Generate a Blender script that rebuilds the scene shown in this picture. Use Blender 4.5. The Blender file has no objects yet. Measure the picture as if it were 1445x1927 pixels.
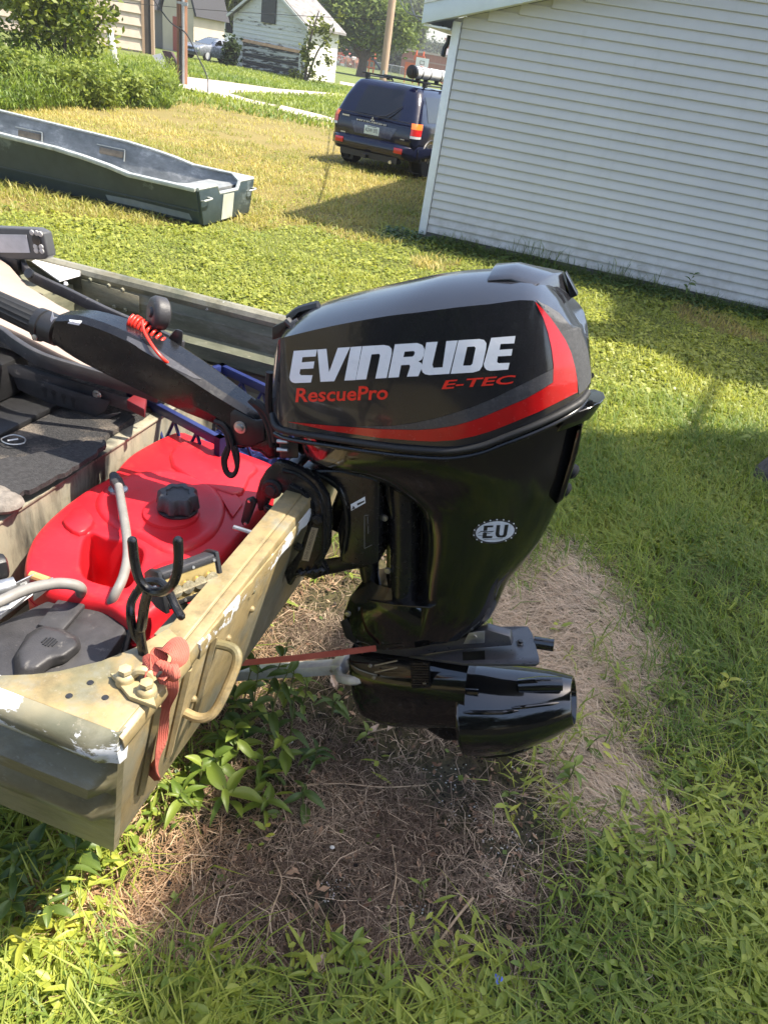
import bpy, bmesh, math, random
import numpy as np
from mathutils import Vector, Matrix, geometry
from mathutils.bvhtree import BVHTree

random.seed(11)
rng = np.random.default_rng(11)
R = math.radians
sc = bpy.context.scene
COL = sc.collection
SUN_EL, SUN_AZ = R(60.4), R(90.0)          # sun stands to the right (+X) of the view

# ------------------------------------------------------------------ camera
W0, H0, F0 = 1445.0, 1927.0, 1340.0
PITCH, ROLL, HC = R(32.1), R(10.0), 1.85
CAM = Vector((0, 0, HC))
FWD = Vector((0, math.cos(PITCH), -math.sin(PITCH)))
_r0 = Vector((1, 0, 0)); _u0 = _r0.cross(FWD)
RIGHT = _r0*math.cos(ROLL) + _u0*math.sin(ROLL)
UP = _u0*math.cos(ROLL) - _r0*math.sin(ROLL)
cam_d = bpy.data.cameras.new('camera'); cam = bpy.data.objects.new('camera', cam_d); COL.objects.link(cam)
cam.matrix_world = Matrix(((RIGHT.x, UP.x, -FWD.x, 0), (RIGHT.y, UP.y, -FWD.y, 0), (RIGHT.z, UP.z, -FWD.z, HC), (0, 0, 0, 1)))
cam_d.sensor_fit = 'HORIZONTAL'; cam_d.sensor_width = 36.0; cam_d.lens = F0/W0*36.0
cam_d.clip_start = 0.05; cam_d.clip_end = 3000
sc.camera = cam

# ------------------------------------------------------------------ light
world = bpy.data.worlds.new('World'); sc.world = world; world.use_nodes = True
nt = world.node_tree; bg = nt.nodes['Background']
sky = nt.nodes.new('ShaderNodeTexSky'); sky.sky_type = 'NISHITA'; sky.sun_disc = False
sky.sun_elevation = SUN_EL; sky.sun_rotation = SUN_AZ
sky.air_density = 1.0; sky.dust_density = 2.4; sky.ozone_density = 0.4
nt.links.new(sky.outputs[0], bg.inputs['Color']); bg.inputs['Strength'].default_value = 0.13
sun_d = bpy.data.lights.new('sun', 'SUN'); sun_d.energy = 4.3; sun_d.angle = R(0.55); sun_d.color = (1.0, 0.92, 0.79)
sun = bpy.data.objects.new('sun', sun_d); COL.objects.link(sun)
SUNV = Vector((math.cos(SUN_EL), 0, math.sin(SUN_EL)))
sun.rotation_euler = SUNV.to_track_quat('Z', 'Y').to_euler(); sun.location = (6, 0, 12)
vs = sc.view_settings; vs.view_transform = 'Standard'; vs.look = 'None'; vs.exposure = 1.50; vs.gamma = 1.0; vs.use_curve_mapping = False
sc.render.engine = 'CYCLES'
sc.cycles.use_denoising = True; sc.cycles.max_bounces = 6; sc.cycles.transparent_max_bounces = 6
sc.cycles.diffuse_bounces = 3; sc.cycles.glossy_bounces = 3; sc.cycles.transmission_bounces = 4
sc.cycles.caustics_reflective = False; sc.cycles.caustics_refractive = False
sc.cycles.sample_clamp_indirect = 4.0

# ------------------------------------------------------------------ places: a photo direction met with a plane of the place
def ray(x, y): return FWD + RIGHT*((x-W0/2)/F0) + UP*((H0/2-y)/F0)
def gz(x, y, z=0.0):
    d = ray(x, y); return CAM + d*((z-HC)/d.z)
def aty(x, y, Y):
    d = ray(x, y); return CAM + d*(Y/d.y)
def proj(p):
    d = Vector(p)-CAM; z = d.dot(FWD); return (W0/2+F0*d.dot(RIGHT)/z, H0/2-F0*d.dot(UP)/z, z)
# boat frame: u aft, v across (away from the camera), height absolute
ZT = 0.91
B0 = Vector((-0.19154, 1.43127, 0)); TV = Vector((0.20984, 0.97774, 0)); AV = Vector((0.97774, -0.20984, 0)); ZV = Vector((0, 0, 1))
def BF(u, v, z): return B0 + AV*u + TV*v + ZV*z
def pl(x, y, v):
    d = ray(x, y); o = B0 + TV*v; return CAM + d*((o-CAM).dot(TV)/d.dot(TV))
def uvz(p): q = Vector(p)-B0; return (q.dot(AV), q.dot(TV), q.z)

# ------------------------------------------------------------------ mesh builder
class MB:
    def __init__(s): s.v = []; s.f = []; s.m = []
    def add(s, vs, fs, mi=0):
        n = len(s.v); s.v += [tuple(p) for p in vs]; s.f += [tuple(i+n for i in f) for f in fs]; s.m += [mi]*len(fs); return s
    def box(s, c, size, ax=None, mi=0):
        X, Y, Z = ax if ax else (Vector((1, 0, 0)), Vector((0, 1, 0)), Vector((0, 0, 1)))
        c = Vector(c); X, Y, Z = Vector(X)*size[0]/2, Vector(Y)*size[1]/2, Vector(Z)*size[2]/2
        vs = [c+X*a+Y*b+Z*d for d in (-1, 1) for b in (-1, 1) for a in (-1, 1)]
        return s.add(vs, [(0, 2, 3, 1), (4, 5, 7, 6), (0, 1, 5, 4), (2, 6, 7, 3), (0, 4, 6, 2), (1, 3, 7, 5)], mi)
    def prism(s, pts, vec, mi=0, caps=True):
        pts = [Vector(p) for p in pts]; vec = Vector(vec); n = len(pts)
        vs = pts + [p+vec for p in pts]
        fs = [(i, (i+1) % n, n+(i+1) % n, n+i) for i in range(n)]
        if caps: fs += [tuple(range(n-1, -1, -1)), tuple(range(n, 2*n))]
        return s.add(vs, fs, mi)
    def loop2(s, a, b, mi=0):
        n = len(a); vs = [Vector(p) for p in a]+[Vector(p) for p in b]
        fs = [(i, (i+1) % n, n+(i+1) % n, n+i) for i in range(n)]+[tuple(range(n-1, -1, -1)), tuple(range(n, 2*n))]
        return s.add(vs, fs, mi)
    def grid(s, rows, cu=False, cv=False, capa=False, capb=False, mi=0):
        n = len(rows[0]); m = len(rows); vs = [p for r in rows for p in r]; fs = []
        for i in range(m if cv else m-1):
            for j in range(n if cu else n-1):
                a, b = i*n+j, i*n+(j+1) % n; c, d = ((i+1) % m)*n+(j+1) % n, ((i+1) % m)*n+j
                fs.append((a, b, c, d))
        if capa: fs.append(tuple(range(n-1, -1, -1)))
        if capb: fs.append(tuple((m-1)*n+j for j in range(n)))
        return s.add(vs, fs, mi)
    def tube(s, path, r, n=8, caps=True, closed=False, mi=0, flat=None):
        path = [Vector(p) for p in path]; k = len(path); rows = []
        rr = r if isinstance(r, (list, tuple)) else [r]*k
        prev = None
        for i, p in enumerate(path):
            if closed: t = path[(i+1) % k]-path[i-1]
            else: t = path[min(i+1, k-1)]-path[max(i-1, 0)]
            t.normalize()
            if prev is None:
                a = Vector((0, 0, 1)) if abs(t.z) < 0.9 else Vector((1, 0, 0)); nx = t.cross(a).normalized()
            else:
                nx = prev - t*prev.dot(t); nx = nx.normalized() if nx.length > 1e-6 else t.orthogonal().normalized()
            prev = nx; ny = t.cross(nx)
            fl = flat if flat else 1.0
            rows.append([p+(nx*math.cos(2*math.pi*j/n)+ny*fl*math.sin(2*math.pi*j/n))*rr[i] for j in range(n)])
        return s.grid(rows, cu=True, cv=closed, capa=caps and not closed, capb=caps and not closed, mi=mi)
    def lathe(s, p0, axis, prof, n=20, mi=0, capa=True, capb=True, lobes=0, amp=0.0, sq=None):
        p0 = Vector(p0); t = Vector(axis).normalized(); nx = t.orthogonal().normalized(); ny = t.cross(nx); rows = []
        for (d, r) in prof:
            row = []
            for j in range(n):
                a = 2*math.pi*j/n; q = r*(1+amp*math.cos(lobes*a)) if lobes else r
                row.append(p0+t*d+(nx*math.cos(a)+ny*math.sin(a))*q)
            rows.append(row)
        return s.grid(rows, cu=True, capa=capa, capb=capb, mi=mi)
    def ball(s, c, r, n=8, mi=0, sx=(1, 1, 1)):
        c = Vector(c); rows = []
        for i in range(1, n):
            th = math.pi*i/n; rows.append([c+Vector((math.sin(th)*math.cos(2*math.pi*j/(2*n))*r*sx[0], math.sin(th)*math.sin(2*math.pi*j/(2*n))*r*sx[1], math.cos(th)*r*sx[2])) for j in range(2*n)])
        return s.grid(rows, cu=True, capa=True, capb=True, mi=mi)

def smooth_path(pts, k=6, closed=False):
    pts = [Vector(p) for p in pts]; n = len(pts); out = []
    rngi = range(n) if closed else range(n-1)
    for i in rngi:
        p0 = pts[i-1] if (closed or i > 0) else pts[i]*2-pts[i+1]
        p1 = pts[i]; p2 = pts[(i+1) % n]
        p3 = pts[(i+2) % n] if (closed or i+2 < n) else p2*2-p1
        for j in range(k):
            t = j/k; out.append(0.5*((2*p1)+(p2-p0)*t+(2*p0-5*p1+4*p2-p3)*t*t+(3*p1-p0-3*p2+p3)*t**3))
    if not closed: out.append(pts[-1])
    return out

def mesh_of(name, mb, mats, bevel=0.0, seg=2, smooth=35, origin=None):
    me = bpy.data.meshes.new(name)
    o = Vector(origin) if origin is not None else Vector((0, 0, 0))
    me.from_pydata([(p[0]-o.x, p[1]-o.y, p[2]-o.z) for p in mb.v], [], mb.f)
    mats = mats if isinstance(mats, (list, tuple)) else [mats]
    for m in mats: me.materials.append(m)
    if len(mats) > 1: me.polygons.foreach_set('material_index', mb.m)
    bm = bmesh.new(); bm.from_mesh(me)
    bmesh.ops.remove_doubles(bm, verts=bm.verts, dist=1e-6)
    bmesh.ops.recalc_face_normals(bm, faces=bm.faces)
    if bevel > 0:
        ed = [e for e in bm.edges if len(e.link_faces) == 2 and e.calc_face_angle(0) > R(28)]
        if ed: bmesh.ops.bevel(bm, geom=ed, offset=bevel, segments=seg, profile=0.5, affect='EDGES', clamp_overlap=True)
    bm.to_mesh(me); bm.free()
    if smooth:
        me.shade_smooth(); me.set_sharp_from_angle(angle=R(smooth))
    me.update(); return me

def link(name, data, parent=None, label=None, cat=None, group=None, kind=None):
    o = bpy.data.objects.new(name, data); COL.objects.link(o)
    if parent is not None: o.parent = parent
    if label: o['label'] = label
    if cat: o['category'] = cat
    if group: o['group'] = group
    if kind: o['kind'] = kind
    return o
def ROOTLOC(parent):
    p = Vector((0, 0, 0))
    while parent is not None: p += parent.location; parent = parent.parent
    return p
def part(name, mb, mats, parent, bevel=0.0, seg=2, smooth=35, label=None, kind=None):
    """a mesh of its own, given in world coordinates, under its thing"""
    return link(name, mesh_of(name, mb, mats, bevel, seg, smooth, ROOTLOC(parent)), parent, label=label, kind=kind)
def lpart(name, mb, mats, parent, bevel=0.0, seg=2, smooth=35, label=None):
    """the same, given in the thing's own coordinates"""
    return link(name, mesh_of(name, mb, mats, bevel, seg, smooth), parent, label=label)
def thing(name, label, cat, loc=(0, 0, 0), rotz=0.0, group=None):
    o = link(name, None, None, label, cat, group); o.location = loc; o.rotation_euler = (0, 0, rotz); o.empty_display_size = 0.1; return o
def single(name, mb, mats, label, cat, group=None, bevel=0.0, seg=2, smooth=35):
    c = Vector(np.mean(np.array(mb.v), axis=0)); c.z = min(p[2] for p in mb.v)
    o = link(name, mesh_of(name, mb, mats, bevel, seg, smooth, c), None, label, cat, group); o.location = c; return o
def struct(name, mb, mats, smooth=0, kind='structure'):
    return link(name, mesh_of(name, mb, mats, 0, 2, smooth), None, kind=kind)

# ------------------------------------------------------------------ materials (procedural)
class NT:
    def __init__(s, name):
        s.m = bpy.data.materials.new(name); s.m.use_nodes = True; s.t = s.m.node_tree; s.b = s.t.nodes['Principled BSDF']
    def n(s, typ, **kw):
        x = s.t.nodes.new(typ)
        for k, v in kw.items():
            if k in x.inputs: 
                if hasattr(v, 'is_linked') or isinstance(v, bpy.types.NodeSocket): s.t.links.new(v, x.inputs[k])
                else: x.inputs[k].default_value = v
            else: setattr(x, k, v)
        return x
    def l(s, a, b): s.t.links.new(a, b)
    def coords(s, obj=True, scale=(1, 1, 1)):
        tc = s.n('ShaderNodeTexCoord'); mp = s.n('ShaderNodeMapping'); mp.inputs['Scale'].default_value = scale
        s.l(tc.outputs['Object' if obj else 'Generated'], mp.inputs['Vector']); return mp.outputs[0]
    def noise(s, vec, scale, detail=4, rough=0.55, dist=0.0):
        x = s.n('ShaderNodeTexNoise'); x.inputs['Scale'].default_value = scale; x.inputs['Detail'].default_value = detail
        x.inputs['Roughness'].default_value = rough; x.inputs['Distortion'].default_value = dist
        if vec is not None: s.l(vec, x.inputs['Vector'])
        return x.outputs['Fac']
    def ramp(s, fac, stops, interp='LINEAR'):
        x = s.n('ShaderNodeValToRGB'); x.color_ramp.interpolation = interp; e = x.color_ramp.elements
        while len(e) < len(stops): e.new(0.5)
        for i, (p, c) in enumerate(stops):
            e[i].position = p; e[i].color = (c[0], c[1], c[2], 1) if isinstance(c, (tuple, list)) else (c, c, c, 1)
        s.l(fac, x.inputs['Fac']); return x.outputs['Color']
    def mix(s, fac, a, b, mode='MIX'):
        x = s.n('ShaderNodeMix'); x.data_type = 'RGBA'; x.blend_type = mode; x.clamp_factor = True
        for sock, v in ((x.inputs[0], fac), (x.inputs[6], a), (x.inputs[7], b)):
            if isinstance(v, bpy.types.NodeSocket): s.l(v, sock)
            elif isinstance(v, (tuple, list)): sock.default_value = (v[0], v[1], v[2], 1)
            else: sock.default_value = v
        return x.outputs[2]
    def bump(s, h, strength=0.3, dist=0.01):
        x = s.n('ShaderNodeBump'); x.inputs['Strength'].default_value = strength; x.inputs['Distance'].default_value = dist
        s.l(h, x.inputs['Height']); s.l(x.outputs[0], s.b.inputs['Normal']); return x
    def base(s, c):
        if isinstance(c, bpy.types.NodeSocket): s.l(c, s.b.inputs['Base Color'])
        else: s.b.inputs['Base Color'].default_value = (c[0], c[1], c[2], 1)
    def rough(s, r):
        if isinstance(r, bpy.types.NodeSocket): s.l(r, s.b.inputs['Roughness'])
        else: s.b.inputs['Roughness'].default_value = r

def simple(name, c, rough=0.5, metal=0.0, var=0.12, scale=20.0, bump=0.0, bscale=120.0, coat=0.0, spec=0.5, dirt=None):
    """a plain colour with mottling, gloss variation and a little relief"""
    k = NT(name); v = k.coords(); f = k.noise(v, scale, 5)
    lo = tuple(max(0, x*(1-var)) for x in c); hi = tuple(min(1, x*(1+var)) for x in c)
    col = k.ramp(f, [(0.3, lo), (0.7, hi)])
    if dirt:
        g = k.noise(v, dirt[1], 8, 0.65); gm = k.ramp(g, [(dirt[2], 0.0), (dirt[2]+0.12, 1.0)])
        col = k.mix(gm, col, dirt[0])
    k.base(col)
    rr = k.ramp(k.noise(v, scale*2.3, 6), [(0.25, max(0.02, rough-0.08)), (0.75, min(1, rough+0.1))]); k.rough(rr)
    k.b.inputs['Metallic'].default_value = metal; k.b.inputs['Coat Weight'].default_value = coat; k.b.inputs['Coat Roughness'].default_value = 0.06
    k.b.inputs['Specular IOR Level'].default_value = spec
    if bump: k.bump(k.noise(v, bscale, 4), bump, 0.004)
    return k.m

def blade_mat(name, rough=0.55, trans=0.35, spec=0.3):
    """leaf blades: each blade's own tint from its colour attribute, thin and a little translucent"""
    k = NT(name); a = k.n('ShaderNodeAttribute'); a.attribute_name = 'Col'
    v = k.coords(); f = k.noise(v, 60, 3)
    c = k.mix(k.ramp(f, [(0.35, 0.0), (0.65, 1.0)]), a.outputs['Color'], (0.5, 0.5, 0.5), 'SOFT_LIGHT')
    k.base(a.outputs['Color']); k.rough(rough); k.b.inputs['Specular IOR Level'].default_value = spec
    if trans > 0:
        tr = k.n('ShaderNodeBsdfTranslucent'); hs = k.n('ShaderNodeHueSaturation'); hs.inputs['Value'].default_value = 1.5; hs.inputs['Saturation'].default_value = 1.1
        k.l(a.outputs['Color'], hs.inputs['Color']); k.l(hs.outputs[0], tr.inputs['Color'])
        mx = k.n('ShaderNodeMixShader'); mx.inputs[0].default_value = trans
        out = k.t.nodes['Material Output']
        k.l(k.b.outputs[0], mx.inputs[1]); k.l(tr.outputs[0], mx.inputs[2]); k.l(mx.outputs[0], out.inputs['Surface'])
    return k.m

def leaf_mat(name, c1, c2, rough=0.45, trans=0.35):
    """one leaf object: tint from the object's random value"""
    k = NT(name); oi = k.n('ShaderNodeObjectInfo'); v = k.coords()
    c = k.mix(oi.outputs['Random'], c1, c2)
    w = k.n('ShaderNodeTexWave'); w.inputs['Scale'].default_value = 18; w.inputs['Distortion'].default_value = 1.0; k.l(v, w.inputs['Vector'])
    c = k.mix(k.ramp(w.outputs['Fac'], [(0.4, 0.0), (1.0, 0.35)]), c, tuple(x*0.6 for x in c1))
    k.base(c); k.rough(rough)
    tr = k.n('ShaderNodeBsdfTranslucent'); hs = k.n('ShaderNodeHueSaturation'); hs.inputs['Value'].default_value = 1.5
    k.l(c, hs.inputs['Color']); k.l(hs.outputs[0], tr.inputs['Color'])
    mx = k.n('ShaderNodeMixShader'); mx.inputs[0].default_value = trans
    k.l(k.b.outputs[0], mx.inputs[1]); k.l(tr.outputs[0], mx.inputs[2]); k.l(mx.outputs[0], k.t.nodes['Material Output'].inputs['Surface'])
    return k.m

M = {}
M['black'] = simple('glossy_black_paint', (0.006, 0.006, 0.0065), 0.10, 0, 0.3, 30, coat=.8, spec=.6, dirt=((0.045, 0.042, 0.036), 55, 0.70))
M['satin'] = simple('satin_black_plate', (0.05, 0.05, 0.055), 0.32, 0, 0.15, 40, spec=.8, dirt=((0.10, 0.09, 0.08), 40, 0.68))
M['black_cast'] = simple('satin_black_casting', (0.010, 0.010, 0.011), 0.22, 0, 0.3, 40)
M['plastic'] = simple('black_plastic', (0.016, 0.016, 0.017), 0.38, 0, 0.2, 60, bump=0.15, bscale=500)
M['rubber'] = simple('black_rubber', (0.012, 0.012, 0.012), 0.6, 0, 0.2, 60)
M['grey_plastic'] = simple('weathered_black_plastic', (0.038, 0.037, 0.040), 0.5, 0, 0.25, 25, bump=0.2, bscale=300, dirt=((0.16, 0.15, 0.14), 30, 0.62))
M['galv'] = simple('galvanised_steel', (0.42, 0.43, 0.44), 0.38, 0.8, 0.2, 45, bump=0.1)
M['alu'] = simple('brushed_aluminium', (0.66, 0.67, 0.68), 0.35, 0.45, 0.1, 60)
M['bolt'] = simple('bolt_steel', (0.5, 0.49, 0.47), 0.35, 0.9, 0.15, 80)
M['white'] = simple('white_paint', (0.75, 0.77, 0.79), 0.45, 0, 0.06, 12, dirt=((0.55, 0.56, 0.55), 14, 0.66))
M['decal_white'] = simple('white_vinyl', (0.82, 0.82, 0.82), 0.3, 0, 0.03, 30)
M['decal_red'] = simple('red_vinyl', (0.42, 0.006, 0.008), 0.22, 0, 0.10, 30, coat=0.5)
M['letter_red'] = simple('red_lettering', (0.80, 0.035, 0.02), 0.3, 0, 0.05, 30)
M['decal_grey'] = simple('grey_vinyl', (0.055, 0.055, 0.06), 0.25, 0, 0.1, 30, coat=0.4)
M['ink'] = simple('black_ink', (0.02, 0.02, 0.022), 0.4, 0, 0.1, 40)
M['glass'] = simple('dark_glass', (0.012, 0.013, 0.015), 0.06, 0, 0.15, 3, spec=0.6)
# ================================================================== THE GROUND
def poly_px(pts): return [(gz(x, y).x, gz(x, y).y) for x, y in pts]
Z_BARE = poly_px([(150, 1640), (300, 1480), (430, 1330), (500, 1150), (640, 1050), (760, 1050), (900, 1250), (980, 1390), (1060, 1440), (1085, 1590), (1045, 1710), (990, 1860), (870, 1935), (640, 1930), (490, 1865), (370, 1815), (250, 1810), (120, 1800), (-60, 1790), (-40, 1660)])
Z_STRAW = poly_px([(940, 1075), (1030, 990), (1110, 1050), (1195, 1140), (1240, 1240), (1185, 1320), (1200, 1390), (1300, 1490), (1320, 1600), (1240, 1640), (1110, 1520), (1060, 1420), (1020, 1350), (930, 1260), (820, 1120)])
Z_TARP = [poly_px(p) for p in ([(790, 1430), (890, 1440), (905, 1570), (830, 1550)], [(905, 1580), (1000, 1560), (1010, 1650), (900, 1640)], [(950, 1440), (1055, 1465), (1070, 1590), (975, 1610)],
          [(600, 1640), (660, 1630), (665, 1680), (610, 1700)], [(740, 1690), (820, 1690), (830, 1760), (750, 1760)], [(1120, 1330), (1230, 1340), (1220, 1370), (1130, 1365)])]
def inside(poly, x, y):
    x = np.asarray(x, float); y = np.asarray(y, float); r = np.zeros(x.shape, bool); n = len(poly)
    for i in range(n):
        x1, y1 = poly[i]; x2, y2 = poly[(i+1) % n]
        c = ((y1 > y) != (y2 > y)) & (x < (x2-x1)*(y-y1)/((y2-y1) if y2 != y1 else 1e-9)+x1); r ^= c
    return r
_gn = rng.random((64, 64))
def vnoise(x, y, s):
    x = np.asarray(x)/s+100; y = np.asarray(y)/s+100; xi = np.floor(x).astype(int); yi = np.floor(y).astype(int)
    fx = x-xi; fy = y-yi; fx = fx*fx*(3-2*fx); fy = fy*fy*(3-2*fy)
    g = lambda a, b: _gn[a % 64, b % 64]
    return (g(xi, yi)*(1-fx)+g(xi+1, yi)*fx)*(1-fy)+(g(xi, yi+1)*(1-fx)+g(xi+1, yi+1)*fx)*fy
def zone(x, y):
    """0 lawn, 1 bare litter, 2 straw mat, 3 foreground weeds, 4 dry lawn"""
    x = np.asarray(x, float); y = np.asarray(y, float)
    jx = x+(vnoise(x, y, .16)-.5)*.24+(vnoise(x, y, .05)-.5)*.08; jy = y+(vnoise(y+7, x, .16)-.5)*.24+(vnoise(y+3, x, .05)-.5)*.08
    z = np.zeros(x.shape, int)
    z[(y < 3.0)] = 3
    dry = (vnoise(x, y, 1.6)*.5+vnoise(x, y, .5)*.3+np.clip((y-9.0)/9, -.3, .45)+np.clip((-x-1.0)*.03, 0, .1))
    z[(dry > .47) & (y > 6.9) & (y < 25)] = 4
    z[inside(Z_BARE, jx, jy)] = 1; z[inside(Z_STRAW, jx, jy)] = 2
    return z
def ground_h(x, y):
    return (vnoise(x, y, .35)-.5)*.03+(vnoise(x, y, .11)-.5)*.012

xs = np.concatenate([[-1500, -400, -150, -60, -30, -18], np.arange(-12, 9.01, .14), [12, 18, 30, 60, 150, 400, 1500]])
ys = np.concatenate([[-400, -60, -12, -4], np.arange(-.5, 7.0, .09), np.arange(7.0, 24.01, .3), [26, 30, 36, 44, 55, 70, 90, 120, 160, 220, 320, 500, 900, 1800]])
GX, GY = np.meshgrid(xs, ys); gx = GX.ravel(); gy = GY.ravel()
near = (np.abs(gx) < 9) & (gy > -.6) & (gy < 16)
gzv = np.where(near, ground_h(gx, gy)-.004, 0.0)
zz = zone(gx, gy)
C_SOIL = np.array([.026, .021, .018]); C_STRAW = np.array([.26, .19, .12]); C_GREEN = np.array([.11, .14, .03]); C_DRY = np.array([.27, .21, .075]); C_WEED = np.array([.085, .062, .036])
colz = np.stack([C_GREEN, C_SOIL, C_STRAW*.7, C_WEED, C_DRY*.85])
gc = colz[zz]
n1 = vnoise(gx, gy, 3.0)[:, None]; far_mix = np.clip((gy-20)/40, 0, 1)[:, None]
lit_ = np.clip((-.22-gx+(vnoise(gx, gy, .2)-.5)*.3)/.3, 0, 1)*(zz == 1); gc = gc*(1+.6*lit_[:, None]*np.array([1.25, .95, .7]))  # sunlit strip painted into the soil colour, brighter and warmer
gc = gc*(.8+.4*n1)*(1-far_mix)+far_mix*(np.array([.10, .15, .035])*(.8+.4*n1))
for tp in Z_TARP: gc[inside(tp, gx, gy)] = (.030, .034, .040)
def bulk_mesh(name, verts, nface, fsize, loops, cols, mat, kind='stuff', smooth=False):
    me = bpy.data.meshes.new(name); me.vertices.add(len(verts)); me.vertices.foreach_set('co', np.asarray(verts, np.float32).ravel())
    me.loops.add(len(loops)); me.loops.foreach_set('vertex_index', np.asarray(loops, np.int32))
    me.polygons.add(nface); st = np.concatenate([[0], np.cumsum(fsize)[:-1]]).astype(np.int32)
    me.polygons.foreach_set('loop_start', st)
    me.update(calc_edges=True)
    if cols is not None:
        a = me.color_attributes.new('Col', 'FLOAT_COLOR', 'POINT'); c4 = np.ones((len(verts), 4), np.float32); c4[:, :3] = cols; a.data.foreach_set('color', c4.ravel())
    me.materials.append(mat)
    if smooth: me.shade_smooth()
    o = bpy.data.objects.new(name, me); COL.objects.link(o); o['kind'] = kind; return o
ny, nx = GX.shape
idx = np.arange(nx*ny).reshape(ny, nx)
q = np.stack([idx[:-1, :-1], idx[:-1, 1:], idx[1:, 1:], idx[1:, :-1]], -1).reshape(-1, 4)
k = NT('lawn_soil'); a = k.n('ShaderNodeAttribute'); a.attribute_name = 'Col'; v = k.coords()
f1 = k.noise(v, 2.0, 6, .6); f2 = k.noise(v, 38, 6, .7)
c = k.mix(k.ramp(f2, [(.35, 0.0), (.7, 1.0)]), a.outputs['Color'], (.22, .17, .09), 'MIX'); c = k.mix(0.35, a.outputs['Color'], c)
c = k.mix(k.ramp(f2, [(.3, .55), (.55, 0.0)]), c, (.02, .016, .012)); c = k.mix(k.ramp(f1, [(.3, 0.0), (.75, .35)]), c, (.16, .17, .05), 'MIX')
k.base(c); k.rough(.9); k.b.inputs['Specular IOR Level'].default_value = .15
k.bump(k.noise(v, 55, 8, .75), .8, .02)
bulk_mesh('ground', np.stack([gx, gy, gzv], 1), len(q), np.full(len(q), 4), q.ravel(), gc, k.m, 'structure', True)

# ---- drives and paths: thin sheets a few mm above the grass
M['gravel'] = (lambda k: (k.base(k.ramp(k.noise(k.coords(), 3.0, 8, .7), [(.3, (.34, .27, .22)), (.55, (.50, .42, .36)), (.75, (.62, .54, .47))])), k.rough(.9), k.bump(k.noise(k.coords(), 30, 6, .7), .4, .02), k.m)[-1])(NT('pale_gravel'))
def sheet(name, px, z, m):
    mb = MB(); pts = [gz(x, y, z) for x, y in px]; mb.add(pts, [tuple(range(len(pts)))]); return struct(name, mb, m)
sheet('driveway', [(-60, 62), (60, 88), (150, 112), (220, 122), (300, 140), (352, 144), (420, 152), (520, 166), (600, 172), (660, 178), (640, 181), (560, 178), (470, 172), (430, 174), (470, 186), (520, 197), (500, 199), (420, 182), (352, 166), (300, 158), (220, 140), (120, 122), (40, 108), (-60, 92)], .02, M['gravel'])
sheet('footpath', [(530, 197), (600, 214), (650, 228), (640, 233), (585, 221), (520, 205)], .016, M['gravel'])
sheet('path', [(640, 152), (700, 163), (695, 167), (640, 157)], .02, M['gravel'])
sheet('kerb_path', [(722, 129), (830, 141), (830, 144), (722, 133)], .02, M['gravel'])

# ================================================================== GARAGE in grey vinyl siding
GA = Vector((-.18, 9.61, 0)); GE1 = Vector((.9724, -.2334, 0)); GE2 = Vector((.2334, .9724, 0))
GW, GD, GEAVE, GSL = 7.2, 7.5, 2.335, 0.30
k = NT('grey_vinyl_siding'); v = k.coords(); oi = k.n('ShaderNodeObjectInfo')
c = k.ramp(k.noise(v, 1.1, 5, .6), [(.3, (.49, .48, .472)), (.7, (.54, .53, .522))])
c = k.mix(k.n('ShaderNodeMath', operation='MULTIPLY').outputs[0], c, (.5, .5, .5)) if False else k.mix(.06, c, k.mix(oi.outputs['Random'], (.4, .42, .45), (.7, .72, .75)))
c = k.mix(k.ramp(k.noise(k.coords(True, (1, 1, .25)), 9, 7, .7), [(.55, 0.0), (.75, .28)]), c, (.36, .355, .32))
sx_ = k.n('ShaderNodeSeparateXYZ'); k.l(v, sx_.inputs[0]); spl = k.n('ShaderNodeMapRange'); spl.inputs['From Min'].default_value = .55; spl.inputs['From Max'].default_value = .10; k.l(sx_.outputs['Z'], spl.inputs['Value'])
spm = k.n('ShaderNodeMath', operation='MULTIPLY'); k.l(spl.outputs[0], spm.inputs[0]); k.l(k.ramp(k.noise(v, 7, 8, .75), [(.42, 0.0), (.7, .75)]), spm.inputs[1]); c = k.mix(spm.outputs[0], c, (.22, .19, .14))
k.base(c); k.rough(.5); k.bump(k.noise(k.coords(True, (1.5, 1, 40)), 6, 4), .10, .003)
M['siding'] = k.m
garage = thing('garage', 'single storey garage in pale grey horizontal vinyl siding with white corner trim', 'garage', GA)
def GP(x, d, z): return GA + GE1*x + GE2*d + ZV*z          # d<0 is towards the camera
EXPO = .0985; z0 = .10
rake = lambda x: GEAVE-.02 + GSL*min(x, GW-x)              # underside of the rake board
i = 0
while True:
    za = z0+i*EXPO; zb = za+EXPO
    x0 = .105; x1 = GW-.105
    if zb > GEAVE-.02:
        x0 = max(x0, (zb-GEAVE+.02)/GSL-.12); x1 = GW-x0
    if x1-x0 < .3: break
    # dutch-lap course: lip at the bottom, a slight hollow near the top
    pr = [(-.026, za), (-.026, za+.012), (-.014, za+EXPO*.55), (-.0055, zb-.012), (-.003, zb+.006), (.004, zb+.006), (.004, za), (-.010, za-.004)]
    mb = MB(); wob = random.uniform(-.0012, .0012)
    cuts = sorted({x0, x1} | ({x0+(x1-x0)*random.uniform(.35, .6)} if i % 3 == 1 else set()))
    for a_, b_ in zip(cuts[:-1], cuts[1:]):
        lap = .0032 if a_ > x0 else 0.0
        mb.loop2([GP(a_-(.02 if lap else 0), d-lap+wob, z) for d, z in pr], [GP(b_, d-lap+wob, z) for d, z in pr])
    part('siding_plank', mb, M['siding'], garage, smooth=20); i += 1
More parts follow.
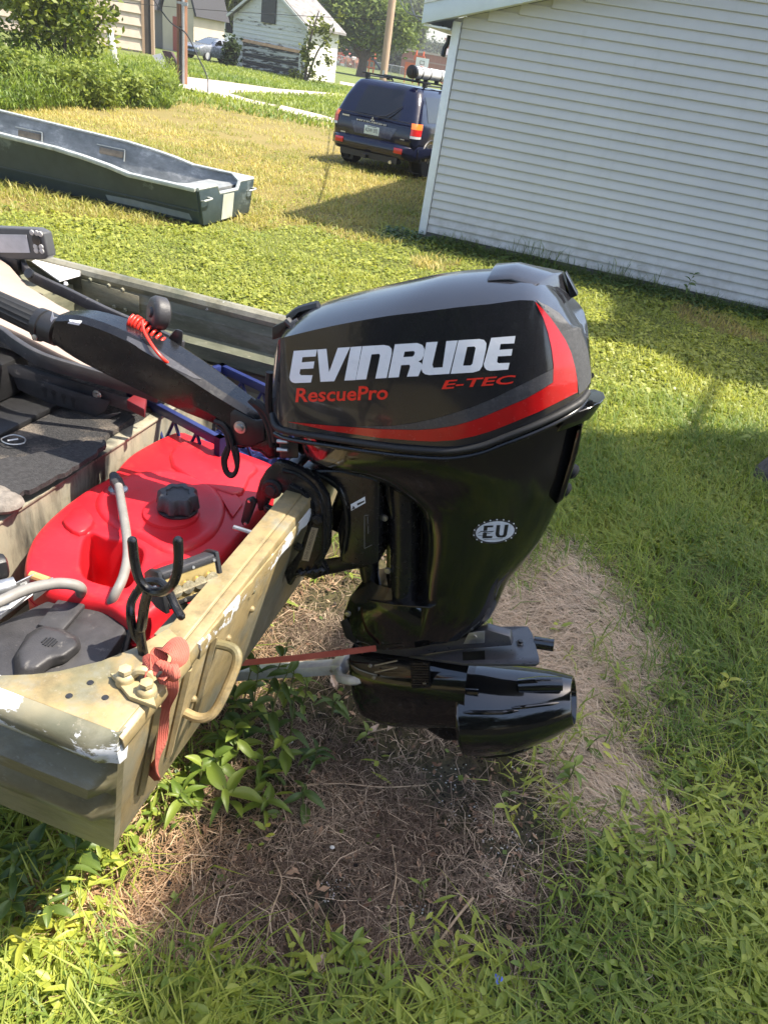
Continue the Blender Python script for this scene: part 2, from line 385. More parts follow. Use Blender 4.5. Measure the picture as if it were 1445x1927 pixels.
mb = MB(); mb.prism([GP(0, .01, 0), GP(GW, .01, 0), GP(GW, .01, GEAVE), GP(GW/2, .01, GEAVE+GSL*GW/2), GP(0, .01, GEAVE)], GE2*(GD-.02)); part('wall_shell', mb, M['siding'], garage, smooth=0)
mb = MB(); mb.box(GP(GW/2, -.003, .045), (GW-.02, .02, .11), (GE1, GE2, ZV)); part('foundation', mb, simple('foundation_concrete', (.10, .10, .095), .9, bump=.4, bscale=60), garage)
for x in (.045, GW-.045):
    mb = MB(); top = GEAVE-.03+GSL*.03
    mb.box(GP(x, -.016, (top+.06)/2), (.095, .03, top-.06), (GE1, GE2, ZV)); mb.box(GP(x+(.04 if x < 1 else -.04), -.034, (top+.06)/2), (.012, .008, top-.06), (GE1, GE2, ZV)); part('corner_trim', mb, M['white'], garage, bevel=.003)
# rake boards, drip edge, roof with overhangs, eave box
M['fascia'] = simple('pale_blue_white_fascia', (.60, .66, .69), .45, 0, .05, 6)
OV, OVE = .24, .30
k = NT('asphalt_shingle'); v = k.coords(); k.base(k.ramp(k.noise(v, 25, 6, .7), [(.3, (.06, .06, .06)), (.7, (.16, .155, .15))])); k.rough(.95); k.bump(k.noise(v, 90, 5), .5, .01); M['shingle'] = k.m
for sgn in (1, -1):
    xa, xb = (-OVE, GW/2) if sgn == 1 else (GW+OVE, GW/2)
    za, zb = GEAVE-GSL*OVE, GEAVE+GSL*GW/2
    mb = MB(); mb.prism([GP(xa, -OV, za-.01), GP(xb, -OV, zb-.01), GP(xb, -OV, zb+.17), GP(xa, -OV, za+.17)], GE2*.02); part('rake_board', mb, M['fascia'], garage, bevel=.002)
    mb = MB(); mb.prism([GP(xa, -OV-.012, za+.172), GP(xb, -OV-.012, zb+.172), GP(xb, -OV-.012, zb+.235), GP(xa, -OV-.012, za+.235)], GE2*.02); part('drip_edge', mb, M['white'], garage, bevel=.002)
    mb = MB(); mb.prism([GP(xa-.03*sgn, -OV-.04, za+.237), GP(xb, -OV-.04, zb+.24), GP(xb, -OV-.04, zb+.262), GP(xa-.03*sgn, -OV-.04, za+.258)], GE2*(GD+2*OV)); part('roof', mb, M['shingle'], garage)
    mb = MB(); mb.prism([GP(xa, -OV+.022, za+.002), GP(xb, -OV+.022, zb+.002), GP(xb, -OV+.022, zb+.03), GP(xa, -OV+.022, za+.03)], GE2*(OV-.03)); part('soffit', mb, M['white'], garage)
    mb = MB(); mb.box(GP(xa+.012*sgn, GD/2-.02, za+.09), (.024, GD+2*OV-.1, .16), (GE1, GE2, ZV)); part('eave_fascia', mb, M['fascia'], garage)
    mb = MB(); mb.box(GP(xa+.15*sgn, GD/2-.02, za-.016), (.27, GD+2*OV-.12, .018), (GE1, GE2, ZV)); part('eave_soffit', mb, M['white'], garage)
mb = MB(); mb.tube([GP(-.12, .35, 2.19), GP(-.12, .35, 2.12), GP(-.15, .35, 2.06), GP(-.15, .33, 1.98)], .03, 6); part('hook', mb, M['plastic'], garage)

# ================================================================== helpers for far buildings
def zat(p, ypix):
    lo, hi = -1.0, 60.0
    for _ in range(50):
        m = (lo+hi)/2
        if proj((p.x, p.y, m))[1] > ypix: lo = m
        else: hi = m
    return (lo+hi)/2
def boards(name, root, o, e1, nrm, w, h0, h1, expo, mats, clip=None, lip=.02, th=.02):
    """lap boards on a wall: o base corner, e1 along, nrm outwards; clip(z)->(x0,x1)"""
    z = h0
    while z < h1-.01:
        zt = min(z+expo, h1); x0, x1 = clip(zt) if clip else (0, w)
        if x1-x0 > .2:
            pr = [(lip, z), (lip, z+.01), (.004, zt), (0.0, zt), (0.0, z)]
            mb = MB(); mb.loop2([o+e1*x0+nrm*d+ZV*s for d, s in pr], [o+e1*x1+nrm*d+ZV*s for d, s in pr])
            part(name, mb, mats[random.randrange(len(mats))] if isinstance(mats, list) else mats, root, smooth=0)
        z += expo
def peeling(name, paint, wood, amount, scale=(1.0, 1.0, 6.0)):
    k = NT(name); v = k.coords(True, scale); f = k.noise(v, 1.3, 10, .72); oi = k.n('ShaderNodeObjectInfo')
    m = k.n('ShaderNodeMath', operation='ADD'); k.l(f, m.inputs[0]); m2 = k.n('ShaderNodeMath', operation='MULTIPLY_ADD'); k.l(oi.outputs['Random'], m2.inputs[0]); m2.inputs[1].default_value = .22; m2.inputs[2].default_value = -.11; k.l(m2.outputs[0], m.inputs[1])
    mask = k.ramp(m.outputs[0], [(amount-.03, 0.0), (amount+.03, 1.0)])
    p = k.ramp(k.noise(v, 4, 5), [(.3, tuple(x*.85 for x in paint)), (.7, paint)]); w = k.ramp(k.noise(v, 9, 6), [(.3, tuple(x*.6 for x in wood)), (.7, tuple(x*1.3 for x in wood))])
    k.base(k.mix(mask, p, w)); k.rough(.8); k.bump(mask, .3, .01); return k.m

# ---- old barn-like garage, white paint peeling off
BA_, BB_ = gz(437, 122), gz(572, 151)
e1 = (BB_-BA_); bw = e1.length; e1.normalize(); e2 = Vector((-e1.y, e1.x, 0))
if e2.y < 0: e2 = -e2
barn = thing('old_garage', 'weathered white gabled garage with peeling paint and a blackened board door', 'garage', BA_)
bh = zat(BA_, 21); bh2 = zat(BB_, 54); bh = (bh+bh2)/2; mid = (BA_+BB_)/2; bap = zat(mid, -32)
bd = 6.0
for L in np.arange(2.0, 9.0, .1):
    if proj(BB_+e2*L+ZV*bh)[0] >= 637: bd = L; break
M['peel'] = peeling('peeling_white_paint', (.62, .62, .57), (.15, .135, .11), .645)
M['peel_heavy'] = peeling('mostly_bare_boards', (.5, .5, .46), (.045, .042, .04), .47)
mb = MB(); mb.prism([BA_, BB_, BB_+ZV*bh, mid+ZV*bap, BA_+ZV*bh], e2*bd); part('wall_shell', mb, M['peel'], barn, smooth=0)
def bclip(z):
    if z <= bh: return (0, bw)
    s = (z-bh)/(bap-bh)*bw/2; return (s, bw-s)
boards('wall_board', barn, BA_, e1, -e2, bw, .12, bap, .23, M['peel'], bclip, .035)
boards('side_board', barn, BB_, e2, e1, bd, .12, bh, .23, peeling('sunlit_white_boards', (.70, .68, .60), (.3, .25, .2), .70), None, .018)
dz = zat(BA_+e1*1.2, 76); dx0, dx1 = .17*bw, .94*bw
for j in range(7):
    za = .08+j*(dz-.1)/7; zb = .08+(j+1)*(dz-.1)/7-.03
    mb = MB(); mb.prism([BA_+e1*dx0-e2*.1+ZV*za, BA_+e1*dx1-e2*.1+ZV*za, BA_+e1*dx1-e2*.1+ZV*zb, BA_+e1*dx0-e2*.1+ZV*zb], e2*.06); part('door_board', mb, M['peel_heavy'], barn, smooth=0)
mb = MB(); mb.prism([BA_+e1*(dx0-.08)-e2*.16+ZV*(dz-.05), BA_+e1*(dx1+.05)-e2*.16+ZV*(dz-.12), BA_+e1*(dx1+.05)-e2*.16+ZV*(dz+.04), BA_+e1*(dx0-.08)-e2*.16+ZV*(dz+.12)], e2*.1); part('door_header', mb, simple('raw_orange_plank', (.55, .34, .20), .8, 0, .2, 4), barn)
for xx in (dx0-.1, dx1+.1):
    mb = MB(); mb.box(BA_+e1*xx-e2*.1+ZV*dz/2, (.2, .1, dz), (e1, e2, ZV)); part('door_jamb', mb, M['peel'], barn)
wx, wz = bw*.5, zat(mid, 20)
mb = MB(); mb.box(BA_+e1*wx-e2*.09+ZV*wz, (1.35, .06, 1.25), (e1, e2, ZV)); wn = part('window', mb, simple('grey_boarding', (.06, .06, .06), .8), barn)
mb = MB(); mb.box(BA_+e1*wx-e2*.07+ZV*(wz+.78), (1.0, .05, .26), (e1, e2, ZV)); part('pane', mb, M['glass'], wn)
for s in (0, 1):
    A1 = (BA_-e1*.3 if s == 0 else BB_+e1*.35)-e2*.3; top = mid-e2*.3
    zz_ = bh-.3*(bap-bh)/(bw/2)
    mb = MB(); mb.loop2([A1+ZV*(zz_+.03), top+ZV*(bap+.03), top+ZV*(bap+.16), A1+ZV*(zz_+.16)], [A1+e2*(bd+.6)+ZV*(zz_+.03), top+e2*(bd+.6)+ZV*(bap+.03), top+e2*(bd+.6)+ZV*(bap+.16), A1+e2*(bd+.6)+ZV*(zz_+.16)])
    part('roof', mb, simple('worn_grey_shingle', (.20, .19, .18), .95, 0, .35, 3, bump=.5, bscale=12), barn, smooth=0)
    mb = MB(); mb.prism([A1-e2*.05+ZV*(zz_-.05), top-e2*.05+ZV*(bap-.05), top-e2*.05+ZV*(bap+.1), A1-e2*.05+ZV*(zz_+.1)], e2*.04); part('rake_board', mb, M['peel'], barn, smooth=0)

# ---- tan shed with wide lap boards, lit on its right face
SA = gz(218, 91); e1 = Vector((.90, .436, 0)); sw = next(L for L in np.arange(1, 30, .05) if proj(SA+e1*L)[0] > 291); SB = SA+e1*sw; e2 = Vector((-e1.y, e1.x, 0)); e2 = e2 if e2.y > 0 else -e2
shed = thing('tan_shed', 'tan lap-sided outbuilding with a tall dark open doorway', 'shed', SA)
M['tan'] = simple('faded_tan_paint', (.52, .42, .33), .75, 0, .1, 2, dirt=((.42, .30, .22), 3, .62))
hS = 6.0; dS = 9.0
# front (right-facing) wall and receding left wall
lf = (gz(150, 80)-SA); lf.z = 0; lf.normalize()
mb = MB(); mb.prism([SA, SB, SB+lf*dS, SA+lf*dS], ZV*hS); part('wall_shell', mb, M['tan'], shed, smooth=0)
nr = Vector((e1.y, -e1.x, 0)); nr = nr if nr.y < 0 else -nr; nl = Vector((lf.y, -lf.x, 0)); nl = nl if nl.y < 0 else -nl
d0, d1 = sw*.70, sw*.93
boards('wall_board', shed, SA, e1, nr, d0, .1, hS, .62, M['tan'], None, .10)
boards('wall_board', shed, SA+e1*d1, e1, nr, sw-d1, .1, hS, .62, M['tan'], None, .10)
boards('wall_board', shed, SA, lf, nl, dS, .1, hS, .62, M['tan'], None, .10)
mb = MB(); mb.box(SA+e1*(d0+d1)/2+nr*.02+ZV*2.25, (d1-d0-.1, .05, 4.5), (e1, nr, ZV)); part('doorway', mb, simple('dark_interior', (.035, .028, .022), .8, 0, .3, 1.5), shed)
for xx in (d0, d1):
    mb = MB(); mb.box(SA+e1*xx+nr*.06+ZV*2.25, (.16, .1, 4.5), (e1, nr, ZV)); part('door_jamb', mb, simple('brown_jamb', (.30, .20, .13), .8), shed)
mb = MB(); mb.prism([SA+nl*.5+nr*.5-lf*.2+ZV*hS, SB+nr*.5+e1*.5+ZV*hS, SB+lf*dS+e1*.5+ZV*hS, SA+lf*dS+nl*.5+ZV*hS], ZV*.25); part('roof', mb, M['shingle'], shed)
# ---- gambrel shed behind it
cx = aty(338, 118, 62); cx.z = 0; gx1 = Vector((.95, -.3, 0)).normalized(); gy1 = Vector((.3, .95, 0)).normalized()
gsh = thing('gambrel_shed', 'small tan gambrel-roofed shed with dark roof behind the brown utility pole', 'shed', cx)
prof = [(-1.5, 0), (1.25, 0), (1.25, 2.6), (.75, 4.0), (-.1, 4.6), (-1.0, 4.0), (-1.5, 2.6)]
mb = MB(); mb.prism([cx+gx1*a+ZV*b for a, b in prof], gy1*4); part('wall', mb, simple('beige_panel', (.50, .43, .33), .8, 0, .08, 1), gsh, smooth=0)
rp = [(-1.75, 2.4), (-1.05, 4.12), (-.1, 4.75), (.8, 4.12), (1.45, 2.4)]; ro = [(-1.9, 2.42), (-1.15, 4.25), (-.1, 4.92), (.9, 4.25), (1.6, 2.42)]
mb = MB(); mb.prism([cx+gx1*a+ZV*b-gy1*.15 for a, b in rp+ro[::-1]], gy1*4.3); part('roof', mb, simple('dark_shingle', (.04, .04, .045), .9), gsh, smooth=0)
mb = MB(); mb.prism([cx+gx1*a-gy1*.06+ZV*b for a, b in [(-.55, .05), (.55, .05), (.55, 2.2), (-.55, 2.2)]], gy1*.05); part('door', mb, simple('red_door_panel', (.30, .07, .05), .7), gsh)
c2 = aty(300, 100, 66); c2.z = 0
lean = thing('dark_lean_to', 'dark grey roofed lean-to between the tan shed and the gambrel shed', 'shed', c2)
mb = MB(); mb.box(c2+ZV*1.3, (4.2, 4, 2.6)); part('wall', mb, simple('grey_block', (.22, .20, .18), .9), lean)
mb = MB(); mb.prism([c2+Vector((-2.4, -2.2, 2.4)), c2+Vector((2.4, -2.2, 2.4)), c2+Vector((2.4, 1.0, 5.8)), c2+Vector((-2.4, 1.0, 5.8))], Vector((0, .3, .3))); part('roof', mb, simple('dark_tar_roof', (.045, .045, .05), .9), lean)
# ---- white house wall glimpsed between willow and old garage
c3 = aty(405, 80, 80); c3.z = 0
wh = thing('white_house', 'white clapboard house glimpsed between the willow and the old garage', 'house', c3)
mb = MB(); mb.box(c3+ZV*2.2, (7.5, 5, 4.4)); part('wall', mb, M['white'], wh)
boards('clapboard', wh, c3+Vector((-3.75, -2.5, 0)), Vector((1, 0, 0)), Vector((0, -1, 0)), 7.5, .3, 4.4, .45, M['white'], None, .05)
mb = MB(); mb.prism([c3+Vector((-4, -2.9, 4.4)), c3+Vector((-4, 2.9, 4.4)), c3+Vector((-4, 0, 6.2))], Vector((8, 0, 0))); part('roof', mb, M['shingle'], wh)
for xx in (-2.4, -.2, 2.2):
    mb = MB(); mb.box(c3+Vector((xx, -2.56, 2.5)), (1.0, .06, 1.5)); part('window', mb, M['glass'], wh)

# ---- brick school far off on the right
k = NT('school_brick'); v = k.coords(); br = k.n('ShaderNodeTexBrick'); br.inputs['Scale'].default_value = 2.5
mpv = k.coords(True, (1, 1, 1)); k.l(mpv, br.inputs['Vector']); br.inputs['Color1'].default_value = (.33, .12, .075, 1); br.inputs['Color2'].default_value = (.27, .095, .06, 1); br.inputs['Mortar'].default_value = (.34, .2, .15, 1); br.inputs['Mortar Size'].default_value = .012
k.base(k.mix(k.ramp(k.noise(v, .4, 4), [(.3, 0.0), (.7, .3)]), br.outputs['Color'], (.40, .17, .11))); k.rough(.9); M['brick'] = k.m
YS = 150.0
s0 = aty(753, 130, YS); s0.z = 0; sx = Vector((.97, -.24, 0)); sy = Vector((.24, .97, 0))
school = thing('brick_school', 'low red brick school building with flat roof and dark windows', 'school', s0)
h1_ = zat(s0, 93); mb = MB(); mb.prism([s0, s0+sx*24, s0+sx*24+sy*12, s0+sy*12], ZV*h1_); part('wall', mb, M['brick'], school, smooth=0)
mb = MB(); mb.box(s0+sx*12+sy*6+ZV*(h1_+.15), (24.6, 12.6, .3), (sx, sy, ZV)); part('parapet', mb, simple('stone_coping', (.45, .36, .30), .8), school)
mb = MB(); mb.box(s0+sx*12-sy*.06+ZV*(h1_*.68), (24.1, .12, .22), (sx, sy, ZV)); part('stone_band', mb, simple('stone_band', (.36, .22, .17), .8), school)
u0 = s0+sx*4+sy*13; h2_ = zat(u0, 74)
mb = MB(); mb.prism([u0, u0+sx*26, u0+sx*26+sy*14, u0+sy*14], ZV*h2_); part('upper_wall', mb, M['brick'], school, smooth=0)
mb = MB(); mb.box(u0+sx*13+sy*7+ZV*(h2_+.15), (26.6, 14.6, .3), (sx, sy, ZV)); part('parapet', mb, school.children[1].data.materials[0], school)
for xx in (2.0, 5.8, 13.5, 17):
    mb = MB(); mb.box(u0+sx*xx-sy*.05+ZV*(h2_*.72), (2.2, .14, 1.7), (sx, sy, ZV)); part('window', mb, M['glass'], school)
mb = MB(); mb.box(s0+sx*3.4-sy*.05+ZV*(h1_*.33), (1.2, .14, h1_*.6), (sx, sy, ZV)); part('door', mb, M['glass'], school)
mb = MB(); mb.box(s0+sx*13-sy*.05+ZV*(h1_*.3), (4.5, .1, h1_*.55), (sx, sy, ZV)); part('brick_infill', mb, simple('orange_brick_infill', (.42, .19, .10), .9, 0, .12, 1), school)
mb = MB(); mb.box(u0+sx*3.5-sy*4+ZV*(h1_+1.0), (3.6, 2.4, 1.0), (sx, sy, ZV)); mb.tube([u0+sx*3.2-sy*5+ZV*(h1_+.3), u0+sx*3.2-sy*5+ZV*(h1_+4.0)], .15, 6); part('roof_unit', mb, simple('pale_roof_unit', (.6, .6, .6), .6), school)

# ---- playground in front of it
OR = simple('orange_play_paint', (.55, .13, .05), .5); DB = simple('dark_blue_slide', (.02, .03, .07), .35)
p0 = aty(690, 122, 105); p0.z = 0
pf = thing('climbing_frame', 'orange climbing frame beside the dark slide in the playground', 'climbing frame', p0)
for dx in (-.9, -.3, .3, .9):
    mb = MB(); mb.tube([p0+Vector((dx, 0, 0)), p0+Vector((dx, 0, 2.3 if abs(dx) > .5 else 1.7))], .09, 6); part('post', mb, OR, pf)
for zz_ in (.7, 1.4, 1.75):
    mb = MB(); mb.tube([p0+Vector((-1.1, 0, zz_)), p0+Vector((1.1, 0, zz_))], .08, 6); part('rail', mb, OR, pf)
p1 = aty(707, 126, 105); p1.z = 0
mb = MB()
prof = [(-.35, .25), (-.3, 0), (.3, 0), (.35, .25), (.28, .25), (.25, .07), (-.25, .07), (-.28, .25)]
path = [Vector((-1.3, 0, 2.1)), Vector((-1.0, 0, 2.1)), Vector((.6, 0, .6)), Vector((1.5, 0, .35))]
sl = thing('playground_slide', 'dark blue playground slide running down to the right', 'slide', p1)
mb.grid([[p1+q_+Vector((0, b, c_)) for b, c_ in prof] for q_ in path], cu=True, capa=True, capb=True); part('chute', mb, DB, sl)
mb = MB(); mb.tube([p1+Vector((-1.3, .3, 0)), p1+Vector((-1.3, .3, 2.9))], .07, 6); part('post', mb, DB, sl); mb = MB(); mb.tube([p1+Vector((-1.3, -.3, 0)), p1+Vector((-1.3, -.3, 2.9))], .07, 6); part('post', mb, DB, sl)
p2 = aty(803, 140, 95); p2.z = 0
sl2 = thing('orange_slide', 'orange curved slide in front of the brick school', 'slide', p2)
mb = MB(); mb.grid([[p2+q_+Vector((0, b*1.2, c_)) for b, c_ in prof] for q_ in (Vector((-1.5, 0, 2.3)), Vector((-.9, 0, 2.3)), Vector((.9, 0, .9)), Vector((2.2, 0, .3)))], cu=True, capa=True, capb=True); part('chute', mb, OR, sl2)
for dx, hh in ((-1.5, 3.2), (-.7, 3.2)):
    mb = MB(); mb.tube([p2+Vector((dx, .3, 0)), p2+Vector((dx, .3, hh))], .09, 6); part('post', mb, OR, sl2)
mb = MB(); mb.box(p2+Vector((-1.1, 0, 2.5)), (1.2, 1.0, .5)); part('platform', mb, OR, sl2)
p3 = aty(776, 136, 93); p3.z = 0
fr = thing('orange_barrier', 'low orange panel and rails left of the basketball hoop', 'barrier', p3)
mb = MB(); mb.box(p3+Vector((0, 0, 1.55)), (1.9, .1, .8)); part('panel', mb, OR, fr)
for dx in (-.8, .8):
    mb = MB(); mb.tube([p3+Vector((dx, 0, 0)), p3+Vector((dx, 0, 1.6))], .07, 6); part('post', mb, OR, fr)
p4 = aty(791, 140, 85); p4.z = 0
hp = thing('basketball_hoop', 'basketball hoop with white backboard on a dark pole', 'basketball hoop', p4)
zb = zat(p4, 118)
mb = MB(); mb.box(p4+Vector((0, -.1, zb)), (1.3, .06, .9)); part('backboard', mb, M['white'], hp)
mb = MB(); mb.tube([p4+Vector((0, .1, 0)), p4+Vector((0, .1, zb-.2))], .09, 8); part('pole', mb, M['plastic'], hp)
mb = MB(); mb.tube([p4+Vector((.23*math.cos(t_*.5236), -.36+.23*math.sin(t_*.5236), zb-.3)) for t_ in range(12)], .03, 5, closed=True); part('rim', mb, OR, hp)
mb = MB(); mb.box(p4+Vector((0, -.14, zb-.12)), (.45, .02, .04)); mb.box(p4+Vector((0, -.14, zb+.18)), (.45, .02, .04)); mb.box(p4+Vector((-.21, -.14, zb+.03)), (.04, .02, .27)); mb.box(p4+Vector((.21, -.14, zb+.03)), (.04, .02, .27)); part('target_square', mb, M['ink'], hp)
# chain link fence
fA, fB = aty(634, 118, 118), aty(770, 132, 118); fA.z = fB.z = 0
fn = thing('chain_link_fence', 'low grey chain-link fence along the edge of the playground', 'fence', fA)
for t_ in np.linspace(0, 1, 9):
    mb = MB(); pp = fA.lerp(fB, t_); mb.tube([pp, pp+ZV*1.3], .045, 5); part('post', mb, M['galv'], fn)
mb = MB(); mb.tube([fA+ZV*1.3, fB+ZV*1.3], .035, 5); part('top_rail', mb, M['galv'], fn)
mb = MB()
for t_ in np.linspace(0, 1, 110):
    pp = fA.lerp(fB, t_)
    for s_ in (-1, 1): mb.tube([pp+ZV*.05, pp+(fB-fA).normalized()*s_*.6+ZV*1.28], .008, 3, caps=False)
o_ = part('mesh', mb, M['galv'], fn)
# bank of broken orange and white blocks under the trees
mb = MB(); q0, q1 = aty(632, 112, 128), aty(676, 117, 128)
for _ in range(240):
    t_ = random.random(); pp = q0.lerp(q1, t_); pp.z = abs(random.gauss(0, .9))*(1-.4*t_); pp += Vector((0, random.uniform(-1.5, 1.5), 0)); s_ = random.uniform(.2, .5)
    mb.box(pp, (s_*1.4, s_, s_*.7), (Vector((random.random()+.2, random.random()-.5, 0)).normalized(), Vector((0, 0, 1)).cross(Vector((1, .2, 0))).normalized(), ZV), random.randrange(3))
o_ = struct('rubble_bank', mb, [simple('rubble_orange', (.5, .22, .12), .8), simple('rubble_white', (.62, .58, .52), .8), simple('rubble_red', (.42, .12, .08), .8)], kind='stuff')

# ================================================================== POLES, POSTS, WIRES
k = NT('creosoted_pole'); v = k.coords(True, (6, 6, .6)); k.base(k.ramp(k.noise(v, 3, 7, .7), [(.3, (.10, .045, .025)), (.55, (.22, .11, .06)), (.75, (.33, .19, .11))])); k.rough(.85); k.bump(k.noise(v, 8, 5), .5, .01); M['pole'] = k.m
bp = gz(343, 158)
pole = thing('utility_pole', 'reddish brown wooden utility pole with grey conduit up its side', 'utility pole', bp)
mb = MB(); mb.lathe(bp-ZV*.2, ZV, [(0, .19), (3, .18), (9, .15)], 16); part('shaft', mb, M['pole'], pole)
mb = MB(); mb.tube([bp+Vector((.10, -.19, 0)), bp+Vector((.10, -.18, 8.5))], .05, 8); part('conduit', mb, M['galv'], pole)
mb = MB(); mb.tube([bp+Vector((.0, -.215, 0)), bp+Vector((.0, -.215, 1.75))], .045, 8); part('ground_guard', mb, M['plastic'], pole)
mb = MB(); mb.lathe(bp+ZV*2.4, ZV, [(0, .20), (.07, .20)], 16); mb.box(bp+Vector((.16, -.2, 2.42)), (.22, .08, .1)); part('strap', mb, M['galv'], pole)
cb = smooth_path([aty(285, -8, 30), aty(320, 40, 29.0), aty(350, 62, 28.9), aty(372, 105, 28.6), aty(390, 145, 28.0), gz(391, 174)], 8)
single('service_cable', MB().tube(cb, .022, 6), M['rubber'], 'black cable hanging from the brown utility pole down to the grass', 'cable')
pp = aty(722, 140, 46); pp.z = 0
topd = (aty(738, 0, 46)-pp); 
pole2 = thing('wooden_pole', 'plain weathered tan wooden pole rising behind the parked blue car', 'utility pole', pp)
k = NT('weathered_pole'); v = k.coords(True, (5, 5, .5)); k.base(k.ramp(k.noise(v, 3, 7, .7), [(.3, (.30, .20, .13)), (.7, (.47, .34, .24))])); k.rough(.85); k.bump(k.noise(v, 8, 5), .4, .01)
mb = MB(); d_ = topd.normalized(); mb.lathe(pp-d_*.2, d_, [(0, .21), (5, .195), (11, .17)], 16); part('shaft', mb, k.m, pole2)
mb = MB(); mb.box(pp+d_*1.2+Vector((.0, -.21, 0)), (.12, .03, .25)); part('tag_plate', mb, M['galv'], pole2)
for a_, b_, y1, y2, lb in ((( -60, -28), (840, 42), 46, 46, 'upper thin overhead wire crossing the far trees'), ((770, -8), (832, 48), 30, 10.2, 'overhead service wire running to the garage eave'), ((745, -20), (822, 40), 34, 12, 'faint second service wire above the garage eave')):
    s_, t_ = aty(*a_, y1), aty(*b_, y2)
    mid_ = (s_+t_)/2-ZV*.25
    single('overhead_wire', MB().tube(smooth_path([s_, mid_, t_], 8), .014, 5), M['rubber'], lb, 'wire')
# white posts at the drive
WPm = simple('chipped_white_post', (.66, .65, .62), .7, 0, .1, 8, dirt=((.3, .27, .24), 8, .62))
a_ = gz(222, 140); mb = MB(); mb.tube([a_, a_+Vector((-.22, 0, 1.25))], .12, 8); mb.ball(a_+Vector((-.22, 0, 1.25)), .12, 5)
single('white_bollard', mb, WPm, 'shorter plain white post leaning by the gravel drive at left', 'post', 'white posts by the drive')
a_ = gz(322, 155); b_ = aty(293, 98, a_.y+.2); mb = MB(); d_ = (b_-a_)
lp = thing('leaning_post', 'tall white post leaning against a brown slab beside the utility pole', 'post', a_, group='white posts by the drive')
mb.prism([a_+Vector((-.13, 0, 0)), a_+Vector((.13, 0, 0)), b_+Vector((.16, 0, 0)), b_+Vector((-.13, 0, -.1))], Vector((0, .2, 0))); part('post', mb, WPm, lp, bevel=.02)
mb = MB(); mb.prism([a_+Vector((.15, .1, 0)), a_+Vector((.5, .1, 0)), b_+Vector((.65, .1, -.1)), b_+Vector((.5, .1, .1)), b_+Vector((.18, .1, .1))], Vector((0, .3, 0))); part('slab', mb, simple('dark_brown_slab', (.07, .035, .028), .6), lp, bevel=.03)
# ================================================================== LEAF MASSES
def leaf_cloud(cent, size, cols, aspect=1.0, droop=None, nrmz=0.0):
    """many small four-sided leaves at given centres; returns arrays"""
    n = len(cent); u = rng.normal(size=(n, 3)); u[:, 2] *= .6
    if droop is not None: u = u*.35+np.array(droop)
    u /= np.linalg.norm(u, axis=1)[:, None]; w = rng.normal(size=(n, 3)); w[:, 2] += nrmz
    v = np.cross(w, u); v /= np.linalg.norm(v, axis=1)[:, None]
    s = (size*rng.uniform(.6, 1.35, n))[:, None]
    a = cent-u*s; b = cent+v*s*.5*aspect; c = cent+u*s; d = cent-v*s*.5*aspect
    V = np.stack([a, b, c, d], 1).reshape(-1, 3); C = np.repeat(cols, 4, axis=0)
    return V, C
def crown_mesh(name, V, C, mat, parent, kind=None):
    o = ROOTLOC(parent); n = len(V)//4
    ob = bulk_mesh(name, V-np.array(o), n, np.full(n, 4), np.arange(len(V)), C, mat, 'thing'); del ob['kind']
    if kind: ob['kind'] = kind
    ob.parent = parent; return ob
def clumps(blobs):
    """blobs: (centre, radii, clumps, leaves per clump, clump radius) -> leaf centres and tints 0..1"""
    P, T = [], []
    for c, r, nc, nl, cr in blobs:
        d = rng.normal(size=(nc, 3)); d /= np.linalg.norm(d, axis=1)[:, None]; rad = rng.uniform(.45, 1.0, nc)**.6
        cc = np.array(c)+d*rad[:, None]*np.array(r)
        for q in cc:
            m = max(4, int(nl*rng.uniform(.5, 1.4))); g = rng.normal(size=(m, 3))*cr*rng.uniform(.6, 1.2)
            P.append(q+g); T.append(np.clip(rng.normal(.5, .2)+rng.normal(size=m)*.16, 0, 1))
    return np.concatenate(P), np.concatenate(T)
def tint(t, lo, hi): return np.array(lo)[None]*(1-t[:, None])+np.array(hi)[None]*t[:, None]
M['leaf'] = blade_mat('tree_leaves', .55, .3); M['leaf_far'] = blade_mat('far_tree_leaves', .7, .25, .15)
k = NT('bark'); v = k.coords(True, (8, 8, 1.5)); k.base(k.ramp(k.noise(v, 2, 7, .7), [(.3, (.045, .035, .028)), (.7, (.15, .12, .10))])); k.rough(.95); k.bump(k.noise(v, 4, 6), .8, .03); M['bark'] = k.m
def tree(name, label, base, trunks, blobs, size, lo, hi, mat='leaf_far', droop=None, group=None, cat='tree', aspect=1.0, keep=None):
    t = thing(name, label, cat, base, group=group); base = Vector(base)
    mb = MB()
    for path, rads in trunks:
        p = smooth_path([base+Vector(q) for q in path], 4); rr = np.interp(np.linspace(0, 1, len(p)), np.linspace(0, 1, len(rads)), rads).tolist(); mb.tube(p, rr, 8)
    part('trunk', mb, M['bark'], t)
    P, T = clumps([(tuple(base+Vector(b[0])),)+tuple(b[1:]) for b in blobs])
    if keep is not None: kk = keep(P); P, T = P[kk], T[kk]
    V, C = leaf_cloud(P, size, tint(T, lo, hi), aspect, droop); crown_mesh('crown', V, C, M[mat], t); return t

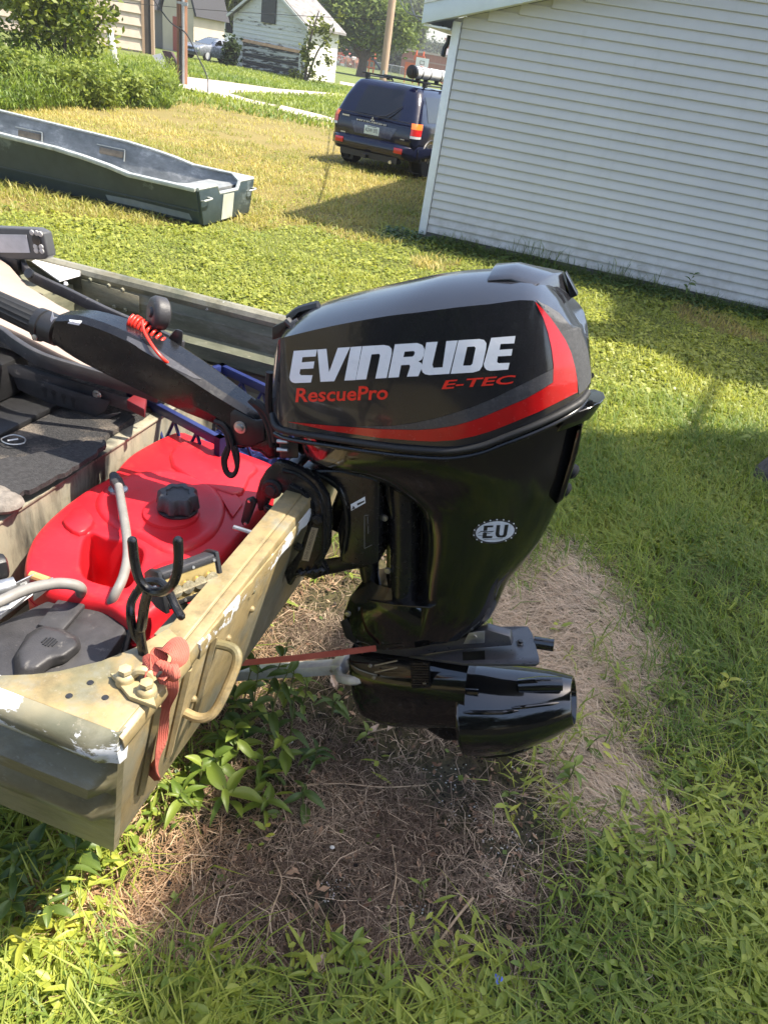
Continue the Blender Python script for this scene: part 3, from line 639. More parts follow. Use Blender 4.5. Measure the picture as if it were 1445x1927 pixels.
GL, GD_ = (.12, .16, .035), (.035, .06, .016)
b = gz(678, 143)
tree('lone_tree', 'small spreading tree with dark forked trunk standing alone on the school lawn', b, [([(0, 0, -.2), (.1, 0, 1.6), (-.3, 0, 3.2)], [.55, .42, .3]), ([(.1, 0, 1.5), (1.2, 0, 2.6), (2.6, 0, 3.4)], [.35, .25, .12]), ([(0, 0, 1.6), (-1.3, 0, 2.8), (-2.5, 0, 3.5)], [.35, .25, .12])],
     [((-1.6, 0, 5.6), (3.2, 3, 2.6), 90, 55, .55), ((2.2, 0, 4.6), (3.0, 3, 1.8), 70, 55, .5), ((-.6, 0, 3.5), (4.4, 3, .8), 50, 40, .45), ((-1.2, 0, 8.0), (1.8, 2, 1.5), 40, 50, .5)], .24, (.05, .085, .02), (.16, .20, .045))
b = aty(760, 124, 172); b.z = 0
tree('park_tree', 'tall rounded pale green tree behind the wooden pole and left of the school', b, [([(0, 0, 0), (.2, 0, 4), (0, 0, 9)], [.7, .5, .25])],
     [((-.3, 0, 8.6), (3.3, 3, 5.4), 190, 60, .75), ((.4, 0, 10.4), (1.8, 2, 2.8), 60, 50, .6), ((-2.8, 0, 5.9), (2.5, 2, 3.3), 70, 50, .75)], .42, (.07, .10, .045), (.17, .21, .08), group='trees beyond the school lawn')
for (x, y, Y, w, h, lb, lo, hi) in ((640, 118, 150, 7, 13, 'broad dark tree of the tree line behind the lone tree', (.04, .065, .025), (.11, .15, .05)), (590, 108, 155, 7, 14, 'dark tree rising behind the old garage roof', (.04, .065, .025), (.11, .15, .05)),
                                    (688, 120, 152, 5.5, 14, 'tall dark tree of the tree line just left of the wooden pole', (.045, .07, .028), (.12, .16, .055)), (728, 122, 160, 3.5, 7, 'lower tree half hidden behind the wooden pole', (.03, .05, .02), (.09, .12, .04)), (480, 95, 150, 8, 16, 'dark tree behind the old garage gable', (.022, .042, .016), (.08, .11, .03))):
    b = aty(x, y, Y); b.z = 0
    tree('park_tree', lb, b, [([(0, 0, 0), (.2, 0, 3), (0, 0, h*.6)], [.6, .45, .2])], [((0, 0, h*.52), (w, 4, h*.45), 210, 60, 1.0), ((w*.3, 0, h*.25), (w*.8, 3, h*.22), 90, 50, .9)], .42, lo, hi, group='trees beyond the school lawn')
for (x, wd, hh, lb) in ((812, 6, 4.5, 'small far tree top just above the school roof'), (838, 6, 4.2, 'far tree line peeping between the school roof and the garage')):
    b = aty(x, 105, 260); b.z = 0
    tree('far_tree', lb, b, [([(0, 0, 0), (0, 0, 6)], [.4, .2])], [((0, 0, hh+1), (wd, 3, 2.6), 110, 30, .7)], .5, (.05, .07, .04), (.11, .14, .08))
b = aty(405, 75, 70); b.z = 0
tree('willow_tree', 'large drooping willow-like tree hanging over the silver car', b, [([(0, 0, 0), (.3, 0, 3), (0, 0, 7)], [.5, .4, .2])],
     [((-.3, -1, 6.6), (3.6, 3, 2.6), 150, 60, .5), ((1.4, -1, 4.9), (2.2, 2, 1.6), 80, 60, .5), ((-2.0, -1, 4.6), (1.3, 2, 1.6), 50, 60, .5)], .24, (.04, .06, .014), (.17, .19, .04), droop=(0, 0, -1), aspect=.55)
b = gz(-30, 92); b.z = 0
tree('yard_tree', 'dark leafy tree at the top left corner behind the sapling', b, [([(0, 0, 0), (0, 0, 4)], [.3, .2])], [((0, 0, 4.2), (3.2, 2, 2.6), 120, 60, .5)], .2, (.03, .05, .014), (.12, .15, .03))
b = aty(118, 62, 40); b.z = 0
tree('cedar_bush', 'bright green bush against the tan shed wall', b, [([(0, 0, 0), (0, 0, 1.5)], [.1, .06])], [((0, 0, 1.6), (1.3, 1, 1.6), 90, 60, .28)], .12, (.06, .09, .015), (.19, .23, .03), cat='bush')
b = gz(112, 158); b.z = 0
tree('sapling', 'tall leafy yellow-green sapling thicket at upper left', b, [([(0, 0, 0), (-.2, 0, 1.2), (-.5, 0, 3.2)], [.05, .04, .02]), ([(.1, 0, 0), (.3, 0, 1.4), (.5, 0, 3)], [.05, .04, .02]), ([(0, 0, .2), (-.9, 0, 1.4), (-1.3, 0, 2.8)], [.04, .03, .02]), ([(0, 0, .2), (.9, 0, 1.2), (1.6, 0, 2.0)], [.04, .03, .02])],
     [((-.25, 0, 2.2), (1.0, .9, 1.0), 60, 46, .2), ((-.7, 0, 3.1), (.8, .8, .7), 40, 40, .2), ((.3, 0, 1.2), (1.1, .9, .7), 40, 40, .2), ((.95, 0, 1.75), (.6, .6, .45), 14, 26, .14), ((1.25, 0, 2.7), (.35, .5, .5), 9, 22, .12), ((-1.3, 0, 1.0), (.7, .7, .5), 16, 26, .2), ((-.1, 0, 3.6), (.7, .7, .5), 26, 40, .16)], .085, (.05, .085, .014), (.24, .27, .035), mat='leaf', cat='shrub')
b = gz(577, 153); b = b+Vector((0, -.6, 0))
tree('tree_of_heaven', 'scraggly weed tree growing against the corner of the old garage', b, [([(0, 0, 0), (.1, 0, 2), (.5, 0, 3.6)], [.09, .07, .03]), ([(.1, 0, 0), (.6, 0, 1.6), (1.3, 0, 2.6)], [.06, .05, .02])],
     [((.1, 0, 1.7), (.45, .5, 1.2), 14, 26, .16), ((.6, 0, 3.0), (.6, .6, .4), 9, 24, .16), ((1.3, 0, 2.2), (.5, .5, .3), 5, 20, .14), ((1.1, 0, 1.3), (.5, .5, .4), 5, 20, .14), ((.0, 0, .3), (1.0, .5, .25), 10, 24, .16), ((1.6, 0, 3.5), (.3, .3, .15), 4, 18, .10)], .13, (.07, .09, .025), (.22, .24, .05), cat='weed tree')
for x_, y_, w_, h_, lb_ in ((25, 168, .9, .75, 'low leafy weed bush at the left edge of the weed bank'), (95, 180, .8, .6, 'low leafy weed bush under the sapling thicket'), (165, 186, .8, .65, 'low leafy weed bush right of the sapling thicket'), (235, 184, .8, .6, 'low leafy weed bush below the short white post'), (292, 180, .6, .45, 'small leafy weed bush beside the leaning white post')):
    b = gz(x_, y_+14)
    tree('weed_bush', lb_, b, [([(0, 0, 0), (0, 0, h_*.8)], [.02, .01]), ([(.1, 0, 0), (w_*.4, 0, h_*.7)], [.015, .01])], [((0, 0, h_*.55), (w_*.8, .6, h_*.5), 60, 34, .12), ((0, -.2, h_*.9), (w_*.6, .4, h_*.25), 18, 26, .09)], .055, (.07, .11, .02), (.25, .29, .05), mat='leaf', cat='bush', group='weed bushes along the drive')
b = gz(430, 124)
tree('dark_bush', 'dark bush at the left corner of the old garage', b, [([(0, 0, 0), (0, 0, 1.0)], [.1, .06])], [((.2, -.4, .8), (.35, .4, .75), 34, 30, .18)], .14, (.018, .03, .01), (.05, .075, .02), cat='bush')

# ---- the maple on the right, unseen crown shaped to shade foreground and reflected lawn
tb = gz(1468, 905); tb.z = 0
shadf = lambda y: np.interp(y, [-5, -2, .5, .85, 1.3, 2.0, 3.0, 4.2, 4.7, 5.2], [-3.0, -.6, -.36, -.30, -.28, -.04, .50, 1.15, 2.35, 3.6])
n = 60000
sgy = rng.uniform(-4.5, 4.85, n); sgx = shadf(sgy)+np.abs(rng.normal(0, 1, n))*0+rng.uniform(0, 1, n)**1.25*(4.0-shadf(sgy))+rng.normal(0, .03, n)
m2 = 30000
dgy = rng.uniform(5.95, 8.6, m2); dgx = np.interp(dgy, [5.9, 6.6, 7.4, 8.6], [2.6, 1.5, 1.2, 1.4])+rng.uniform(0, 3.9, m2); dz_ = vnoise(dgx, dgy, .45) > .42-.8*np.clip((dgx-np.interp(dgy, [5.9, 6.6, 7.4, 8.6], [2.9, 1.9, 1.6, 2.2]))/.9, -.1, 1)
sgx = np.concatenate([sgx, dgx[dz_]]); sgy = np.concatenate([sgy, dgy[dz_]])
hz = 8.2+rng.uniform(0, 3.6, len(sgx))*(.4+.6*vnoise(sgx, sgy, .8)); hz[n:] = 8.4+rng.uniform(0, 3.2, len(hz)-n); tan_ = 1/math.tan(SUN_EL)
PC = np.stack([sgx+tan_*hz, sgy, hz], 1)
D = PC-np.array(CAM); zc = D@np.array(FWD); px_ = W0/2+F0*(D@np.array(RIGHT))/np.where(zc > .01, zc, .01); py_ = H0/2-F0*(D@np.array(UP))/np.where(zc > .01, zc, .01)
vis = (zc > .01) & (px_ > -150) & (px_ < W0+70) & (py_ > -150) & (py_ < H0+150)
PC = PC[~vis]
shade_tree = thing('maple_tree', 'maple tree whose grey trunk just shows at the right edge of the lawn', 'tree', tb)
mb = MB()
p = smooth_path([tb+Vector(q) for q in ((-.05, 0, -.1), (.45, 0, .8), (1.36, -.05, 2.4), (2.9, -.5, 5.2), (3.8, -1.3, 8.4))], 5); mb.tube(p, np.linspace(.17, .09, len(p)).tolist(), 12)
for q in ((2.6, -3.4, 9.6), (3.2, -2.4, 10.4), (4.6, .4, 10.2), (6.0, 2.6, 9.6), (5.2, -1.8, 10.6), (2.4, -4.4, 9.2)):
    p = smooth_path([tb+Vector((2.9, -1.1, 6.8)), (tb+Vector((3.4, -1.3, 7.8))).lerp(tb+Vector(q), .4)+Vector((0, 0, .3)), tb+Vector(q)], 5); mb.tube(p, np.linspace(.08, .025, len(p)).tolist(), 7)
part('trunk', mb, M['bark'], shade_tree)
V, C = leaf_cloud(PC, .085, tint(rng.uniform(0, 1, len(PC)), (.03, .06, .012), (.09, .14, .03)), 1.5, None, 1.2)
crown_mesh('crown', V, C, M['leaf'], shade_tree)

for x_, y_, lb_ in ((-3.2, -4.6, 'left part of the unseen dark hedge added behind the camera to darken reflections'), (0.2, -5.0, 'middle of the unseen dark hedge added behind the camera to darken reflections'), (3.6, -4.8, 'right part of the unseen dark hedge added behind the camera to darken reflections')):  # unseen hedge, added so the motor's cowl reflects something dark
    tree('unseen_hedge', lb_, (x_, y_, 0), [([(0, 0, 0), (0, 0, 2.0)], [.08, .04])], [((0, 0, 1.7), (2.0, .8, 1.7), 110, 60, .32)], .13, (.02, .035, .01), (.06, .09, .02), mat='leaf', cat='hedge', group='unseen hedge added behind the camera')

# ================================================================== THE BLUE SUV
def ring(hw, yr, yf, z, r, n=7):
    pts = []
    for cx, cy, a0 in ((hw-r, yr+r, -90), (hw-r, yf-r, 0), (-hw+r, yf-r, 90), (-hw+r, yr+r, 180)):
        for i in range(n): a = R(a0+90*i/(n-1)); pts.append(Vector((cx+r*math.cos(a), cy+r*math.sin(a), z)))
    return pts
rear_ax = (gz(668, 303)+gz(785, 336))/2
SUVA = R(-21); hd = Vector((-math.sin(SUVA), math.cos(SUVA), 0)); rt = Vector((hd.y, -hd.x, 0))
so = rear_ax - hd*.86
suv = thing('parked_suv', 'dark navy blue four-door SUV parked by the garage, seen from behind', 'car', so, SUVA)
M['navy'] = simple('dark_navy_car_paint', (.003, .004, .018), .13, .0, .15, 3, coat=.3)
M['carblack'] = simple('car_black_trim', (.012, .012, .013), .45)
M['suvglass'] = simple('privacy_glass', (.006, .006, .007), .05, 0, .2, 2, spec=.7)
M['lamp_red'] = simple('red_lamp_lens', (.55, .012, .01), .15, 0, .1, 30, coat=.6); M['lamp_orange'] = simple('amber_lamp_lens', (.75, .16, .02), .15, 0, .1, 30, coat=.6); M['lamp_clear'] = simple('clear_lamp_lens', (.5, .5, .5), .15, 0, .1, 30, coat=.6)
M['tyre'] = simple('tyre_rubber', (.012, .012, .012), .8, bump=.2, bscale=60)
LV = [(.40, .80, .14, 4.35, .12), (.52, .865, .10, 4.48, .14), (.80, .888, .10, 4.52, .16), (.98, .885, .12, 4.42, .16), (1.05, .872, .15, 4.30, .15), (1.075, .86, .165, 3.25, .14), (1.35, .79, .30, 2.72, .14), (1.60, .70, .45, 2.30, .15), (1.675, .655, .52, 2.15, .14), (1.705, .56, .62, 2.0, .13)]
lz = [l[0] for l in LV]
HWz = lambda z: float(np.interp(z, lz, [l[1] for l in LV])); YRz = lambda z: float(np.interp(z, lz, [l[2] for l in LV])); YFz = lambda z: float(np.interp(z, lz, [l[3] for l in LV]))
mb = MB(); mb.grid([ring(hw, yr, yf, z, r) for z, hw, yr, yf, r in LV], cu=True, capa=True, capb=True); lpart('body', mb, M['navy'], suv, smooth=40)
def rear_panel(zs, xs, off): # xs: function of z -> (x0,x1)
    rows = []
    for z in zs:
        x0, x1 = xs(z); rows.append([Vector((x0+(x1-x0)*t, YRz(z)-off+.10*abs((x0+(x1-x0)*t)/HWz(z))**5, z)) for t in np.linspace(0, 1, 9)])
    return rows
mb = MB(); mb.grid(rear_panel(np.linspace(1.085, 1.60, 7), lambda z: (-HWz(z)+.085, HWz(z)-.085), .007)); lpart('rear_window', mb, M['suvglass'], suv, smooth=60)
mb = MB(); mb.grid(rear_panel(np.linspace(.60, 1.06, 5), lambda z: (-.70, .70), .006)); lpart('tailgate', mb, M['navy'], suv, smooth=60)
mb = MB(); mb.grid(rear_panel(np.linspace(.70, .92, 4), lambda z: (-.38-.10*(z-.7)/.22, .38+.10*(z-.7)/.22), .012)); lpart('plate_recess', mb, simple('blue_recess', (.016, .02, .06), .25, 0, .1, 5, coat=.7), suv, smooth=60)
mb = MB(); mb.box((0, .075, 1.07), (1.46, .03, .014)); lpart('window_trim', mb, M['carblack'], suv)
for s in (-1, 1):
    for z0_, z1_, m_, lb in ((.97, 1.075, 'lamp_orange', 'orange'), (.85, .965, 'lamp_red', 'red'), (.80, .845, 'lamp_clear', 'clear')):
        rows = []
        for z in np.linspace(z0_, z1_, 3):
            h = HWz(z); yr = YRz(z)
            rows.append([Vector((s*(h-.125), yr-.008, z)), Vector((s*(h-.06), yr+.012, z)), Vector((s*(h-.012), yr+.055, z)), Vector((s*(h+.008), yr+.13, z)), Vector((s*(h+.009), yr+.2, z))])
        mb = MB(); mb.grid(rows); lpart('tail_lamp', mb, M[m_], suv, smooth=60, label=lb+' tail lamp segment')
# bumper
mb = MB()
prof = [(.06, .36), (.0, .40), (-.03, .46), (-.03, .60), (.01, .64), (.10, .655)]
rows = []
for yoff, zz_ in prof:
    rows.append([Vector((x, yoff+.26*(abs(x)/.885)**7*(1 if abs(x) < .885 else 1), zz_)) for x in np.linspace(-.885, .885, 25)])
for r_ in rows: r_ .insert(0, Vector((-.892, .75, r_[0].z))); r_.append(Vector((.892, .75, r_[-1].z)))
mb.grid(rows); lpart('rear_bumper', mb, M['navy'], suv, smooth=50)
for s in (-1, 1):
    mb = MB(); mb.box((s*.62, -.036, .535), (.17, .014, .10)); lpart('bumper_reflector', mb, M['lamp_red'], suv, bevel=.008)
mb = MB(); mb.box((0, .12, .33), (1.2, .2, .12)); mb.box((-.05, .02, .31), (.09, .2, .07)); lpart('tow_hitch', mb, M['carblack'], suv)
mb = MB(); mb.tube([(.48, -.01, .29), (.48, .4, .31)], .035, 10); lpart('exhaust', mb, M['bolt'], suv)
def text_mesh(txt, size=1.0, bold=.0, shear=0.0, sx=1.0):
    cu = bpy.data.curves.new('lettering', 'FONT'); cu.body = txt; cu.size = size; cu.offset = bold; cu.shear = shear; cu.resolution_u = 3
    ob = bpy.data.objects.new('tmp', cu); COL.objects.link(ob); dg = bpy.context.evaluated_depsgraph_get()
    me = bpy.data.meshes.new_from_object(ob.evaluated_get(dg)); V = [(v.co.x*sx, v.co.y) for v in me.vertices]; F = [tuple(p.vertices) for p in me.polygons]
    bpy.data.objects.remove(ob); bpy.data.curves.remove(cu); bpy.data.meshes.remove(me); return V, F
def text_on(txt, o, ex, ey, w, h, bold=0.0, shear=0.0):
    """flat lettering fitted to width w and height h, lower left corner at o"""
    V, F = text_mesh(txt, 1.0, bold, shear); xs_ = [a for a, b_ in V]; ys_ = [b_ for a, b_ in V]; x0, x1, y0, y1 = min(xs_), max(xs_), min(ys_), max(ys_)
    return [Vector(o)+Vector(ex)*((a-x0)/(x1-x0)*w)+Vector(ey)*((b_-y0)/(y1-y0)*h) for a, b_ in V], F
mb = MB(); mb.box((-.02, .088, .80), (.31, .012, .16)); plate = lpart('number_plate', mb, simple('pale_green_plate', (.62, .68, .60), .4, 0, .05, 20), suv, bevel=.002)
mb = MB(); mb.add(*text_on('KDW 592', (-.145, .0805, .765), (1, 0, 0), (0, 0, 1), .25, .075, .012)); mb.box((-.02, .081, .868), (.2, .001, .012)); lpart('plate_lettering', mb, M['ink'], plate, smooth=0)
mb = MB(); mb.add(*text_on('MITSUBISHI', (-.36, .088, .935), (1, 0, 0), (0, 0, 1), .62, .032, .02))
for a_ in (90, 210, 330):
    c_ = Vector((-.03+.026*math.cos(R(a_)), .088, 1.005+.026*math.sin(R(a_)))); d_ = Vector((math.cos(R(a_)), 0, math.sin(R(a_)))); e_ = Vector((-d_.z, 0, d_.x))
    mb.add([c_-d_*.026, c_+e_*.015, c_+d_*.026, c_-e_*.015], [(0, 1, 2, 3)])
lpart('badge_lettering', mb, simple('chrome_letters', (.6, .6, .62), .25, .6), suv, smooth=0)
mb = MB(); mb.box((-.62, .085, .67), (.10, .006, .022)); mb.box((-.60, .10, .99), (.15, .006, .03)); mb.box((.62, .092, .75), (.08, .006, .016)); lpart('small_badge', mb, M['bolt'], suv)
mb = MB(); mb.tube([(.02, .10, 1.07), (.22, .12, 1.11), (.33, .17, 1.20), (.46, .27, 1.34)], [.016, .014, .010, .008], 6); lpart('rear_wiper', mb, M['carblack'], suv)
for s in (-1, 1):
    for y0_, y1_, m_ in ((.62, 1.42, 1), (1.50, 2.28, 0), (2.34, 3.0, 0)):
        rows = []
        for z in np.linspace(1.10, 1.56, 5):
            yy0 = max(y0_, YRz(z)+.16); yy1 = min(y1_, YFz(z)-.28); rows.append([Vector((s*(HWz(z)+.006), yy0+(yy1-yy0)*t, z)) for t in (0, .5, 1)])
        mb = MB(); mb.grid(rows); lpart('side_window', mb, M['suvglass'], suv, smooth=60)
    mb = MB(); mb.box((s*.93, 2.95, 1.12), (.16, .09, .14)); lpart('mirror', mb, M['carblack'], suv, bevel=.02)
    mb = MB(); mb.box((s*.90, 2.2, .52), (.03, 3.9, .20)); lpart('lower_cladding', mb, M['navy'], suv, bevel=.01)
    for yy in (.86, 3.55):
        mb = MB(); mb.lathe((s*.885, yy, .36), (s, 0, 0), [(-.21, .2), (-.21, .33), (-.18, .36), (-.02, .36), (.005, .335), (.0, .235)], 28); w_ = lpart('wheel', mb, M['tyre'], suv)
        mb = MB(); mb.lathe((s*.885, yy, .36), (s, 0, 0), [(-.1, .23), (-.015, .235), (-.005, .20), (-.02, .17), (-.01, .06), (.0, .05), (.0, .0001)], 20, lobes=6, amp=.03); lpart('rim', mb, M['galv'], w_)
        mb = MB(); mb.tube([(s*.885, yy+.41*math.cos(a), .36+.41*math.sin(a)) for a in np.linspace(R(-5), R(185), 14)], .022, 6); lpart('wheel_arch', mb, M['carblack'], suv)
    mb = MB(); mb.tube([(s*.60, .75, 1.69), (s*.60, .85, 1.76), (s*.60, 1.85, 1.76), (s*.60, 1.95, 1.69)], .018, 6); lpart('roof_rail', mb, M['carblack'], suv)
    mb = MB(); mb.box((s*.74, .60, .22), (.26, .015, .24)); lpart('mud_flap', mb, M['carblack'], suv)
for yy in (.80, 1.72):
    mb = MB(); mb.box((0, yy, 1.80), (1.42, .06, .03)); lpart('roof_bar', mb, M['carblack'], suv, bevel=.008)
    for xx in (-.60, .60):
        mb = MB(); mb.box((xx, yy, 1.755), (.07, .09, .08)); lpart('bar_foot', mb, M['carblack'], suv)
mb = MB(); mb.box((0, 2.3, .8), (1.3, 3.0, .3)); lpart('interior', mb, M['carblack'], suv)
mrot = Matrix.Translation(so) @ Matrix.Rotation(SUVA, 4, 'Z')
tube = thing('roof_storage_tube', 'white plastic storage tube with black end caps strapped on the roof of the blue SUV', 'storage tube', mrot @ Vector((.44, .50, 1.82)), SUVA)
mb = MB(); mb.lathe((0, 0, .13), (0, 1, 0), [(0, .098), (1.7, .098)], 24); lpart('pipe', mb, simple('grey_white_pipe', (.55, .56, .56), .35), tube)
for y0_, y1_ in ((-.03, .06), (1.64, 1.73)):
    mb = MB(); mb.lathe((0, y0_, .13), (0, 1, 0), [(0, .085), (.01, .108), (y1_-y0_, .108)], 24); mb.box((0, y0_-.02, .13), (.05, .04, .10)); lpart('end_cap', mb, M['carblack'], tube)
for yy in (.28, .66, 1.2):
    mb = MB(); mb.lathe((0, yy, .13), (0, 1, 0), [(0, .104), (.035, .104)], 24); mb.box((0, yy+.017, .012), (.08, .05, .06)); lpart('strap', mb, M['carblack'], tube)

suv.scale = (1, 1, .88); tube.location = Matrix.Translation(so) @ Matrix.Rotation(SUVA, 4, 'Z') @ Vector((.44, .50, 1.82*.88))
# ================================================================== SILVER SEDAN behind
sp = aty(403, 116, 56); sp.z = 0
sed = thing('parked_sedan', 'silver grey sedan parked beyond the drive, beside the old garage', 'car', sp, R(152))
M['silver'] = simple('silver_car_paint', (.26, .28, .31), .25, .4, .05, 3, coat=.6)
# local x along the width, y forward
LS = [(.25, .78, -2.2, 2.2, .2), (.45, .86, -2.3, 2.32, .25), (.72, .87, -2.28, 2.25, .25), (.88, .84, -2.15, 1.9, .25), (.93, .78, -1.75, 1.15, .2), (1.30, .60, -1.05, .30, .15), (1.38, .5, -.85, .1, .12)]
mb = MB(); mb.grid([ring(hw, yr, yf, z, r) for z, hw, yr, yf, r in LS], cu=True, capa=True, capb=True); lpart('body', mb, M['silver'], sed, smooth=40)
lz2 = [l[0] for l in LS]; H2 = lambda z: float(np.interp(z, lz2, [l[1] for l in LS])); F2 = lambda z: float(np.interp(z, lz2, [l[3] for l in LS])); R2 = lambda z: float(np.interp(z, lz2, [l[2] for l in LS]))
mb = MB(); mb.grid([[Vector((x*(H2(z)-.1), F2(z)+.012, z)) for x in (-1, -.5, 0, .5, 1)] for z in (.96, 1.12, 1.28)]); lpart('windscreen', mb, simple('blue_windscreen', (.08, .10, .13), .08), sed)
for s in (-1, 1):
    for a_, b_ in ((-.9, -.1), (.0, .75)):
        mb = MB(); mb.grid([[Vector((s*(H2(z)+.008), max(a_, R2(z)+.2)+(min(b_, F2(z)-.18)-max(a_, R2(z)+.2))*t, z)) for t in (0, 1)] for z in (.97, 1.12, 1.27)]); lpart('side_window', mb, M['suvglass'], sed)
    for yy in (-1.4, 1.45):
        mb = MB(); mb.lathe((s*.86, yy, .31), (s, 0, 0), [(-.18, .2), (-.18, .31), (0, .31), (.0, .2)], 20); w_ = lpart('wheel', mb, M['tyre'], sed)
        mb = MB(); mb.lathe((s*.865, yy, .31), (s, 0, 0), [(-.05, .2), (0, .2), (.0, .001)], 16); lpart('rim', mb, M['alu'], w_)
    mb = MB(); mb.box((s*.58, 2.24, .64), (.42, .1, .12)); lpart('headlamp', mb, M['lamp_clear'], sed, bevel=.02)
    mb = MB(); mb.box((s*.92, .75, .98), (.16, .09, .12)); lpart('mirror', mb, M['carblack'], sed, bevel=.02)
mb = MB(); mb.box((0, 2.31, .62), (.66, .05, .12)); mb.box((0, 2.33, .38), (1.5, .05, .12)); lpart('grille', mb, M['carblack'], sed)

# ================================================================== OLD BLUE-GREEN JON BOAT on the lawn
q1, q2, q3 = gz(378, 426), gz(465, 402), gz(-5, 338)
of = (q3-q1); of.z = 0; of.normalize(); ov = Vector((-of.y, of.x, 0)); ov = ov if ov.y > 0 else -ov
oo = (q1+q2)/2; hbw = abs((q2-q1).dot(ov))/2
def OB(u, v, z): return oo+of*u+ov*v+ZV*z
ob_ = thing('old_jon_boat', 'old flat-bottomed blue-green jon boat lying empty on the lawn', 'boat', oo)
k = NT('faded_teal_hull'); v = k.coords(); f = k.noise(v, 2.2, 8, .65)
c = k.ramp(k.noise(v, 5, 6, .65), [(.3, (.026, .042, .048)), (.7, (.046, .066, .072))]); c = k.mix(k.ramp(f, [(.60, 0.0), (.66, .55)]), c, (.20, .24, .25)); k.base(c); k.rough(.45); k.bump(k.noise(v, 30, 4), .1, .01); M['teal'] = k.m
k = NT('chalky_boat_inside'); v = k.coords(True, (1, 1, 2)); c = k.ramp(k.noise(v, 2.5, 9, .7), [(.35, (.13, .14, .14)), (.52, (.225, .235, .235)), (.64, (.46, .46, .45))]); k.base(c); k.rough(.6); M['chalk'] = k.m
M['gunwale'] = simple('pale_worn_gunwale', (.38, .40, .38), .4, .2, .2, 12, dirt=((.10, .12, .11), 18, .6))
us = [0, .35, .8, 1.05, 1.35, 1.7, 2.4, 3.2, 4.0]
def topz(u): return float(np.interp(u, [0, .8, 1.1, 1.6, 4.0], [.40, .405, .455, .505, .57]))
tw = hbw+.13
for s in (-1, 1):
    mb = MB(); rows = []
    for u in us:
        z = topz(u); zk = .16
        rows.append([OB(u, s*hbw, .02), OB(u, s*(hbw+.055), zk), OB(u, s*tw, z), OB(u, s*(tw-.025), z), OB(u, s*(hbw+.03), zk), OB(u, s*(hbw-.025), .03)])
    mb.grid(rows, cu=True, capa=True, capb=True); 
    ch = part('side', mb, [M['teal'], M['chalk']], ob_, smooth=0)
    for p_ in ch.data.polygons:
        c_ = p_.center; nrm_ = p_.normal
        if nrm_.dot(ov*s) < -.3: p_.material_index = 1
    mb = MB(); rows = []
    for u in us:
        z = topz(u); rows.append([OB(u, s*(tw+.03), z-.03), OB(u, s*(tw+.03), z+.012), OB(u, s*(tw-.05), z+.012), OB(u, s*(tw-.05), z-.006)])
    mb.grid(rows, cu=True, capa=True, capb=True); part('gunwale', mb, M['gunwale'], ob_, bevel=.004)
mb = MB(); mb.box(OB(2.0, 0, .035), (4.0, 2*hbw-.05, .02), (of, ov, ZV)); part('floor', mb, M['chalk'], ob_)
# transom with a motor notch
tp = [(-hbw, .02), (hbw, .02), (tw-.02, .385), (.30, .385), (.24, .30), (-.20, .30), (-.26, .385), (-tw+.02, .385)]
mb = MB(); mb.prism([OB(-.03+.0*0, a_, b_) for a_, b_ in tp], of*.05); part('transom', mb, M['teal'], ob_, bevel=.004)
mb = MB(); mb.prism([OB(-.034, a_, b_) for a_, b_ in [(-.16, .03), (.10, .03), (.14, .295), (-.12, .295)]], of*.003); part('paint_patch', mb, simple('bare_primer_panel', (.42, .43, .36), .6, 0, .15, 6), ob_, smooth=0)
pts = [OB(-.01, a_, b_+.012) for a_, b_ in tp[2:]]; mb = MB(); mb.tube(pts, .022, 6); part('transom_cap', mb, M['gunwale'], ob_)
mb = MB(); mb.prism([OB(0, -tw, .39), OB(.30, -tw, .395), OB(.02, -.30, .39)], ZV*.018); part('corner_plate', mb, M['gunwale'], ob_); mb = MB(); mb.prism([OB(0, tw, .39), OB(.30, tw, .395), OB(.02, .32, .39)], ZV*.018); part('corner_plate', mb, M['gunwale'], ob_)
mb = MB(); mb.prism([OB(.1, -hbw+.05, .30), OB(.5, -hbw+.05, .28), OB(.5, hbw-.05, .28), OB(.1, hbw-.05, .30)], ZV*.03); part('stern_bench', mb, M['chalk'], ob_)
for s in (-1, 1):
    v0 = s*(tw-.14); hp_ = smooth_path([OB(-.03, v0-.07, .28), OB(-.08, v0-.065, .29), OB(-.085, v0+.065, .30), OB(-.03, v0+.07, .30)], 4); mb = MB(); mb.tube(hp_, .010, 6); part('handle', mb, M['gunwale'], ob_)
for uu in (1.75, 2.95):
    z = topz(uu); vv = lambda z: hbw+.03+(tw-.025-hbw-.03)*(z-.16)/(topz(uu)-.16)
    mb = MB(); mb.loop2([OB(uu, vv(.32)-.004, .32), OB(uu+.34, vv(.32)-.004, .32), OB(uu+.34, vv(.39)-.004, .39), OB(uu, vv(.39)-.004, .39)], [OB(uu, vv(.32)-.012, .32), OB(uu+.34, vv(.32)-.012, .32), OB(uu+.34, vv(.39)-.012, .39), OB(uu, vv(.39)-.012, .39)]); pk = part('wall_pocket', mb, simple('dark_pocket', (.17, .14, .10), .8, 0, .3, 15), ob_)
    mb = MB(); mb.tube([OB(uu-.02, vv(.42)-.012, .415), OB(uu+.38, vv(.42)-.012, .415)], .008, 5); mb.tube([OB(uu-.02, vv(.28)-.012, .285), OB(uu-.02, vv(.42)-.012, .415)], .008, 5); part('pocket_rim', mb, M['gunwale'], pk)
mb = MB(); mb.prism([OB(.10, -hbw-.001-.055*(.04/.14)-.004, .05), OB(1.15, -hbw-.02-.006, .06), OB(1.25, -tw+.055, .30), OB(1.0, -tw+.045, .31), OB(.2, -tw+.055, .27)], -ov*.001); part('paint_patch', mb, simple('grey_primer_patch', (.17, .20, .205), .6, 0, .2, 5), ob_, smooth=0)
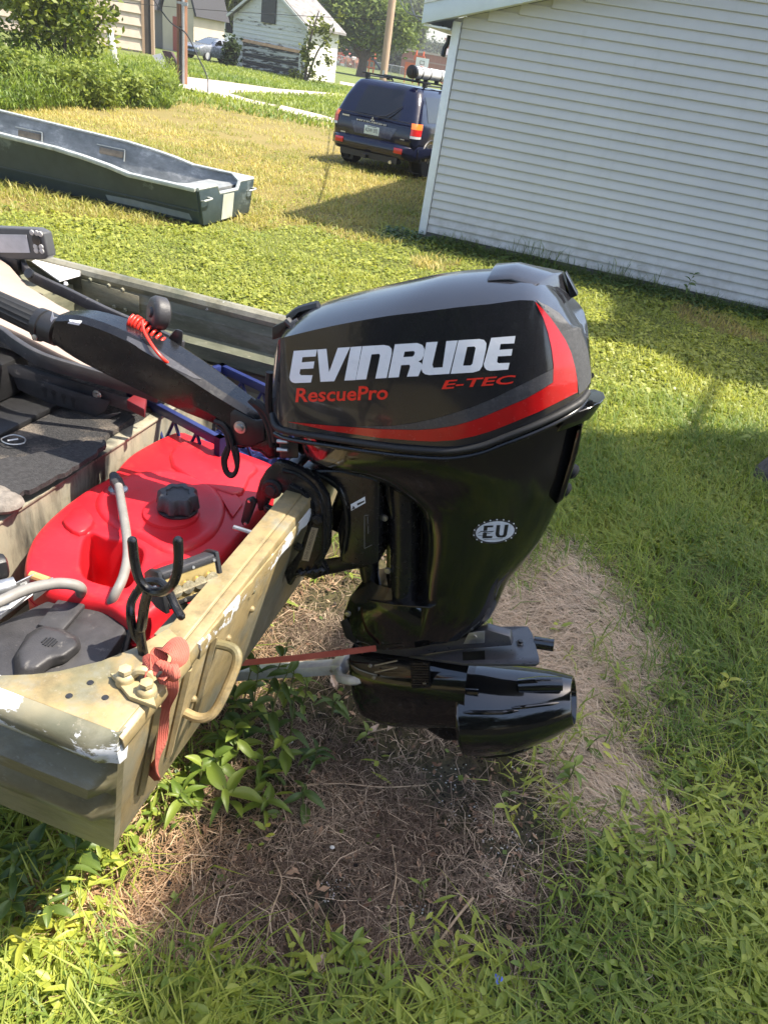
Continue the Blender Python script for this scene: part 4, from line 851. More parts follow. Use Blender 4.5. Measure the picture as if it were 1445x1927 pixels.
mb = MB(); mb.tube([OB(u, -hbw-.062, .165) for u in (0, 1, 2, 4)], .008, 5); part('side_crease', mb, M['teal'], ob_)
# ================================================================== THE CAMOUFLAGED JON BOAT (u aft, v away, z up)
def camo(name, cols, scale=3.0, rough=.6, peel=None, bump=.15, stretch=(1, 1, 1), seed=0.0, grime=.35):
    k = NT(name); v = k.coords(True, stretch)
    mp = k.n('ShaderNodeMapping'); mp.inputs['Location'].default_value = (seed, seed*.7, seed*.3); k.l(v, mp.inputs['Vector']); v = mp.outputs[0]
    f = k.noise(v, scale, 6, .58, .5); c = k.ramp(f, [(.40, cols[0]), (.48, cols[1]), (.62, cols[2])])
    c = k.mix(k.ramp(k.noise(v, scale*2.7, 7, .7, .3), [(.52, 0.0), (.66, .7)]), c, (.20, .205, .17))
    sv = k.n('ShaderNodeMapping'); sv.inputs['Scale'].default_value = (7, 7, 60); k.l(v, sv.inputs['Vector']); c = k.mix(k.ramp(k.noise(sv.outputs[0], 2.0, 4, .6), [(.60, 0.0), (.74, .5)]), c, (.13, .105, .06))
    c = k.mix(k.ramp(k.noise(v, scale*9, 8, .75), [(.47, 0.0), (.70, grime*1.5)]), c, tuple(x*.35 for x in cols[0]))
    c = k.mix(k.ramp(k.noise(v, 70, 5, .7), [(.60, 0.0), (.70, .5)]), c, (.30, .27, .20))
    if peel is not None:
        g = k.ramp(k.noise(v, 11, 9, .68), [(peel, 0.0), (peel+.018, 1.0)]); c = k.mix(g, c, (.62, .64, .66))
    k.base(c); k.rough(k.ramp(k.noise(v, 15, 6), [(.3, rough-.1), (.7, rough+.15)])); k.bump(k.noise(v, 45, 7, .6), bump, .004); return k.m
TAN, OLV, GRY, SAND = (.27, .20, .092), (.085, .085, .05), (.20, .20, .16), (.34, .262, .135)
M['camo_top'] = camo('camo_tan_top', [OLV, TAN, SAND], 2.2, .5, .70, seed=3.1)
M['camo_corner'] = camo('camo_corner_plate', [(.17, .15, .08), TAN, SAND], 3.4, .45, None, seed=1.7)
M['camo_side'] = camo('camo_olive_side', [(.13, .115, .062), (.20, .175, .10), (.26, .225, .14)], 2.6, .42, .735, .25, (.5, .5, 1.6), seed=5.2)
M['camo_roll'] = camo('camo_scuffed_roll', [(.12, .12, .08), (.22, .20, .13), (.26, .23, .14)], 2.5, .42, .50, .25, (.45, .45, .9), seed=7.7)
M['camo_edge'] = camo('chipped_cap_edge', [OLV, TAN, SAND], 3.0, .5, .535, .4, (1, 1, 1), seed=4.9)
M['camo_in'] = camo('camo_inside', [(.10, .105, .07), (.16, .16, .105), (.25, .22, .14)], 1.8, .6, None, .15, (.6, .6, 2.5), seed=2.2)
M['camo_transom'] = camo('camo_transom', [(.20, .18, .12), TAN, SAND], 2.6, .5, .74, .3, (1, 1, .6), seed=9.3)
M['camo_riser'] = camo('camo_riser', [(.02, .02, .018), (.25, .23, .17), (.32, .29, .21)], 2.0, .6, None, .1, (1.6, 1.6, .35), seed=4.4)
boat = thing('jon_boat', 'camouflage painted aluminium jon boat with tan corner and worn olive side in the foreground', 'boat', BF(-.5, .1, .40))
UE = -3.2
nprof = [(-.730, .912), (-.752, .900), (-.756, .875), (-.745, .850), (-.720, .838), (-.702, .812), (-.712, .795), (-.748, .768), (-.748, .740), (-.708, .708), (-.694, .690), (-.726, .655), (-.724, .630), (-.690, .595), (-.684, .56), (-.670, .46)]
base_ = [(-.730+.060*(.912-z)/.452, z) for _, z in nprof]
ust = [0.0, -.012, -.032, -.22, -.6, -1.2, -2.2, UE]
amp = [.0, .45, 1, 1, 1, 1, 1, 1]
def nside(off):
    rows = []
    for u, a in zip(ust, amp):
        row = []
        for (v, z), (vb, _) in zip(nprof, base_):
            uu = u - (.08*(.912-z)/.452 if u == 0 else .08*(.912-z)/.452*max(0, 1+u/.3))
            row.append(BF(uu, vb+(v-vb)*a+off, z))
        rows.append(row)
    return rows
mb = MB(); A_ = nside(0); I_ = nside(.018)
mb.grid([a+b[::-1] for a, b in zip(A_, I_)], cu=True, capa=True, capb=True); part('near_side', mb, M['camo_side'], boat, smooth=50)
mb = MB(); rows = []
for u, a in zip(ust, amp):
    rows.append([BF(u, -.730, .9145), BF(u, -.7305-.0245*max(a, .25), .902), BF(u, -.7305-.0285*max(a, .25), .876), BF(u, -.730-.017*max(a, .25), .848), BF(u, -.716, .842), BF(u, -.70, .905)])
mb.grid(rows, cu=True, capa=True, capb=True); part('near_gunwale', mb, M['camo_roll'], boat, smooth=60)
# top plate of the near gunwale and the big stern corner gusset
inner = [gz(x, y, .915) for x, y in ((-260, 1262), (-120, 1268), (0, 1270), (60, 1268), (110, 1262), (190, 1243), (260, 1215), (318, 1180))]
outer = [BF(-.004, -.515, .915), BF(-.004, -.728, .915), BF(-.6, -.73, .915)]
mb = MB(); mb.prism(inner+outer, -ZV*.012); part('corner_plate', mb, M['camo_corner'], boat, bevel=.003)
mb = MB()
for x, y in ((170, 1285), (130, 1310), (198, 1313)): mb.lathe(gz(x, y, .9152), ZV, [(0, .006), (.0012, .005)], 10)
part('screw_hole', mb, M['ink'], boat)
# transom
vt0, vt1 = -.712, 1.0
def TR(u, v, z): return BF(u-.08*(.912-z)/.452, v, z)
zt = lambda v: .895+max(0, (v-.1))*.07
mb = MB(); mb.loop2([TR(-.006, vt0, zt(vt0)), TR(-.006, vt1, zt(vt1)), TR(-.006, .93, .46), TR(-.006, -.668, .46)], [TR(-.045, vt0, zt(vt0)), TR(-.045, vt1, zt(vt1)), TR(-.045, .93, .46), TR(-.045, -.668, .46)]); part('transom', mb, M['camo_transom'], boat, bevel=.003)
mb = MB(); mb.loop2([BF(*p) for p in ((-.062, -.53, .88), (-.062, -.53, .913), (-.022, -.53, .914), (-.019, -.53, .910), (-.016, -.53, .914), (.004, -.53, .912), (.008, -.53, .893), (.004, -.53, .872))],
                             [BF(*p) for p in ((-.062, vt1, .95), (-.062, vt1, .976), (-.022, vt1, .977), (-.019, vt1, .973), (-.016, vt1, .977), (.004, vt1, .975), (.008, vt1, .955), (.004, vt1, .94))]); part('transom_cap', mb, M['camo_top'], boat, bevel=.002)
mb = MB(); rows = []
for vv_ in np.linspace(-.50, .03, 24):
    q_ = .064*max(0, vv_-.05); o_ = .0012*math.sin(vv_*60)+.001*math.sin(vv_*143)
    rows.append([BF(.0005, vv_, .9128+q_), BF(.0095+o_, vv_, .9100+q_), BF(.0108+o_, vv_, .897+q_), BF(.0075+o_*1.5, vv_, .872+q_), BF(.003, vv_, .873+q_)])
mb.grid(rows, cu=True, capa=True, capb=True); part('cap_edge', mb, M['camo_edge'], boat, smooth=60)
mb = MB(); mb.loop2([BF(*p) for p in ((-.005, -.73, .912), (.006, -.731, .905), (.007, -.728, .885), (.002, -.722, .87), (-.01, -.722, .87))], [BF(*p) for p in ((-.005, -.53, .914), (.006, -.53, .907), (.009, -.53, .885), (.004, -.53, .87), (-.01, -.53, .87))]); part('corner_lip', mb, M['camo_corner'], boat, bevel=.001)
# pressed vertical flutes and fasteners on the outer transom face
for vv in (-.60, -.50, -.40):
    mb = MB(); mb.tube([TR(-.004, vv, .84), TR(-.004, vv+.006, .56)], .010, 6); part('pressed_flute', mb, M['camo_transom'], boat)
for vv, z in ((-.33, .84), (-.22, .82), (-.30, .74), (-.18, .73), (-.45, .86), (-.10, .86), (-.42, .66)):
    mb = MB(); mb.lathe(TR(-.006, vv, z), AV, [(0, .009), (.005, .008), (.009, .004)], 8); part('rivet', mb, M['camo_top'], boat)
mb = MB(); mb.lathe(BF(-.11, -.07, .86), -AV, [(-.05, .006), (.035, .006)], 8); part('stud', mb, M['bolt'], boat)
mb = MB(); mb.lathe(BF(-.075, -.45, .80), -AV, [(0, .006), (.05, .006)], 8); part('stud', mb, M['bolt'], boat)
# grab handle bent from rod
hp = smooth_path([TR(-.01, -.362, .778), TR(.03, -.360, .779), TR(.050, -.372, .765), TR(.055, -.40, .72), TR(.052, -.435, .665), TR(.03, -.447, .645), TR(-.01, -.447, .645)], 5)
mb = MB(); mb.tube(hp, .0105, 10); part('grab_handle', mb, M['camo_corner'], boat)
# far side with two stepped ribs, rolled gunwale
fprof = [(1.015, .975), (1.0, .93), (1.0, .865), (.955, .845), (.955, .795), (.985, .772), (.985, .70), (.93, .675), (.93, .60), (.95, .46)]
mb = MB(); rows = []
for u in (-.03, -1.0, -2.2, -4.2):
    rows.append([BF(u, v, z) for v, z in fprof]+[BF(u, .97, .46), BF(u, 1.04, .975)])
mb.grid(rows, cu=True, capa=True, capb=True); part('far_side', mb, M['camo_in'], boat, smooth=0)
mb = MB(); mb.tube([BF(-.0, 1.03, .985), BF(-1.2, 1.03, .985), BF(-4.2, 1.03, .99)], .028, 10); part('far_gunwale', mb, camo('camo_far_gunwale', [(.10, .105, .07), (.17, .16, .11), (.24, .23, .18)], 3, .45, .66, seed=6.1), boat)
mb = MB(); mb.loop2([pl(x, y, .985) for x, y in ((152, 524), (262, 557), (262, 590), (158, 562))], [pl(x, y, 1.0) for x, y in ((152, 524), (262, 557), (262, 590), (158, 562))]); pp_ = part('backing_plate', mb, M['camo_in'], boat, bevel=.002)
for x, y in ((170, 526), (205, 537), (231, 545), (184, 566), (215, 577), (236, 583)):
    mb = MB(); mb.lathe(pl(x, y, .985), -TV, [(0, .009), (.008, .006)], 8); part('rivet', mb, M['camo_in'], boat)
mb = MB(); mb.prism([BF(-.125, -.66, .47), BF(-.125, .92, .47), BF(UE, .95, .47), BF(UE, -.66, .47)], -ZV*.02); part('floor', mb, M['camo_in'], boat)
# riser of the front deck and the deck
mb = MB(); mb.prism([BF(-.70, -.69, .47), BF(-.70, .95, .47), BF(-.70, .95, .765), BF(-.70, -.69, .765)], -AV*.012); part('deck_riser', mb, M['camo_riser'], boat, bevel=.002)
mb = MB(); mb.prism([BF(-.695, -.69, .763), BF(-.695, .95, .763), BF(-.74, .95, .763), BF(-.74, -.69, .763)], ZV*.008); part('deck_edge', mb, M['camo_riser'], boat, bevel=.002)
k = NT('worn_dark_carpet'); v = k.coords(); f = k.noise(v, 160, 3, .8); g = k.noise(v, 5, 6, .65)
c = k.mix(k.ramp(g, [(.45, 0.0), (.62, 1.0)]), k.ramp(f, [(.3, (.012, .012, .013)), (.7, (.05, .048, .048))]), k.ramp(f, [(.3, (.09, .075, .06)), (.7, (.24, .20, .16))])); k.base(c); k.rough(.95); k.bump(f, 1.0, .01); M['carpet'] = k.m
mb = MB(); rows = []
for i in range(14):
    vv = -.68+1.62*i/13
    rows.append([BF(-.735+random.uniform(-.008, .008), vv, .772), BF(-.742, vv, .788+random.uniform(-.003, .003)), BF(-1.3, vv, .79), BF(UE, vv, .79), BF(UE, vv, .772)])
mb.grid(rows, cu=True, capa=True, capb=True); part('deck_carpet', mb, M['carpet'], boat, smooth=0)
# side box with a white board near the far gunwale
mb = MB(); mb.box(BF(-1.62, .86, .88), (.5, .22, .14), (AV, TV, ZV)); part('side_locker', mb, M['camo_in'], boat, bevel=.004)
# tie-down cleat at the corner
M['cleat'] = camo('tan_cleat', [(.36, .29, .15), (.44, .36, .2), (.5, .42, .26)], 5, .5, None, seed=2.0)
c1, c2 = gz(237, 1285, .916), gz(277, 1310, .916)
mb = MB(); mb.prism([c1+AV*.03+TV*.02, c2+AV*.03-TV*.02, c2-AV*.02-TV*.02, c1-AV*.03+TV*.0], ZV*.010)
for c_ in (c1, c2): mb.lathe(c_+ZV*.0, ZV, [(0, .017), (.018, .016), (.023, .011)], 16)
cl = part('cleat', mb, M['cleat'], boat, bevel=.002)
mb = MB(); mb.tube(smooth_path([gz(248, 1272, .93), gz(262, 1262, .945), gz(280, 1266, .942), gz(288, 1280, .93)], 4), .008, 8); part('cleat_horn', mb, M['cleat'], cl)
for c_ in (c1, c2):
    mb = MB(); mb.lathe(c_+ZV*.026, ZV, [(0, .012), (.007, .011), (.009, .004)], 6); part('bolt', mb, M['cleat'], cl)

# trailer under the boat, hidden in its shadow
trl = thing('boat_trailer', 'dark trailer frame under the jon boat, hidden in shadow', 'trailer', BF(-1.2, .1, 0))
for vv in (-.30, .55):
    mb = MB(); mb.box(BF(-1.6, vv, .415), (2.6, .09, .05), (AV, TV, ZV)); part('bunk', mb, M['carpet'], trl); mb = MB(); mb.box(BF(-1.6, vv, .35), (2.5, .06, .07), (AV, TV, ZV)); part('rail', mb, M['galv'], trl)
mb = MB(); mb.box(BF(-.75, .12, .33), (.06, 1.0, .06), (AV, TV, ZV)); part('cross_member', mb, M['galv'], trl)
for vv in (-.42, .66):
    mb = MB(); mb.lathe(BF(-1.7, vv, .24), TV, [(-.07, .14), (-.07, .22), (-.05, .24), (.05, .24), (.07, .22), (.07, .14)], 24); part('wheel', mb, M['tyre'], trl)
mb = MB(); mb.tube([BF(-1.7, -.42, .24), BF(-1.7, .66, .24)], .03, 8); mb.box(BF(-1.7, .12, .30), (.05, .9, .08), (AV, TV, ZV)); part('axle', mb, M['galv'], trl)

# ================================================================== THINGS IN THE BOAT
# ---- red fuel tank
k = NT('red_polyethylene'); v = k.coords(); c = k.ramp(k.noise(v, 6, 6), [(.3, (.50, .009, .017)), (.7, (.60, .016, .026))])
c = k.mix(k.ramp(k.noise(v, 28, 8, .75), [(.54, 0.0), (.76, .5)]), c, (.26, .06, .05)); c = k.mix(k.ramp(k.noise(v, 5, 9, .8), [(.58, 0.0), (.72, .55)]), c, (.12, .05, .05)); k.base(c); k.rough(.42); k.b.inputs['Subsurface Weight'].default_value = .0; k.bump(k.noise(v, 60, 5), .12, .004); M['red'] = k.m
zk = .735
def Zk(pts, z=zk): return [gz(x, y, z) for x, y in pts]
tank = thing('fuel_tank', 'red plastic fuel tank with black cap lying in the stern of the jon boat', 'fuel tank', BF(-.45, .15, .48))
outl = Zk([(318, 815), (345, 810), (368, 818), (505, 866), (517, 885), (508, 925), (470, 985), (410, 1055), (330, 1118), (262, 1166), (235, 1158), (188, 1130), (95, 1112), (52, 1085), (44, 1055), (62, 1005), (110, 955), (165, 915), (205, 893), (250, 850)])
hole = Zk([(165, 1003), (200, 1012), (240, 1018), (268, 1035), (258, 1075), (238, 1103), (205, 1100), (160, 1083), (152, 1045)])
rd = Zk([(330, 822), (350, 820), (495, 872), (505, 890), (497, 922), (462, 978), (404, 1046), (326, 1107), (262, 1152), (238, 1146), (190, 1119), (100, 1101), (62, 1080), (56, 1055), (72, 1012), (117, 963), (170, 924), (212, 903), (258, 862)], zk+.001)
def holed_solid(outer, hole, depth, chamf, hch):
    """polygon with a hole, rounded at its top rim, walls down"""
    mb = MB(); n = len(outer); c = sum(outer, Vector())/n; m = len(hole); hc = sum(hole, Vector())/m
    ins = lambda L, c_, k_, dz: [p+(c_-p).normalized()*k_+ZV*dz for p in L]
    o_rows = [ [p-ZV*depth for p in outer], [p-ZV*chamf*1.3 for p in outer], ins(outer, c, chamf*.12, -chamf*.6), ins(outer, c, chamf*.45, -chamf*.18), ins(outer, c, chamf, 0)]
    mb.grid(o_rows, cu=True)
    h_rows = [ins(hole, hc, -hch, 0), ins(hole, hc, -hch*.45, -hch*.18), ins(hole, hc, -hch*.12, -hch*.6), [p-ZV*hch*1.3 for p in hole], [p-ZV*depth*.75 for p in hole]]
    mb.grid(h_rows, cu=True)
    top_o, top_h = o_rows[-1], h_rows[0]
    tri = geometry.tessellate_polygon([top_o, top_h]); allp = top_o+top_h
    mb.add(allp, [tuple(t) for t in tri]); mb.add(h_rows[-1], [tuple(range(m))]); mb.add(o_rows[0], [tuple(range(n))[::-1]])
    return mb
def dense(poly, closed=True, k=4): return smooth_path(poly, k, True)
mb = holed_solid(dense(outl, k=5), dense(hole, k=5), .235, .022, .010); part('body', mb, M['red'], tank, smooth=60)
cc_ = gz(322, 972, zk)
mb = MB(); rows = []
dome = dense(Zk([(215, 905), (300, 885), (385, 905), (425, 950), (405, 1010), (330, 1045), (262, 1015), (200, 985), (178, 945)], zk), k=5); dc = sum(dome, Vector())/len(dome)
for f_, dz_ in ((1.0, -.004), (.97, .005), (.93, .010), (.86, .012), (.80, .007), (.5, .008), (.1, .010)): rows.append([dc+(p-dc)*f_+ZV*dz_ for p in dome])
mb.grid(rows, cu=True, capb=True); part('raised_shoulder', mb, M['red'], tank, smooth=60)
mb = MB(); mb.lathe(cc_+ZV*.008, ZV, [(0, .075), (.008, .072), (.012, .055)], 28); part('cap_collar', mb, M['red'], tank, smooth=50)
capb_ = gz(335, 958, zk+.02)
mb = MB(); mb.lathe(capb_-ZV*.004, ZV, [(0, .052), (.010, .054), (.012, .046), (.016, .046)], 40); mb.lathe(capb_+ZV*.012, ZV, [(0, .052), (.004, .055), (.036, .050), (.042, .044), (.042, .030), (.038, .028), (.038, .001)], 64, lobes=8, amp=.085); part('cap', mb, M['grey_plastic'], tank, smooth=40)
for pp_ in ([(350, 832), (478, 876), (470, 902), (438, 938), (322, 880)], [(118, 985), (150, 958), (178, 985), (150, 1010)], [(285, 1075), (330, 1060), (350, 1075), (300, 1115)]):
    q_ = smooth_path(Zk(pp_, zk+.000), 3, True); cq = sum(q_, Vector())/len(q_); mb = MB(); mb.grid([q_, [p.lerp(cq, .04)+ZV*.010 for p in q_], [p.lerp(cq, .09)+ZV*.012 for p in q_]], cu=True, capb=True); part('moulded_panel', mb, M['red'], tank, smooth=60)
sm_ = dense(outl, k=5); cm_ = sum(sm_, Vector())/len(sm_); mb = MB(); mb.tube([p+(p-cm_).normalized()*.001-ZV*.075 for p in sm_], .004, 6, closed=True); part('mould_seam', mb, M['red'], tank, smooth=60)
mb = MB(); bx = Zk([(408, 925), (432, 918), (458, 948), (438, 975)], zk+.004); mb.prism(bx, ZV*.004); part('moulded_boss', mb, M['red'], tank, bevel=.002)
mb = MB(); ft = gz(222, 920, zk+.01); mb.lathe(ft-ZV*.01, ZV, [(0, .030), (.012, .026), (.016, .014), (.03, .014)], 16); part('outlet_fitting', mb, M['bolt'], tank)
mb = MB(); mb.tube([gz(213, 893, zk+.05), gz(219, 906, zk+.045), gz(225, 918, zk+.03)], [.011, .018, .017], 10); part('hose_connector', mb, M['grey_plastic'], tank)
# ---- fuel hose
M['hose'] = simple('grey_fuel_hose', (.20, .19, .175), .55, 0, .15, 30, dirt=((.16, .13, .10), 20, .62))
hs = smooth_path([gz(223, 915, zk+.045), gz(229, 950, zk+.05), gz(237, 1000, zk+.05), gz(240, 1045, zk+.045), gz(232, 1085, zk+.035), gz(217, 1118, zk+.015), gz(204, 1146, zk-.04), gz(196, 1170, zk-.12)], 6)
single('fuel_hose', MB().tube(hs, .0115, 12), M['hose'], 'grey fuel hose running over the red tank from its black connector', 'hose')
# ---- battery box
zb_ = .70
bat = thing('battery_box', 'black plastic battery box with a round slotted vent beside the red tank', 'battery box', gz(120, 1200, .48))
lid = [gz(x, y, zb_) for x, y in ((122, 1113), (243, 1160), (238, 1185), (200, 1240), (170, 1300), (-40, 1330), (-60, 1200), (10, 1165))]
mb = MB(); cb_ = sum(lid, Vector())/len(lid); mb.loop2([p-ZV*.2 for p in lid], lid); part('case', mb, M['grey_plastic'], bat, bevel=.010)
mb = MB(); lip = [cb_+(p-cb_)*1.03-ZV*.035 for p in lid]; mb.loop2([p-ZV*.02 for p in lid and lip], lip); part('lid_rim', mb, M['grey_plastic'], bat, bevel=.004)
mb = MB(); rp_ = [gz(x, y, zb_+.0) for x, y in ((122, 1120), (168, 1137), (118, 1196), (70, 1183))]; rt_ = [cb_*.02+p*.98+ZV*.012 for p in rp_]; rt_ = [p+ZV*.013 for p in rp_]; mb.loop2(rp_, rt_); part('raised_panel', mb, M['grey_plastic'], bat, bevel=.005)
vb = [gz(x, y, zb_) for x, y in ((48, 1195), (78, 1176), (120, 1182), (150, 1200), (156, 1222), (128, 1248), (92, 1262), (60, 1290), (25, 1290), (22, 1240))]; vt_ = [gz(x, y, zb_+.035) for x, y in ((58, 1196), (82, 1180), (112, 1187), (146, 1205), (144, 1218), (118, 1236), (96, 1236), (72, 1255), (42, 1255), (36, 1225))]
mb = MB(); mb.loop2(vb, vt_); part('vent_dome', mb, M['grey_plastic'], bat, bevel=.008, seg=3)
vc = gz(93, 1208, zb_+.0365)
for i in range(-2, 3):
    w_ = math.sqrt(max(.1, 6.5-i*i))*.0062
    mb = MB(); mb.box(vc+AV*.0062*i, (.0030, w_*1.6, .002), (AV, TV, ZV)); part('vent_slot', mb, M['ink'], bat)
mb = MB(); mb.tube([gz(248, 1172, .70), gz(232, 1235, .66), gz(222, 1262, .64)], .008, 8); part('strap', mb, M['plastic'], bat)
# ---- galvanised clevis bracket with a wooden pin, and a second hose
brk = thing('clevis_bracket', 'galvanised metal bracket with an orange pin at the left edge beside the battery box', 'bracket', gz(40, 1110, .72))
Zb = .76
for a_, b_ in (((20, 1100), (66, 1078)), ((62, 1108), (98, 1086))):
    p_ = [gz(a_[0], a_[1], Zb), gz(b_[0], b_[1], Zb+.01), gz(b_[0]+2, b_[1]+14, Zb-.02), gz(a_[0], a_[1]+22, Zb-.03)]
    mb = MB(); mb.prism(p_, AV*.004); part('side_plate', mb, M['galv'], brk, bevel=.001)
mb = MB(); mb.tube([gz(58, 1082, Zb), gz(92, 1094, Zb)], .010, 10); part('pin', mb, simple('orange_pin', (.62, .30, .12), .6), brk)
mb = MB(); mb.prism([gz(-30, 1130, Zb-.03), gz(30, 1108, Zb-.03), gz(80, 1105, Zb-.03), gz(60, 1122, Zb-.04), gz(0, 1168, Zb-.05), gz(-30, 1180, Zb-.05)], ZV*.012); part('base_plate', mb, M['galv'], brk, bevel=.002)
mb = MB(); mb.tube([gz(-40, 1118, Zb+.02), gz(28, 1100, Zb+.02)], .018, 12); part('sleeve', mb, M['galv'], brk)
mb = MB(); mb.prism([gz(-30, 1075, Zb-.0), gz(14, 1070, Zb), gz(22, 1090, Zb-.01), gz(-30, 1102, Zb-.01)], ZV*.05); part('black_wheel_guard', mb, M['plastic'], brk, bevel=.01)
hs = smooth_path([gz(-60, 1160, Zb+.03), gz(0, 1132, Zb+.03), gz(50, 1110, Zb+.035), (gz(100, 1099, Zb+.035)), gz(135, 1100, Zb+.03), gz(152, 1108, Zb+.01), gz(152, 1120, Zb-.05)], 6)
single('bilge_hose', MB().tube(hs, .0125, 12), M['hose'], 'second grey hose curving over the metal bracket at left', 'hose')
# ---- black rod holder on the stern corner
VR = -.565
rod = thing('rod_holder', 'black coated steel rod holder with open fork standing on the stern corner', 'rod holder', pl(272, 1250, VR))
def prod(pts): return smooth_path([pl(x, y, VR+dv) for x, y, dv in pts], 5)
mb = MB(); mb.tube(prod([(249, 1018, .0), (253, 1055, 0), (262, 1090, 0), (280, 1110, 0), (303, 1114, 0), (322, 1103, 0), (333, 1078, 0), (336, 1048, 0), (335, 1018, 0)]), .0080, 10); mb.ball(pl(249, 1018, VR), .0080, 6); mb.ball(pl(335, 1018, VR), .0080, 5); part('fork', mb, M['black_cast'], rod)
mb = MB(); mb.tube(prod([(258, 1115, .02), (268, 1100, .025), (285, 1093, .03), (304, 1097, .03), (318, 1114, .02), (330, 1140, .01), (341, 1160, .0)]), .0072, 10); mb.ball(pl(341, 1160, VR), .0072, 5); part('hoop', mb, M['black_cast'], rod)
mb = MB(); mb.tube(prod([(279, 1112, 0), (272, 1140, 0), (266, 1180, 0), (263, 1185, 0), (267, 1215, 0), (275, 1252, 0)]), 0.0088, 10); part('stem', mb, M['black_cast'], rod)
mb = MB(); mb.tube(prod([(258, 1113, .02), (247, 1135, .01), (246, 1160, 0), (252, 1190, 0), (262, 1205, 0)]), .0078, 10); part('brace', mb, M['black_cast'], rod)
# ---- LED light bar
lb_ = thing('light_bar', 'short black LED light bar with four clear lenses on the stern', 'work light', gz(345, 1160, .84))
e0, e1_ = gz(300, 1108, .915), gz(398, 1072, .915)           # axis ends (centre of body)
ax = (e1_-e0).normalized(); axl = (e1_-e0).length
fa = (AV*.50-TV*.62+ZV*.28); fa = (fa-ax*fa.dot(ax)).normalized(); ub = ax.cross(fa); ub = ub if ub.z > 0 else -ub
def LB(s, f, u): return e0+ax*s+fa*f+ub*u
prof = [(-.036, -.026), (-.043, .0), (-.034, .026), (-.010, .038), (.012, .040), (.026, .040), (.026, -.040), (.010, -.040), (-.016, -.038)]
mb = MB(); mb.loop2([LB(0, f, u) for f, u in prof], [LB(axl, f, u) for f, u in prof]); part('housing', mb, M['grey_plastic'], lb_, bevel=.003)
for s_ in (-.009, axl):
    mb = MB(); mb.loop2([LB(s_, f*1.12, u*1.1) for f, u in prof], [LB(s_+.009, f*1.12, u*1.1) for f, u in prof]); part('end_cap', mb, M['plastic'], lb_, bevel=.002)
for f, u in ((-.004, .035), (.006, .0365), (.016, .0370)):
    mb = MB(); mb.box(LB(axl/2, f, u), (axl, .002, .003), (ax, fa, ub)); part('cooling_fin', mb, M['plastic'], lb_)
mb = MB(); mb.box(LB(axl/2, .027, .030), (axl, .006, .010), (ax, fa, ub)); mb.box(LB(axl/2, .027, -.030), (axl, .006, .010), (ax, fa, ub)); part('bezel', mb, M['plastic'], lb_, bevel=.001)
mb = MB(); mb.box(LB(axl/2, .0265, 0), (axl-.008, .002, .05), (ax, fa, ub)); part('reflector_plate', mb, simple('amber_chrome_reflector', (.55, .42, .18), .2, .7, .25, 20), lb_)
for i in range(4):
    mb = MB(); mb.lathe(LB(axl*(.16+.225*i), .027, -.004), fa, [(.008, .0135), (.006, .0125), (.001, .006), (.0005, .003), (.004, .0025), (.0045, .001)], 16); part('lens', mb, simple('clear_lens', (.70, .66, .52), .10, .9, .3, 90), lb_, smooth=60)
for s_, u_ in ((.15, .030), (.55, .030), (.95, .030), (.3, -.030), (.75, -.030)):
    mb = MB(); mb.lathe(LB(axl*s_, .030, u_), fa, [(0, .0035), (.002, .003)], 8); part('screw', mb, M['bolt'], lb_)
mb = MB(); mb.lathe(LB(-.009, .006, .004), -ax, [(0, .009), (.004, .008), (.005, .003)], 6); part('bolt', mb, M['bolt'], lb_)
mb = MB(); mb.tube([LB(axl*.45, -.02, -.03), LB(axl*.45, -.02, -.075), BF(-.075, -.42, .80)], .007, 8); mb.box(gz(335, 1185, .80), (.04, .11, .05), (AV, TV, ZV)); part('mount_bracket', mb, M['camo_in'], lb_)
# ---- red straps
k = NT('faded_red_webbing'); v = k.coords(); wv = k.n('ShaderNodeTexWave'); wv.inputs['Scale'].default_value = 120; wv.inputs['Distortion'].default_value = .6; k.l(v, wv.inputs['Vector'])
c = k.ramp(k.noise(v, 14, 6), [(.3, (.40, .075, .05)), (.7, (.56, .15, .105))]); k.base(c); k.rough(.85); k.bump(wv.outputs['Fac'], .5, .002); M['strap'] = k.m
def ribbon(mb, pts, width_dir, w, th=.0022, n=5):
    p = smooth_path(pts, n); rows = []
    for i, q_ in enumerate(p):
        t = (p[min(i+1, len(p)-1)]-p[max(i-1, 0)]).normalized(); f_ = i/(len(p)-1)
        wd = width_dir(f_) if callable(width_dir) else width_dir
        wd = (wd-t*wd.dot(t)).normalized(); nn = t.cross(wd)
        ww = w(f_) if callable(w) else w
        rows.append([q_-wd*ww/2-nn*th/2, q_+wd*ww/2-nn*th/2, q_+wd*ww/2+nn*th/2, q_-wd*ww/2+nn*th/2])
    return mb.grid(rows, cu=True, capa=True, capb=True)
knot = thing('tie_strap', 'faded red webbing strap knotted on the corner cleat with its end hanging down the transom', 'strap', gz(310, 1262, .93), group='red straps')
mb = MB(); ribbon(mb, [gz(268, 1268, .935), gz(280, 1246, .955), gz(300, 1262, .95)], lambda f: TV*.6+ZV*.8, lambda f: .034-.012*f); part('short_tail', mb, M['strap'], knot)
mb = MB(); ribbon(mb, [gz(296, 1262, .945), gz(303, 1225, .965), gz(330, 1216, .975), gz(338, 1238, .965), gz(322, 1262, .95)], lambda f: TV*.9+AV*.4+ZV*.2*math.sin(f*3), lambda f: .040-.016*abs(f-.45)*2); part('loop', mb, M['strap'], knot)
mb = MB()
for i in range(5): mb.tube(smooth_path([gz(292+i*7, 1258-i*2, .935), gz(300+i*7, 1246+i*2, .962), gz(312+i*5, 1262+i*3, .95), gz(304+i*6, 1272+i*2, .93)], 4), .007, 6, flat=.5)
part('knot', mb, M['strap'], knot)
